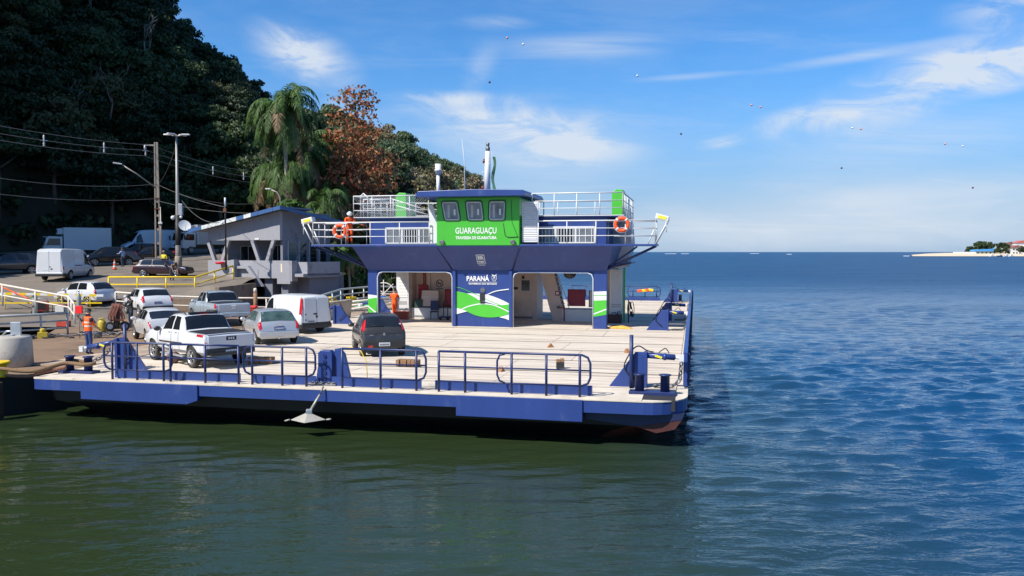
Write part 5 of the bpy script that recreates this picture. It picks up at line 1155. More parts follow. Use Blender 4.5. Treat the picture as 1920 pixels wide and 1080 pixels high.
# ------------------------------------------------------------ people
def person(label, pos, rz, shirt, trousers, shoe=None, J=None, sleeve='long', vest=None, head=None, hair=True, scale=1.0, hivis=None, coverall=False):
    r = thing('person', label, 'person', pos, rz, None); r.scale = (scale,)*3
    j = dict(pel=(0, 0, .94), sp=(0, 0, 1.13), ch=(0, .01, 1.33), nk=(0, 0, 1.47), hb=(0, .02, 1.56), hd=(0, .025, 1.66),
             hipR=(.095, 0, .90), knR=(.10, .03, .50), anR=(.105, -.02, .09), toR=(.12, .13, .04), hipL=(-.095, 0, .90), knL=(-.10, .03, .50), anL=(-.105, -.02, .09), toL=(-.12, .13, .04),
             shR=(.185, 0, 1.41), elR=(.235, -.03, 1.14), wrR=(.23, .05, .90), shL=(-.185, 0, 1.41), elL=(-.235, -.03, 1.14), wrL=(-.23, .05, .90))
    if J: j.update(J)
    rad = dict(pel=.135, sp=.125, ch=.145, nk=.06, hb=.075, hd=.10, hip=.10, kn=.068, an=.048, to=.042, sh=.075, el=.05, wr=.034)
    names = list(j); vs = [Vector(j[n]) for n in names]; rr = [rad.get(n, rad.get(n[:-1], .05)) for n in names]; ix = {n: i for i, n in enumerate(names)}
    ed = [('pel', 'sp'), ('sp', 'ch'), ('ch', 'nk'), ('nk', 'hb'), ('hb', 'hd')]
    for s in 'RL': ed += [('pel', 'hip'+s), ('hip'+s, 'kn'+s), ('kn'+s, 'an'+s), ('an'+s, 'to'+s), ('ch', 'sh'+s), ('sh'+s, 'el'+s), ('el'+s, 'wr'+s)]
    E_ = [(ix[a], ix[b]) for a, b in ed]
    # hands: palm, four unequal bent fingers, a thumb from the side of the palm
    hand_i = set()
    for s in 'RL':
        w = vs[ix['wr'+s]]; d = (w-vs[ix['el'+s]]).normalized(); sd = d.cross(Vector((1, 0, 0))); sd = sd.normalized() if sd.length > .1 else Vector((0, 1, 0)); nr = d.cross(sd)
        k0 = len(vs); vs.append(w+d*.075); rr.append(.034); E_.append((ix['wr'+s], k0)); hand_i.add(k0)
        for q, (o, l) in enumerate(((-.03, .070), (-.01, .082), (.01, .078), (.03, .060))):
            b = vs[k0]+sd*o+d*.02; t = b+d*l*.55; e = t+(d*.6+nr*.5)*l*.5
            k = len(vs); vs += [b, t, e]; rr += [.011, .010, .008]; E_ += [(k0, k), (k, k+1), (k+1, k+2)]; hand_i |= {k, k+1, k+2}
        k = len(vs); b = w+d*.03+sd*-.035; vs += [b, b+(d*.6-sd*.6)*.05]; rr += [.013, .010]; E_ += [(ix['wr'+s], k), (k, k+1)]; hand_i |= {k, k+1}
    # nose and ears grow from the head
    hd = vs[ix['hd']]; up = (hd-vs[ix['hb']]).normalized(); fwd = Vector((0, 1, 0)); fwd = (fwd-up*fwd.dot(up)).normalized(); rt = fwd.cross(up)
    k = len(vs); vs += [hd+fwd*.108-up*.02]; rr += [.014]; E_ += [(ix['hd'], k)]
    for s in (1, -1): k = len(vs); vs += [hd+rt*.10*s-up*.015]; rr += [.02]; E_ += [(ix['hd'], k)]
    me = bpy.data.meshes.new('b'); me.from_pydata([tuple(v) for v in vs], E_, []); o = bpy.data.objects.new('b', me); C.objects.link(o)
    m = o.modifiers.new('skin', 'SKIN'); m.use_smooth_shade = True; m.branch_smoothing = .3
    for i, sv in enumerate(me.skin_vertices[0].data): sv.radius = (rr[i], rr[i]*(.78 if names[i] in ('sp', 'ch', 'pel') else 1) if i < len(names) else rr[i]); sv.use_root = (i == 0)
    o.modifiers.new('sub', 'SUBSURF').levels = 1; o.modifiers['sub'].render_levels = 1
    sk = [m_skin, shirt, trousers, shoe or m_ink, hivis or m_white]
    me2 = evaluated(o, 'body', sk)
    P_ = [vs[i] for i in range(len(vs))]
    def dist(c, a, b):
        ab = b-a; t = max(0, min(1, (c-a).dot(ab)/max(1e-9, ab.length_squared))); return (c-a-ab*t).length
    cls = []
    for a, b in E_:
        na = names[a] if a < len(names) else '*'; nb = names[b] if b < len(names) else '*'
        if nb == '*': cls.append(0)
        elif nb in ('hb', 'hd') : cls.append(0)
        elif nb in ('sp', 'ch', 'nk') or nb[:2] == 'sh': cls.append(1)
        elif nb[:2] == 'el': cls.append(1)
        elif nb[:2] == 'wr': cls.append(1 if sleeve == 'long' else 0)
        elif nb[:2] in ('to',): cls.append(3)
        else: cls.append(2)
    for p in me2.polygons:
        p.use_smooth = True; c = Vector(p.center); k = min(range(len(E_)), key=lambda i: dist(c, P_[E_[i][0]], P_[E_[i][1]])-rr[E_[i][1]]*.6); p.material_index = cls[k]
        if cls[k] == 1 and hivis and (abs(c.z-1.10) < .035 or abs(c.z-1.24) < .03) and abs(c.x) < .17: p.material_index = 4
        if cls[k] == 1 and vest and (nb_sleeve(E_[k], names)): p.material_index = 2 if vest == 'trousers' else 1
        if coverall and cls[k] == 2: p.material_index = 1
    body = bpy.data.objects.new('body', me2); C.objects.link(body); body.parent = r
    # hair or helmet cap, eyes
    def cap(nm, mat, R_, lo, dz=.0, brim=0):
        mb = MB(); g = []
        for i in range(6):
            f = i/5*lo; g.append([tuple(hd+(rt*cos(a)*sin(f)+fwd*sin(a)*sin(f)*1.08)*R_+up*(cos(f)*R_*1.05+dz)) for a in [2*pi*k/14 for k in range(15)]])
        mb.grid(g)
        if brim: mb.grid([[tuple(hd+(rt*cos(a)*q+fwd*sin(a)*q*1.1)*R_+up*(cos(lo)*R_)) for a in [2*pi*k/14 for k in range(15)]] for q in (sin(lo), sin(lo)+.22)])
        return mb.build(nm, mat, r)
    if head: cap(head[0], head[1], .128, 1.5, .0, head[2])
    if hair: cap('hair', m_hair, .112, 1.45, .004)
    e = MB()
    for s in (1, -1): e.sphere(tuple(hd+fwd*.095+rt*.035*s+up*.01), .012, 6, 4)
    e.build('eyes', m_ink, r)
    return r
def nb_sleeve(e, names): return e[1] < len(names) and names[e[1]][:2] in ('el', 'wr')
m_hv = M('hivis_orange', srgb(248, 98, 24), .7, var=.1); m_cov = M('coverall_orange', srgb(238, 92, 20), .75, var=.14, vs=5); m_jean = M('blue_denim', srgb(44, 66, 112), .8, var=.2, vs=6); m_navy = M('navy_cloth', srgb(24, 26, 48), .8, var=.2)
m_blk = M('black_cloth', (.014, .014, .016), .8, var=.3); m_lb = M('pale_blue_cloth', srgb(150, 170, 205), .8, var=.1); m_gr = M('dark_jeans', srgb(52, 58, 76), .8, var=.2); m_yl = M('yellow_cloth', srgb(225, 205, 30), .8, var=.12); m_kh = M('khaki_cloth', srgb(120, 105, 88), .85, var=.2); m_refl = M('reflective_tape', (.6, .6, .5), .4, var=.1)
p = person('worker in orange high visibility vest and blue jeans standing on the dock edge', (-16.15, 31.4, 1.22), R(-28), m_hv, m_jean, J=dict(elR=(.25, .06, 1.15), wrR=(.22, .26, 1.0)), hivis=m_refl, sleeve='short')
v_ = MB(); rr_ = [(.92, .165, .125), (1.0, .165, .125), (1.08, .165, .125), (1.14, .168, .127), (1.22, .175, .13), (1.28, .182, .132), (1.36, .19, .13), (1.43, .17, .105), (1.47, .10, .08)]
for a_, b_ in zip(rr_, rr_[1:]):
    v_.mi = 1 if a_[0] in (1.08, 1.22) else 0
    v_.grid([[(q[1]*cos(t*pi/10), .01+q[2]*sin(t*pi/10), q[0]) for t in range(21)] for q in (a_, b_)])
v_.build('vest', [m_hv, m_refl], p)
# the navy shirt sleeves under the vest
for s in (1, -1): MB().tube([(s*.18, 0, 1.41), (s*.215, -.01, 1.27)], [.082, .066], 10).build('shirt_sleeve', m_navy, p)
person('man in black top and dark jeans leaning over the gas hose trolley', (-19.5, 42.2, 1.24), R(140), m_blk, m_gr, J=dict(elR=(.22, .16, 1.2), wrR=(.12, .36, 1.12), elL=(-.22, .16, 1.2), wrL=(-.12, .36, 1.12), hd=(0, .09, 1.63), hb=(0, .05, 1.54)))
person('worker in orange coveralls under the left opening of the ferry house', fw(-16.35, 22.3, D), R(-10), m_cov, m_cov, shoe=m_kh, J=dict(elR=(.24, .10, 1.2), wrR=(.12, .26, 1.22), elL=(-.24, .10, 1.2), wrL=(-.1, .27, 1.24), knR=(.05, .03, .5), knL=(-.05, .0, .5), anR=(.06, -.02, .09), anL=(-.06, -.04, .09), toR=(.07, .13, .04), toL=(-.07, .11, .04)), coverall=True)
person('worker in orange coveralls and white helmet on the left bridge wing leaning on the rail', fw(-17.15, 17.95, ZU), R(192), m_cov, m_cov, shoe=m_kh, J=dict(ch=(0, .06, 1.31), nk=(0, .10, 1.44), hb=(0, .15, 1.52), hd=(0, .20, 1.60), shR=(.185, .08, 1.38), shL=(-.185, .08, 1.38), elR=(.24, .22, 1.18), wrR=(.10, .38, 1.16), elL=(-.24, .22, 1.18), wrL=(-.10, .38, 1.16)), head=('helmet', m_white, 1), hair=False, coverall=True)
person('man in pale blue shirt and dark trousers beside the black suv', (-33.7, 71.6, 3.80), R(70), m_lb, m_gr, sleeve='short', J=dict(elL=(-.25, .12, 1.2), wrL=(-.2, .32, 1.2)), scale=.98)
person('person in yellow top and cap behind the roof of the maroon wagon', (at_px(308, 66.5), 66.5, 3.5), R(170), m_yl, m_kh, sleeve='short', head=('cap', m_kh, 1), hair=False, scale=.98)
person('person in grey shirt bending beside the base of the grey lamp pole', (at_px(322, 59), 59.0, 3.06), R(-130), m_kh, m_gr, sleeve='short', J=dict(ch=(0, .30, 1.18), nk=(0, .42, 1.24), hb=(0, .50, 1.27), hd=(0, .58, 1.31), sp=(0, .12, 1.06), shR=(.17, .34, 1.22), shL=(-.17, .34, 1.22), elR=(.2, .42, .98), wrR=(.16, .5, .76), elL=(-.2, .42, .98), wrL=(-.16, .5, .76)), scale=.95)
# ------------------------------------------------------------ loose things on the ferry
def lifering(label, loc, rz):
    r = thing('life_ring', label, 'life ring', loc, rz, 'life rings on the bridge rails'); mb = MB()
    mb.tube([(.30*cos(a*pi/14), 0, .30*sin(a*pi/14)) for a in range(28)], .082, 10, closed=True).build('ring', m_orange, r)
    for q in range(4):
        a0 = pi/4+q*pi/2; MB().tube([(.30*cos(a0+d), 0, .30*sin(a0+d)) for d in (-.13, 0, .13)], .088, 10).build('white_band', m_white, r)
    MB().tube([(.40*cos(a*pi/14), -.02, .40*sin(a*pi/14)) for a in range(28)], .01, 4, closed=True).build('grab_line', m_trim, r)
lifering('orange life ring on the right bridge wing rail', fw(-2.9, 17.33, 6.46), -TH); lifering('orange life ring held to the left wing rail in front of the helmeted worker', fw(-17.42, 17.3, 6.22), -TH)
def timber_stack(name, label, loc, rz, n, L, h, layers=2):
    r = thing(name, label, 'timber', loc, rz, None); rnd = random.Random(int(loc[0]*7))
    for k in range(layers):
        for i in range(n): MB().obox(((i-(n-1)/2)*L/n, rnd.uniform(-.02, .02), h/layers*(k+.5)), (L/n*.9, .34+rnd.uniform(-.05, .05), h/layers*.94), rnd.uniform(-.06, .06)).build('block', m_wood, r, .008)
timber_stack('timber_stack', 'stack of rough timber blocks behind the white pickup', fw(-13.95, 3.1, D+.006), -TH+.1, 4, .85, .24); timber_stack('timber_stack', 'row of rough timber blocks behind the dusty grey hatchback', fw(-8.85, 3.7, D+.006), -TH, 6, .78, .22, 1)
b_ = MB().box(-.13, .13, -.1, .1, 0, .22); b_.mi = 1; o = b_.box(-.13, -.005, -.09, .1, .22, .31).box(.005, .13, -.09, .1, .22, .33).build('timber_block', [m_dark, m_wood], None, .01); o.location = fw(-3.75, 4.15, D+.006); tag(o, 'single dark timber block standing alone on the open deck', 'timber')
m_chk = M('wheel_chock_wood', (.33, .15, .07), .8, var=.3, vs=8)
for (x, y, rz, lb) in ((-5.1, 10.1, .3, 'small brown wheel chock farthest out on the open deck'), (-5.5, 3.1, 1.1, 'small brown wheel chock beside the double guard rail'), (-1.95, 8.9, 2.0, 'small brown wheel chock near the right ram post')):
    o = MB().prism([(-.14, 0), (.14, 0), (0, .17)], 'y', -.07, .07).build('wheel_chock', m_chk, None, .008); o.location = fw(x, y, D+.006); o.rotation_euler = (0, 0, rz); tag(o, lb, 'wheel chock', 'wheel chocks on the ferry deck')
r = thing('yellow_hose', 'thin yellow hose arching above the winch tower', 'hose', fw(-9.75, .9, D), -TH); T('hose', m_yellow, r, [(-.62, 0, .0), (-.60, 0, .45), (-.42, .05, .78), (0, .1, .92), (.35, .05, .82), (.55, 0, .5), (.58, 0, .0)], .014, 6)
o = MB().prism([(-.55, 0), (-.5, .10), (.1, .13), (.5, .05), (.62, 0)], 'y', -.3, .3).build('folded_tarpaulin', M('yellow_tarp', srgb(232, 178, 76), .7, var=.2, vs=6, bump=.3, bs=8), None, .03); o.location = fw(-3.1, 18.9, D+.006); o.rotation_euler = (0, 0, -TH-.05); tag(o, 'folded yellow tarpaulin lying at the foot of the right column', 'tarpaulin')
def toolbox(label, loc, col):
    r = thing('toolbox', label, 'toolbox', loc, -TH); MB().box(-.42, .42, -.2, .2, 0, .40).build('box', col, r, .02); MB().box(-.43, .43, -.21, .21, .40, .46).build('lid', col, r, .015)
    T('handle', m_black, r, [(-.12, 0, .46), (-.1, 0, .56), (.1, 0, .56), (.12, 0, .46)], .02, 6); T('hose_end', m_black, r, [(.2, 0, .46), (.2, 0, .6), (.3, 0, .64), (.34, 0, .5)], .03, 6)
toolbox('red brown toolbox in front of the left louvred casing', fw(-15.75, 21.9, D+.006), M('box_rust', srgb(150, 62, 40), .6, var=.15)); toolbox('dark brown toolbox with hose in front of the right louvred casing', fw(-3.7, 22.0, D+.006), M('box_dark', srgb(70, 44, 42), .6, var=.15))
def chair(label, loc, rz):
    r = thing('chair', label, 'chair', loc, rz); c = M('chair_blue', srgb(28, 44, 90), .5)
    MB().box(-.24, .24, -.22, .22, .42, .47).build('seat', c, r, .015); MB().obox((0, .24, .78), (.48, .04, .55), rx=-.12).build('backrest', c, r, .015)
    for x in (-.2, .2):
        for y in (-.19, .2): T('leg', m_chain, r, [(x, y, .43), (x*1.1, y*1.1, 0)], .016, 6)
chair('blue chair in front of the white engine casing under the left opening', fw(-13.9, 22.2, D+.006), -TH+.2); chair('dark blue chair beside the cabin door under the right opening', fw(-9.75, 22.4, D+.006), -TH-.3)
r = thing('handcart', 'small blue trolley with bent black handle by the engine casing', 'trolley', fw(-13.2, 22.0, D+.006), -TH); B('bed', m_blue2, r, -.3, .3, -.22, .22, .12, .2, bevel=.01); T('handle', m_black, r, [(-.12, .1, .2), (-.12, .12, 1.0), (0, .12, 1.12), (.12, .12, 1.0), (.12, .1, .2)], .025, 6)
for x in (-.22, .22): MB().lathe([(.09, -.03), (.09, .03)], (x, -.2, .09), 12, 'y').build('wheel', m_black, r)
r = thing('hose_rack', 'black coiled hoses hanging beside the right louvred casing', 'hose', fw(-2.95, 22.3, D), -TH); T('stand', m_ink, r, [(0, 0, 0), (0, 0, 1.25)], .03, 6)
for k in range(4): T('hose_coil', m_black, r, [(.05+.1*cos(a*.6+k)+.05*k, -.05+.03*k, .75+.42*sin(a*.6)) for a in range(11)], .022, 5)
r = thing('life_jackets', 'orange and yellow life jackets tied to the far rail', 'life jacket', fw(-3.25, 43.2, D+.78), -TH)
for k, (mm, x) in enumerate(((m_orange, -.45), (m_yellow, -.1), (m_orange, .12), (m_yellow, .42))): MB().obox((x, -.08, .02*k), (.42, .18, .22), ry=.1*(k-1.5)).build('jacket', mm, r, .06)
def cone(label, loc, s=1):
    r = thing('traffic_cone', label, 'traffic cone', loc, 0, 'traffic cones'); r.scale = (s,)*3; B('base', m_black, r, -.2, .2, -.2, .2, 0, .04, bevel=.01)
    rr = lambda z: .15-.12*z/.75
    for i in range(5): MB().lathe([(rr(.04+i*.142), .04+i*.142), (rr(.182+i*.142), .182+i*.142)], (0, 0, 0), 14).build('band', m_orange if i % 2 == 0 else m_white, r)
cone('orange and white traffic cone in front of the man in the pale blue shirt', (at_px(215, 68.5), 68.5, 3.62), 1.15); cone('pale traffic cone behind the left column of the ferry house', fw(-18.1, 25.0, D+.006))
# anchor hung under the near side
r = thing('anchor', 'galvanised plough anchor hanging under the near side of the ferry', 'anchor', fw(-9.95, -1.5, .43), -TH+.1); r.scale = (.85, .85, .85); m_anc = M('anchor_galvanised', (.36, .34, .29), .5, .3, var=.12)
T('shank', m_anc, r, [(0, .05, .22), (.34, .2, .85)], [.055, .04], 8); MB().add([(-.62, 0, .02), (0, -.35, .0), (.62, .0, .06), (.12, .28, .0), (0, 0, .30), (-.1, .12, .24)], [(0, 1, 4), (1, 2, 4), (2, 3, 4), (3, 5, 4), (0, 5, 3), (0, 4, 5), (0, 3, 2, 1)]).build('fluke', m_anc, r, .01)
MB().obox((.02, .05, .30), (.2, .2, .16), .3).build('crown', m_steel, r, .02); T('tip', m_anc, r, [(-.62, 0, .03), (-.80, 0, -.02)], .03, 6); T('tip', m_anc, r, [(.62, 0, .06), (.78, 0, .08)], .03, 6); T('chain', m_chain, r, [(.34, .2, .85), (.42, .3, 1.1)], .03, 6)
# ------------------------------------------------------------ dock gear
r = thing('mooring_block', 'big round concrete mooring block at the left edge of the dock', 'mooring block', (-17.15, 28.3, 1.22)); MB().lathe([(.62, -.05), (.60, .5), (.58, .98), (.54, 1.04), (.3, 1.06)], (0, 0, 0), 28).build('block', m_conc, r)
B('iron_plate', m_steel, r, -.05, .30, -.05, .02, 1.05, 1.52, bevel=.01); B('iron_plate', m_steel, r, -.1, .1, -.2, .2, 1.05, 1.1); T('eye_bar', m_steel, r, [(-.35, 0, 1.06), (-.2, 0, 1.2), (.1, 0, 1.2)], .035, 6)
r = thing('mooring_bollard', 'yellow iron bollard on the dock edge with rope round it', 'bollard', (-16.05, 25.85, 1.22)); r.scale = (.9, .9, .9); MB().lathe([(.24, 0), (.20, .1), (.17, .36), (.21, .42), (.30, .47), (.30, .53), (.24, .56)], (0, 0, 0), 20).build('post', m_yellow, r)
def rope(name, label, pts, rad, mat=None, cat_='rope', n=8):
    P_ = []
    for i in range(len(pts)-1):
        for k in range(6):
            t = k/6; P_.append(tuple(cat(pts, (i+t)/(len(pts)-1))))
    P_.append(pts[-1]); o = MB().tube(P_, rad, n).build(name, mat or m_rope); tag(o, label, cat_); return o
b1 = fw(-18.9, -.25, D+.32); b2 = fw(-18.2, -.25, D+.3)
rope('mooring_rope', 'thick brown mooring rope from the yellow bollard to the blue bitts', [(-16.5, 25.7, 1.46), (-15.9, 25.55, 1.52), (-15.3, 25.5, 1.46), (-14.7, 25.5, 1.47), tuple(b1), tuple(b2), tuple(fw(-18.0, -.05, D+.33)), tuple(fw(-18.9, .15, D+.36))], .06)
rope('mooring_rope', 'frayed brown rope lying on the dock edge below the taut one', [(-16.6, 26.2, 1.27), (-15.7, 25.7, 1.28), (-15.0, 25.6, 1.28), (-14.7, 25.6, 1.38), tuple(fw(-18.8, -.3, D+.2))], .05, M('rope_red', (.26, .12, .07), .9, var=.3, vs=30, bump=.5, bs=60))
o = B('timber_fender', M('dark_timber', (.05, .03, .018), .8, var=.4), None, -15.9, -15.65, 25.0, 25.28, -.8, 1.15, bevel=.02); tag(o, 'dark timber fender pile below the yellow bollard', 'fender')  # fender pile in one dark brown
def rail(name, label, pts, h, levels, r, mat, posts, group=None, pm=None, cat_='railing'):
    t = thing(name, label, cat_, pts[0], 0, group); o0 = Vector(pts[0]); pts = [Vector(p)-o0 for p in pts]
    for l in levels: MB().tube([p+Vector((0, 0, h*l)) for p in pts], r*(1.15 if l == 1 else .85), 8).build('rail_bar', mat, t)
    for a, b in zip(pts, pts[1:]):
        n = max(1, round((b-a).length/posts))
        for i in range(n+1):
            if i == n and b is not pts[-1]: continue
            p = a.lerp(b, i/n); MB().tube([p-Vector((0, 0, .1)), p+Vector((0, 0, h))], r, 8).build('post', pm or mat, t)
    return t
m_rw = M('rail_white', srgb(210, 200, 186), .55, var=.08, vs=5, dirt=(RUST, .5, 6, .63)); m_rg = M('rail_galvanised', srgb(170, 174, 172), .5, .3, var=.12, vs=5, dirt=(RUST, .4, 6, .65))
rail('dock_railing', 'low galvanised railing nearest the round mooring block', [(-24.6, 36.3, 1.22), (-22.0, 38.5, 1.22), (-21.3, 39.5, 1.22)], 1.0, (.3, .65, 1), .05, m_rg, 1.5); 
rail('gangway_railing', 'pale sloping railing of the gangway left of the worker in the vest', [(-31.0, 47.2, 2.5), (-25.2, 46.9, 1.5), (-23.6, 44.5, 1.22)], 1.1, (.45, 1), .05, m_rw, 1.9)
B('gangway', m_rust, None, -31.5, -25.0, 45.8, 47.0, 1.05, 1.18).name = 'gangway'; tag(bpy.data.objects['gangway'], 'rusty steel gangway behind the pale sloping railing', 'gangway')
rail('dock_railing', 'long pale railing in front of the retaining wall and the harbour office', [(-24.6, 51.2, 1.55), (-21, 51.0, 1.3), (-17.4, 50.6, 1.22), (-12.6, 50.2, 1.22)], 1.1, (.5, 1), .045, m_rw, 2.2)
rail('dock_railing', 'galvanised railing climbing towards the ferry house column', [(-12.0, 50.0, 1.22), (-11.4, 55.0, 1.5), (-10.0, 60.0, 1.5), (-7.5, 60.2, 1.4)], 1.15, (.35, .68, 1), .05, m_rg, 1.8)
yr = rail('yellow_railing', 'bright yellow railing along the upper pavement and up to the office stair', [(at_px(203, 56.4), 56.4, 2.3), (at_px(365, 56.4), 56.4, 2.3), (at_px(437, 60), 60.0, 3.0)], 1.12, (.55, 1), .05, m_yellow, 2.0)
# striped barrier
r = thing('striped_barrier', 'yellow and black striped barrier on low trestles left of the white hatchback', 'barrier', (-31.0, 49.5, 1.7)); rnd = random.Random(2)
for i in range(16): MB().obox((i*.42, 0, .95-i*.008), (.42, .07, .14)).build('stripe', m_yellow if i % 2 == 0 else m_white, r)
for i in range(4):
    x = .6+i*1.7; T('trestle_leg', m_yellow, r, [(x, 0, .9), (x, 0, -.1)], .03, 6); T('trestle_leg', m_yellow, r, [(x-.35, 0, .6), (x, 0, .9), (x+.35, 0, .6)], .025, 6)
B('cross_bar', m_yellow, r, .2, 6.4, -.03, .03, .34, .42)
o = rope('orange_rope', 'orange rope slanting down behind the striped barrier', [(-37, 54, 4.6), (-33, 51.5, 3.5), (-28.5, 48.6, 2.4)], .035, m_orange)
# gas bottles, trolley and machines
def bottle(label, loc, col, h, r_, neck=True):
    t = thing('gas_cylinder', label, 'gas cylinder', loc, 0, 'gas cylinders on the dock'); MB().lathe([(r_*.9, 0), (r_, .04), (r_, h*.72), (r_*.8, h*.84), (r_*.35, h*.92), (r_*.3, h)], (0, 0, 0), 18).build('bottle', col, t)
    if neck: MB().lathe([(.04, h), (.05, h+.06), (.03, h+.1)], (0, 0, 0), 10).build('valve', m_chrome, t)
    else: MB().tube([(r_*.6*cos(a*pi/6), r_*.6*sin(a*pi/6), h+.02) for a in range(12)], .025, 6, closed=True).build('collar', col, t)
gy = M('gas_yellow', srgb(190, 165, 50), .55, var=.15, dirt=(RUST, .5, 5, .62)); gg = M('gas_grey', srgb(150, 155, 150), .5, var=.15, dirt=(RUST, .4, 5, .6))
bottle('squat yellow gas cylinder beside the hose trolley', (-20.25, 40.7, 1.22), gy, .62, .19, False); bottle('tall grey gas cylinder behind the vest wearing worker', (-25.4, 48.4, 1.55), gg, 1.25, .13); bottle('tall striped gas cylinder by the gangway railing', (-27.4, 47.4, 1.5), gg, 1.35, .14)
r = thing('hose_trolley', 'two wheeled trolley draped with brown welding hoses', 'trolley', (-19.6, 40.9, 1.22), .5); MB().lathe([(.14, .1), (.15, .15), (.15, 1.05), (.06, 1.3)], (0, .1, 0), 16).build('cylinder', M('bottle_brown', srgb(74, 62, 50), .7, var=.3, vs=4), r)
for x in (-.32, .34):
    MB().lathe([(.20, -.05), (.24, -.04), (.24, .04), (.20, .05)], (x, -.08, .24), 20, 'y').build('wheel', m_tyre, r); MB().lathe([(.13, -.06), (.13, .06)], (x, -.08, .24), 14, 'y').build('hub', m_steel, r)
T('frame', m_rust, r, [(-.28, 0, .24), (-.2, .1, 1.3), (.2, .1, 1.3), (.3, 0, .24)], .03, 6); mh = M('hose_brown', srgb(122, 72, 60), .7, var=.25, vs=8)
for k in range(6): T('hose_loop', mh, r, [(-.18+.06*k+.34*sin(a*.5)*(.8 if k % 2 else -.8)*abs(sin(a*.26)), -.02-.03*k, 1.38-.85*abs(sin(a*.26))) for a in range(13)], .028, 6)
r = thing('welding_machine', 'red welding machine on the dock behind the sloping railing', 'welding machine', (-27.6, 48.3, 1.5), .3); B('casing', M('machine_red', srgb(150, 44, 38), .5, var=.15), r, -.4, .4, -.28, .28, .15, .75, bevel=.04); T('handle', m_steel, r, [(-.35, 0, .75), (-.35, 0, .92), (.35, 0, .92), (.35, 0, .75)], .025, 6)
for x in (-.3, .3): MB().lathe([(.13, -.05), (.13, .05)], (x, -.3, .13), 14, 'y').build('wheel', m_tyre, r)
B('panel', m_dark, r, -.3, .3, -.292, -.28, .3, .65)
r = thing('generator', 'white portable generator with tube frame by the gangway', 'generator', (-26.2, 48.0, 1.5), -.2); B('engine', M('gen_white', (.5, .5, .48), .5, var=.15), r, -.3, .3, -.2, .2, .1, .5, bevel=.04); T('tube_frame', m_chain, r, [(-.4, -.25, .05), (-.4, -.25, .62), (.4, -.25, .62), (.4, -.25, .05)], .025, 6); T('tube_frame', m_chain, r, [(-.4, .25, .05), (-.4, .25, .62), (.4, .25, .62), (.4, .25, .05)], .025, 6); B('tank', m_redp, r, -.28, .28, -.18, .18, .5, .6, bevel=.03)
o = MB().box(-.3, .3, -.2, .2, 0, .3).build('red_crate', m_redp, None, .03); o.location = (-23.5, 43.2, 1.24); tag(o, 'small red crate at the foot of the gangway railing', 'crate')
o = MB().box(-.18, .18, -.06, .06, -.2, .2).build('red_flag_board', M('flag_red', srgb(230, 30, 26), .6), None, .02); o.location = (-17.95, 34.2, 2.75); o.scale = (.8, .8, .8); tag(o, 'bright red board on a stick behind the vest wearing worker', 'sign'); T('stick', m_wood, o, [(0, .02, -.1), (0, .02, -1.5)], .02, 6)
for k, (x, y, lb) in enumerate(((-20.6, 37.2, 'tangle of dark hoses along the foot of the low railing'), (-19.2, 38.6, 'tangle of dark hoses beside the grey bucket'), (-21.9, 36.2, 'tangle of black hoses nearest the mooring block'))):
    rnd = random.Random(k); mb = MB()
    for q in range(5):
        p = Vector((0, 0, .04)); a = rnd.uniform(-.4, .6); pts = []
        for i in range(12): pts.append((p.x, p.y, .04+abs(rnd.gauss(0, .05)))); p += Vector((cos(a), sin(a)*.6, 0))*.22; a += rnd.gauss(0, .6)
        o = MB().tube(pts, .03, 6)
        if q == 0: r = thing('hose_pile', lb, 'hose', (x-1.2, y, 1.22), .3, 'hoses on the dock')
        o.build('hose', m_black if q % 2 else m_chain, r)
def small(name, label, cat_, mb, mat, loc, rz=0, bv=.01): o = mb.build(name, mat, None, bv); o.location = loc; o.rotation_euler = (0, 0, rz); return tag(o, label, cat_)
small('bucket', 'grey bucket standing among the hoses', 'bucket', MB().lathe([(.16, 0), (.2, .3), (.18, .3), (.15, .05)], (0, 0, 0), 16), m_chain, (-18.9, 37.6, 1.22)); small('yellow_pump', 'dirty yellow pump beside the low railing', 'pump', MB().box(-.2, .2, -.15, .15, 0, .28).lathe([(.12, .28), (.12, .42), (.05, .46)], (0, 0, 0), 12), gy, (-21.3, 37.4, 1.22), .4)
small('buoy', 'small brown buoy on the deck edge beside the ramp bracket', 'buoy', MB().sphere((0, 0, .2), .2, 14, 9, (1.2, 1, 1)), M('buoy_brown', (.14, .07, .05), .7, var=.3), fw(-17.0, 2.6, D+.01))
# concrete landing block with stencilled word, and the second berth's gear behind it
r = thing('landing_block', 'grey concrete landing slab with faded red lettering behind the white van', 'concrete slab', (-10.6, 46.5, 1.22), R(58)); MB().prism([(-2.0, -.2), (2.0, -.2), (2.2, 1.15), (-2.2, .98)], 'y', -.12, .12).build('slab', m_conc, r, .02)
text('lettering', 'ENCOSTE', r, (-1.15, -.124, .62), .3, m_redp, .006, width=1.25)
T('base_tube', m_rw, r, [(-2.1, -.25, -.05), (1.9, -.25, .02)], .07, 8)
r = thing('berth_gear', 'white and blue rams and chains of the next ramp behind the left column', 'ramp gear', (-9.2, 52.0, 1.3), .25)
for k in range(3): T('ram_tube', m_rw, r, [(-2.2, k*.7, .1+.2*k), (2.0, .5+k*.7, .55+.15*k)], .075, 8)
link_chain('chain', [(-1.6, -.3, .15), (1.6, -.2, .25)], r, .2, .03)
for k, px in enumerate((621, 658)): small('yellow_bollard', ['yellow iron bollard left of the railing post behind the concrete slab', 'yellow iron bollard nearer the ferry house column'][k], 'bollard', MB().lathe([(.28, 0), (.2, .1), (.2, .45), (.34, .5), (.34, .6)], (0, 0, 0), 14).obox((0, 0, .35), (.8, .12, .12)), m_yellow, (at_px(px, 56), 56, 1.5))
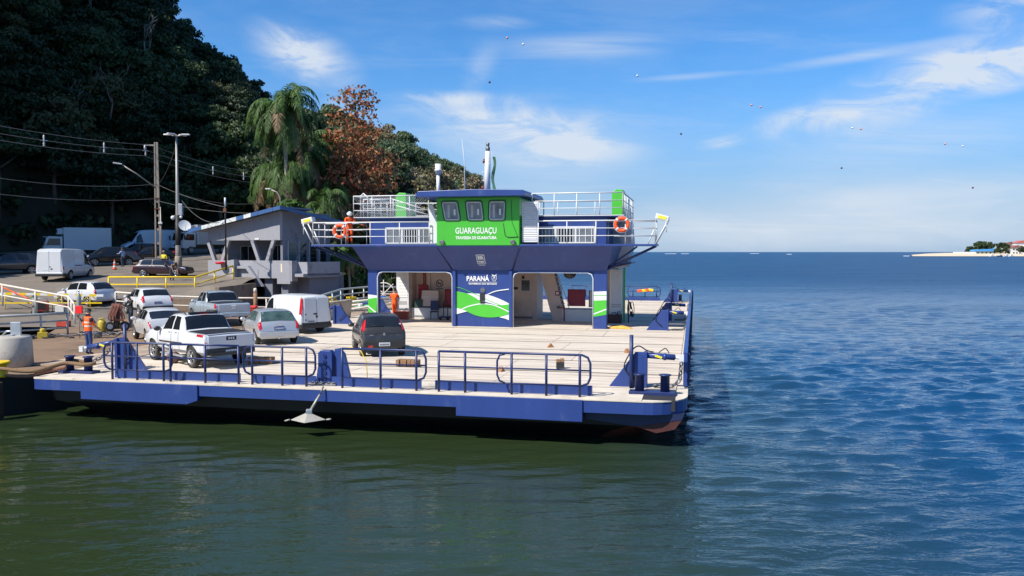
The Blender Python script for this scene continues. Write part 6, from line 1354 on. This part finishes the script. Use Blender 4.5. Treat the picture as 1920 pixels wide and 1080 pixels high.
small('green_net', 'heap of pale green net left of the ferry house column', 'net', MB().grid([[(x*.3, y*.3, .12+.14*noise.noise((x*.7, y*.7, 1))*2) for x in range(-4, 5)] for y in range(-3, 4)]), M('net_green', srgb(110, 190, 150), .8, var=.2, vs=6, bump=.4), (at_px(668, 54), 54, 1.5)); small('white_crate', 'white crate on the dock beside the pale green net', 'crate', MB().box(-.25, .25, -.2, .2, 0, .5), m_white, (at_px(665, 56.5), 56.5, 1.5))
# spoked hand wheel and blue drum seen through the left opening
r = thing('hand_wheel', 'large pale spoked wheel seen through the left opening of the ferry house', 'wheel', (at_px(719, 56), 56.0, 2.3)); MB().tube([(.75*cos(a*pi/12), 0, .75*sin(a*pi/12)) for a in range(24)], .04, 6, closed=True).build('rim', m_rw, r)
for k in range(4): T('spoke', m_rw, r, [(.95*cos(k*pi/4), 0, .95*sin(k*pi/4)), (-.95*cos(k*pi/4), 0, -.95*sin(k*pi/4))], .03, 5)
T('stand', m_rust, r, [(0, .1, 0), (0, .1, -1.1)], .06, 6)
small('blue_drum', 'bright blue drum below the spoked wheel', 'drum', MB().lathe([(.35, 0), (.35, .9), (.33, .92)], (0, 0, 0), 18), M('drum_blue', srgb(30, 100, 190), .5), (at_px(714, 54.5), 54.5, 1.3), 0, 0)
r = thing('red_machine', 'red slatted machine on the dock beside a wooden post', 'machine', (at_px(468, 49.3), 49.3, 1.22)); B('casing', M('fire_red2', srgb(205, 36, 32), .5, var=.12), r, -.42, .42, -.2, .2, .05, .72, bevel=.05)
for k in range(5): B('slat', m_redp, r, -.36, .36, -.235, -.2, .14+k*.11, .2+k*.11)
r = thing('wooden_post', 'short dark wooden post with pale top next to the red machine', 'post', (at_px(478, 49.8), 49.8, 1.22)); MB().tube([(0, 0, -.1), (0, 0, 1.45)], .12, 10).build('post', m_wood, r); MB().lathe([(.10, 1.45), (.10, 1.7), (.05, 1.74)], (0, 0, 0), 10).build('pale_top', m_rw, r)
# ------------------------------------------------------------ harbour office
def office():
    # long front faces left and towards us; local x runs along the front, local y goes back
    c0 = Vector((at_px(545, 60.0), 60.0, 0))      # right front corner of the balcony
    rz = R(-22)
    r = thing('harbour_office', 'grey two storey harbour office with V shaped pillars and blue edged roof', 'building', (c0.x, c0.y, 0), rz)
    g = M('office_grey', srgb(150, 150, 156), .85, var=.06, vs=.8, dirt=[(srgb(92, 90, 92), .7, .8, .54), (srgb(70, 66, 62), .6, 2.2, .60)]); gd = M('office_grey_wall', srgb(116, 118, 128), .85, var=.06, vs=.8, dirt=[(srgb(74, 74, 80), .7, .8, .54), (srgb(60, 56, 54), .6, 2.2, .60)]); bl = M('roof_edge_blue', srgb(58, 92, 140), .5, var=.1, dirt=((.7, .7, .7), .35, 3, .62))
    zf, zl = 3.55, 1.2; Lf, Dp = 7.6, 6.4; WX = -.95
    B('lower_storey', gd, r, -3.6, .55, 1.5, Dp-.4, zl, zf-.25, bevel=.01); B('front_pier', gd, r, -2.6, -1.9, .35, 1.5, zl, zf-.2); B('front_pier', gd, r, -1.1, -.5, .35, 1.5, zl, zf-.2)
    B('floor_slab', g, r, -Lf, .95, .2, Dp-1.2, zf-.22, zf)
    for a in ((-Lf, -1.2, 0, .16), (-1.2, -.05, -.02, .2)): B('balcony_parapet', g, r, a[0], a[1], a[2], a[3], zf-.35 if a[0] < -4 else zf-.75, zf+.95, bevel=.01)
    B('balcony_parapet', g, r, -.05, .1, .0, .7, zf-.55, zf+.93); B('balcony_parapet', g, r, .1, .95, .7, .84, zf-.3, zf+.84, bevel=.01); B('balcony_parapet', g, r, .80, .95, .84, 4.9, zf-.3, zf+.84)
    B('front_wall', gd, r, -Lf+.4, WX-.2, 1.75, 1.95, zf, 6.3); B('side_wall', gd, r, WX-.2, WX, .35, Dp, zf, 6.0); B('back_wall', gd, r, -Lf+.4, WX-.2, Dp-.2, Dp, zf, 5.6); B('left_wall', gd, r, -Lf+.4, -Lf+.6, 1.95, Dp-.2, zf, 6.0)
    # gable beam that rises to the right and carries the roof
    zr = lambda x: 6.95+(x+Lf)/Lf*1.45
    MB().prism([(-Lf-.0, 6.0), (WX, 6.0), (WX, zr(WX)-.1), (-Lf, zr(-Lf)-.1)], 'y', .05, .35).build('gable_wall', g, r)
    MB().prism([(WX-.2, 6.0), (WX, 6.0), (WX, zr(WX)-.1), (WX-.2, zr(WX)-.1)], 'y', .35, Dp).build('gable_side', gd, r)
    # roof: sheet metal pitched up to the right, with fascia boards that can be told apart
    rf = MB().prism([(-Lf-1.3, zr(-Lf-1.3)-.02), (-.35, zr(-.35)-.02), (-.35, zr(-.35)+.08), (-Lf-1.3, zr(-Lf-1.3)+.08)], 'y', -.62, 3.2).build('roof', M('roof_sheet', srgb(110, 116, 128), .6, var=.1), r)
    MB().add([(-.35, -.62, zr(-.35)+.1), (-.35, -.62, zr(-.35)-.12), (1.0, 5.2, 7.35), (1.0, 5.2, 7.55), (-.35, Dp+.3, 7.6), (-.35, Dp+.3, 7.4)], [(0, 1, 2, 3), (1, 5, 2), (0, 3, 4), (2, 5, 4, 3)]).build('roof_side', bl, rf)
    rnd = random.Random(4); n = 13; x0 = -Lf-1.3
    fb = [bl, M('fascia_peeling', srgb(205, 208, 205), .6, var=.25, vs=5, dirt=((.05, .1, .25), .7, 4, .52))]
    for i in range(n):
        xa = x0+i*(8.25+.4+1.05-.4)/n; xb = xa+.715-.012
        xa, xb = x0+i*(Lf+.95)/n+.006, x0+(i+1)*(Lf+.95)/n-.006
        k = 1 if 2 <= i <= 8 and i != 7 and rnd.random() < .85 else 0
        MB().prism([(xa, zr(xa)-.14), (xb, zr(xb)-.14), (xb, zr(xb)+.14), (xa, zr(xa)+.14)], 'y', -.66-.012*(i % 2), -.62).build('fascia_board', fb[k], rf)
    # V pillars
    for x in (-6.7, -2.55):
        for s in (-1, 1): MB().prism([(x+s*.36-.14, zf+.9), (x+s*.36+.14, zf+.9), (x+s*.98+.14, 6.02), (x+s*.98-.14, 6.02)], 'y', .06, .32).build('slanted_pillar', g, r, .01)
    def window(x0, x1, z0, z1, y, n=2):
        w = B('window', m_glass, r, x0, x1, y-.02, y-.005, z0, z1); f = MB()
        for a in ((x0-.05, x1+.05, z1, z1+.05), (x0-.05, x1+.05, z0-.05, z0), (x0-.05, x0, z0, z1), (x1, x1+.05, z0, z1)): f.box(a[0], a[1], y-.05, y-.004, a[2], a[3])
        for i in range(1, n): f.box(x0+(x1-x0)*i/n-.025, x0+(x1-x0)*i/n+.025, y-.05, y-.004, z0, z1)
        f.build('frame', m_steel, w)
    window(-5.9, -4.5, 4.4, 5.55, 1.75); window(-2.9, -2.0, 4.0, 5.6, 1.75, 2)
    for i in range(4):
        y = 1.1+i*1.3; w = B('window', m_glass, r, WX-.005, WX+.012, y, y+.8, 4.1, 5.85)
        for k in range(5): B('pane_bar', M('bar_dark', (.05, .06, .08), .5), w, WX+.01, WX+.03, y, y+.8, 4.35+k*.32, 4.38+k*.32)
        B('mullion', g, r, WX, WX+.13, y-.30, y-.18, zf+.6, 5.95)
    B('pale_stain_panel', M('panel_pale', srgb(222, 206, 180), .8), r, -.85, -.72, -.032, -.021, zf+.1, zf+.72); B('wall_lamp', m_white, r, -3.2, -2.8, .0, .05, 6.02, 6.15, bevel=.02)
    B('drop_leg', g, r, -3.2, -2.9, -.025, .14, zf-1.0, zf+.3)
    # stair wall at the left end
    MB().prism([(-5.0, zf-1.35), (-4.7, zf-1.35), (-4.7, zf+1.0), (-5.0, zf+1.0)], 'y', -.5, -.01).build('stair_pier', g, r, .01); MB().prism([(-4.7, zf+.55), (-3.6, zf+.55), (-2.3, zf-.95), (-2.7, zf-.95), (-3.8, zf+.35), (-4.7, zf+.35)], 'y', -.3, -.02).build('stair_wall', g, r)
    return r
office()
o = MB().lathe([(.30, 0), (.36, .14), (.32, .18), (.28, .04)], (0, 0, 0), 16).build('red_basin', M('basin_red', srgb(214, 44, 60), .5)); o.location = (at_px(411, 61.8), 62.0, 4.22); tag(o, 'red basin on the office balcony wall', 'basin')
# ------------------------------------------------------------ poles and wires
m_pole = M('pole_concrete', srgb(150, 138, 124), .9, var=.15, vs=1.5, bump=.2, stretch=(3, 3, .5)); m_wire = M('cable_black', (.02, .02, .022), .6); m_wire2 = M('cable_grey', (.12, .12, .12), .6); m_met = M('pole_metal', srgb(158, 150, 142), .5, .3, var=.1)
PX = Vector((at_px(297, 78), 78.0, 4.15)); ZT = 15.4
def poles():
    r = thing('utility_pole', 'tall concrete utility pole with crossarm behind the maroon wagon', 'utility pole', PX, .2)
    h = ZT-PX.z
    for s in (-1, 1): MB().prism([(s*.22-.06, -1), (s*.22+.06, -1), (s*.12+.05, h), (s*.12-.05, h)], 'y', -.1, .1).build('flange', m_pole, r)
    MB().prism([(-.17, 5.6), (.17, 5.6), (.11, h), (-.11, h)], 'y', -.06, .06).build('web', m_pole, r)
    for i in range(4): B('web_bar', m_pole, r, -.18, .18, -.06, .06, .4+i*1.3, .6+i*1.3)
    B('crossarm', m_met, r, -1.05, .1, -.05, .05, h-.35, h-.22); T('insulator', m_trim, r, [(-1.0, 0, h-.3), (-1.0, 0, h-.75)], .07, 8); T('conduit', m_met, r, [(.34, -.1, 0), (.3, -.1, 5.2)], .05, 6); B('meter_box', m_white, r, .1, .45, -.22, -.1, 3.6, 3.8, bevel=.02)
    # street lamp arm fixed to it
    T('lamp_arm', m_met, r, [(-.2, -.1, 7.1), (-1.6, -.6, 8.2), (-2.8, -.9, 9.0)], .06, 8); MB().obox((-3.15, -1.0, 9.1), (.75, .25, .12), .25, 0, .12).build('lamp_head', m_white, r, .03)
    B('transformer_clamp', m_rust, r, -.25, .25, -.15, .15, 5.0, 5.1); B('transformer_clamp', m_rust, r, -.25, .25, -.15, .15, 6.0, 6.08)
    c = Vector((at_px(335, 65.8), 65.8, 3.44)); hh = 10.95
    r = thing('lamp_pole', 'slim grey lamp pole with four lamp heads, camera and satellite dish', 'lamp pole', c)
    T('pole', m_met, r, [(0, 0, -.1), (0, 0, 2.0), (0, 0, 6), (0, 0, hh)], [.24, .22, .13, .07], 12); MB().lathe([(.27, -.05), (.27, 1.3), (.24, 1.35)], (0, 0, 0), 16).build('base_sleeve', m_pole, r); MB().tube([(0, 0, 1.36), (0, 0, 4.6)], .215, 12).build('black_wrap', m_black, r)
    for dx, dy in ((-.95, .1), (.95, .1), (-.35, -.5), (.45, .6)): T('lamp_arm', m_met, r, [(0, 0, hh-.1), (dx*.5, dy*.5, hh-.05)], .04, 6); MB().obox((dx*.75, dy*.75, hh+.02), (.62, .26, .1), atan2(dy, dx)).build('lamp_head', m_white, r, .03)
    B('equipment_box', m_steel, r, .12, .42, -.2, .1, 4.6, 5.5, bevel=.02); MB().sphere((-.32, -.15, 4.4), .17, 12, 8).build('camera_dome', m_white, r); MB().sphere((.32, -.15, 4.45), .12, 10, 7).build('camera_dome', m_white, r); T('bracket', m_met, r, [(-.3, -.1, 4.55), (.3, -.1, 4.6)], .03, 6)
    d = MB(); g = []
    for i in range(5):
        q = i/4*.48; g.append([(q*cos(a*pi/10), q*sin(a*pi/10), .35*q*q) for a in range(21)])
    d.grid(g); o = d.build('satellite_dish', m_white, r); o.location = (.62, -.25, 3.75); o.rotation_euler = (radians(62), 0, radians(38)); T('dish_arm', m_met, o, [(0, -.45, .05), (0, 0, .45)], .015, 5); T('dish_mount', m_met, r, [(.1, 0, 3.6), (.6, -.2, 3.7)], .03, 6)
    c = Vector((at_px(424, 58.6), 58.6, 4.05)); r = thing('cable_mast', 'thin black mast in front of the office roof edge', 'mast', c); T('mast', m_dark, r, [(0, 0, -.2), (0, 0, 3.4), (0, 0, 4.9)], [.07, .06, .05], 8); B('junction_box', m_rust, r, -.12, .08, -.1, .06, 3.9, 4.15); T('bracket', m_trim, r, [(-.25, 0, 3.2), (0, 0, 3.25)], .05, 6); MB().sphere((-.25, 0, 3.1), .12, 8, 6).build('wall_lamp', m_white, r); MB().tube([(0, 0, 4.3), (0, 0, 4.92)], .065, 8).build('pale_tip', m_trim, r)
    c = Vector((at_px(527, 76), 76, 3.5)); r = thing('lamp_pole', 'dim street lamp arm half hidden by the palm fronds', 'lamp pole', c); T('pole', m_met, r, [(0, 0, 0), (0, 0, 6.6), (-.3, 0, 7.1), (-.9, 0, 7.35)], .06, 8); MB().obox((-1.1, 0, 7.4), (.5, .2, .1)).build('lamp_head', m_white, r, .02)
poles()
def at(px, py, d):
    ph = radians(2.512); x = (px-960)/1550; u = -(py-540)/1550; return Vector((x*d/(cos(ph)+u*sin(ph)), d, CAMZ+(-sin(ph)+u*cos(ph))*d/(cos(ph)+u*sin(ph))))
def wire(label, a, b, sag, rad=.02, group='overhead cables by the car park', mat=None, n=20):
    a = Vector(a); b = Vector(b); pts = [a.lerp(b, i/n)-Vector((0, 0, sag*4*(i/n)*(1-i/n))) for i in range(n+1)]
    o = MB().tube(pts, rad, 4, caps=False).build('overhead_cable', mat or m_wire2); tag(o, label, 'cable', group); return pts
def spacer(loc, label):
    r = thing('cable_spacer', label, 'cable spacer', loc, .3, 'spacers on the overhead cables'); m = M('insulator_grey', (.5, .5, .5), .4)
    MB().lathe([(.05, -.45), (.09, -.4), (.05, -.3), (.09, -.22), (.04, -.1), (.10, 0), (.04, .12), (.08, .25), (.04, .42)], (0, 0, 0), 8).build('insulator', m, r); MB().obox((0, 0, 0), (.5, .06, .06), .4).build('arm', m, r)
def wires():
    L0 = [at(-60, y, 57) for y in (225, 240, 253)]; top = [PX+Vector((-.6-.3*k, 0, ZT-PX.z-.25-.5*k)) for k in range(3)]; E0 = [at(560, y, 112) for y in (325, 335, 345)]
    for k, nm in enumerate(('top', 'middle', 'lowest')):
        p1 = wire('%s of the three power cables running left from the concrete pole' % nm, L0[k], top[k], .25, .022); p2 = wire('%s of the three power cables running right from the concrete pole towards the palms' % nm, top[k], E0[k], .9, .022)
        if k == 1: q1, q2 = p1, p2
    for i, lb in ((7, 'leftmost spacer on the power cables'), (14, 'spacer midway between the left edge and the concrete pole')): spacer(q1[i], lb)
    spacer(PX+Vector((-.95, -.1, ZT-PX.z-.8)), 'spacer hanging under the crossarm of the concrete pole')
    for i, lb in ((3, 'first spacer right of the slim lamp pole'), (7, 'second spacer right of the slim lamp pole'), (11, 'third spacer right of the slim lamp pole'), (15, 'spacer nearest the palm fronds')): spacer(q2[i], lb)
    mid = PX+Vector((0, 0, 7.35)); wire('telephone cable running left from the middle of the concrete pole', at(-60, 325, 57), mid, .5); wire('lower telephone cable running left from the concrete pole', at(-60, 357, 57), PX+Vector((0, 0, 6.0)), .4)
    ms = Vector((at_px(424, 58.6), 58.6, 8.3)); wire('cable sloping down from the concrete pole to the thin black mast', mid, ms, .2); wire('cable from the concrete pole passing behind the mast to the palms', PX+Vector((0, 0, 7.3)), at(540, 368, 90), 1.3); wire('low cable from the concrete pole to the office roof', PX+Vector((0, 0, 5.8)), at(560, 395, 70), .6); wire('drooping cable beside the slim lamp pole down to the mast', at(340, 375, 66), ms-Vector((0, 0, 1.0)), .7); wire('slack drop cable between the concrete pole and the slim lamp pole', PX+Vector((.2, 0, 7.4)), at(331, 270, 66), .4)
wires()
# ------------------------------------------------------------ marker balls on the cables across the bay
def markers():
    m1 = M('marker_orange', srgb(214, 140, 120), .5); m2 = M('marker_white', (.7, .7, .7), .5); m3 = M('marker_dark', (.08, .05, .05), .5)
    sets = [('upper', [(-200, -190), (951, 71), (1195, 142), (1409, 197), (1598, 240), (1772, 270), (2400, 372)], [0, 1, 0, 1, 0]), ('middle', [(-200, -170), (981, 83), (1210, 149), (1426, 201), (1614, 242), (1805, 274), (2400, 376)], [1, None, 0, 0, 1]), ('lower', [(-200, -60), (918, 154), (1277, 251), (1578, 315), (1824, 352), (2400, 420)], [2, 2, 2, 2])]
    i = 0
    for nm, pts, kinds in sets:
        P_ = [at(px, py, 215+.045*(px-951)) for px, py in pts]
        o = MB().tube(P_, .003, 4, caps=False).build('marker_cable', m_wire2); tag(o, '%s of the hair thin cables crossing the sky with marker balls' % nm, 'cable', 'marker cables over the bay')
        for p, k, (px, py) in zip(P_[1:], kinds, pts[1:]):
            if k is None: continue
            b = MB().sphere((0, 0, 0), .30, 12, 8).build('marker_ball', [m1, m2, m3][k]); b.location = p
            pos = 'first second third fourth fifth'.split()[pts.index((px, py))-1]
            tag(b, '%s aircraft marker ball, %s from the left on the %s cable' % (['pale orange', 'white', 'small dark'][k], pos, nm), 'marker ball', 'marker balls over the bay')
markers()
# ------------------------------------------------------------ far shore
def far_shore():
    Y = 950; X = lambda px, d=Y: at_px(px, d)
    mb = MB(); out = [(X(1695), 930, .25), (X(1760), 925, .2), (X(1850), 915, .2), (X(2300), 880, .2), (X(2300), 1150, 4.2), (X(1900), 1100, 3.6), (X(1790), 1010, 3.0), (X(1720), 965, 1.6)]
    n = len(out); c = (X(1860), 970, 2.6); mb.add(out+[c], [(i, (i+1) % n, n) for i in range(n)]); o = mb.build('sand_spit', M('beach_sand', srgb(214, 190, 160), .95, var=.1, vs=.05)); struct(o)
    o = B('beach_wall', m_white, None, X(1788, 1000), X(1829, 1000), 1000, 1002, 1.0, 5.0); tag(o, 'long low white wall at the tip of the far beach', 'wall')
    r = thing('boat_shed', 'long low building with bright blue roof on the far shore', 'building', (X(1845, 1010), 1010, 1.5)); B('wall', M('shed_grey', srgb(150, 160, 150), .8), r, -14, 13, -4, 4, 0, 4.2); MB().prism([(-16, 4.2), (15, 4.2), (12, 7.2), (-14, 6.0)], 'y', -5, 5).build('roof', M('roof_blue', srgb(70, 150, 215), .5), r)
    for i in range(5): B('window', m_glass, r, -11+i*5, -9+i*5, -4.03, -4, 1.5, 3.0)
    def house(px, d, w, h, rc, lb):
        r = thing('seaside_house', lb, 'house', (at_px(px, d), d, 1.8), 0, 'houses on the far shore'); B('wall', m_white, r, -w/2, w/2, -4, 4, 0, h); MB().prism([(-w/2-1, h), (w/2+1, h), (w*.1, h+3), (-w*.1, h+3)], 'y', -5, 5).build('roof', rc, r)
        for i in range(3):
            for k in range(max(1, int(h//4))): f = B('window', m_glass, r, -w*.4+i*w*.28, -w*.4+i*w*.28+w*.14, -4.04, -4, 1.2+k*4, 2.8+k*4)
    red = M('roof_tile_red', srgb(176, 96, 90), .8); br = M('roof_tile_brown', srgb(130, 90, 84), .8)
    house(1912, 1010, 15, 14, red, 'tall white house with red roof at the right edge of the far shore'); house(1903, 985, 13, 8, br, 'white house with brown roof just left of the red roofed house'); house(1886, 1040, 12, 12, br, 'pale house with brown roof behind the dark far trees'); house(1960, 1000, 16, 10, red, 'white house beyond the right edge of the picture'); 
    sp = [tree_proto(200+i, 5.0, 6, 4, 18, 40, 1.1, [m_lf[0], m_lf[1]], .6) for i in range(2)]; um = tree_proto(210, 7.5, 4.5, 7.5, 20, 40, 1.2, [m_lf[0]], .4)
    for px, d, s, k, lb in ((1818, 1030, 1.0, 0, 'lone dark tree left of the blue roofed shed'), (1838, 1040, 1.6, 1, 'broad tree behind the blue roof'), (1850, 1045, 1.5, 0, 'second broad tree behind the blue roof'), (1875, 990, 1.15, 2, 'dark flat topped tree right of the blue roof'), (1870, 975, .8, 1, 'low dark bushy tree on the far beach'), (1884, 972, .75, 0, 'low bushy tree below the brown roofed house'), (1915, 968, .95, 1, 'tree in front of the red roofed house'), (1898, 1060, 1.5, 0, 'tall tree behind the brown roofed house')):
        put_tree(um if k == 2 else sp[k], 'shore_tree', lb, (at_px(px, d), d, 1.0), s, px, 'trees on the far shore')
    for px, d, L, lb in ((1860, 900, 6, 'small white boat farthest left off the far beach'), (1876, 895, 9, 'dark boat with cabin off the far beach'), (1888, 890, 9, 'white motor boat off the far beach'), (1896, 885, 6, 'small white boat farthest right off the far beach')):
        r = thing('small_boat', lb, 'boat', (at_px(px, d), d, 0), .2, 'boats off the far beach'); mt = m_dark if 'dark' in lb else m_white
        MB().add([(-L/2, -1, -.3), (L/2-1, -1, -.3), (L/2-1, 1, -.3), (-L/2, 1, -.3), (-L/2, -1.3, 1.0), (L/2-1, -1.3, 1.0), (L/2, 0, 1.4), (L/2-1, 1.3, 1.0), (-L/2, 1.3, 1.0)], [(0, 1, 5, 4), (1, 6, 5), (1, 2, 6), (2, 7, 6), (2, 3, 8, 7), (3, 0, 4, 8), (0, 3, 2, 1), (4, 5, 6, 7, 8)]).build('hull', mt, r); B('cabin', m_white, r, -L*.25, L*.12, -.8, .8, 1.0, 2.2, bevel=.1); B('window', m_glass, r, -L*.2, L*.08, -.82, -.80, 1.5, 1.9)
    # breakers on the bar
    rnd = random.Random(8); mb = MB()
    for i in range(5):
        px = rnd.choice([rnd.uniform(1215, 1300), rnd.uniform(1300, 1520), rnd.uniform(1690, 1760)]); d = rnd.uniform(1500, 2600) if px < 1600 else rnd.uniform(960, 1050); L = rnd.uniform(8, 34)*(1 if px < 1600 else .6); x = at_px(px, d)
        mb.prism([(-1.4, .02), (0, .55 if px < 1600 else .4), (1.2, .02)], 'x', x-L/2, x+L/2); 
        for q in range(1, 7): mb.v[-q] = mb.v[-q][:1]+(mb.v[-q][1]+d,)+mb.v[-q][2:]
    o = mb.build('breaking_wave', m_foam); o['kind'] = 'stuff'
far_shore()
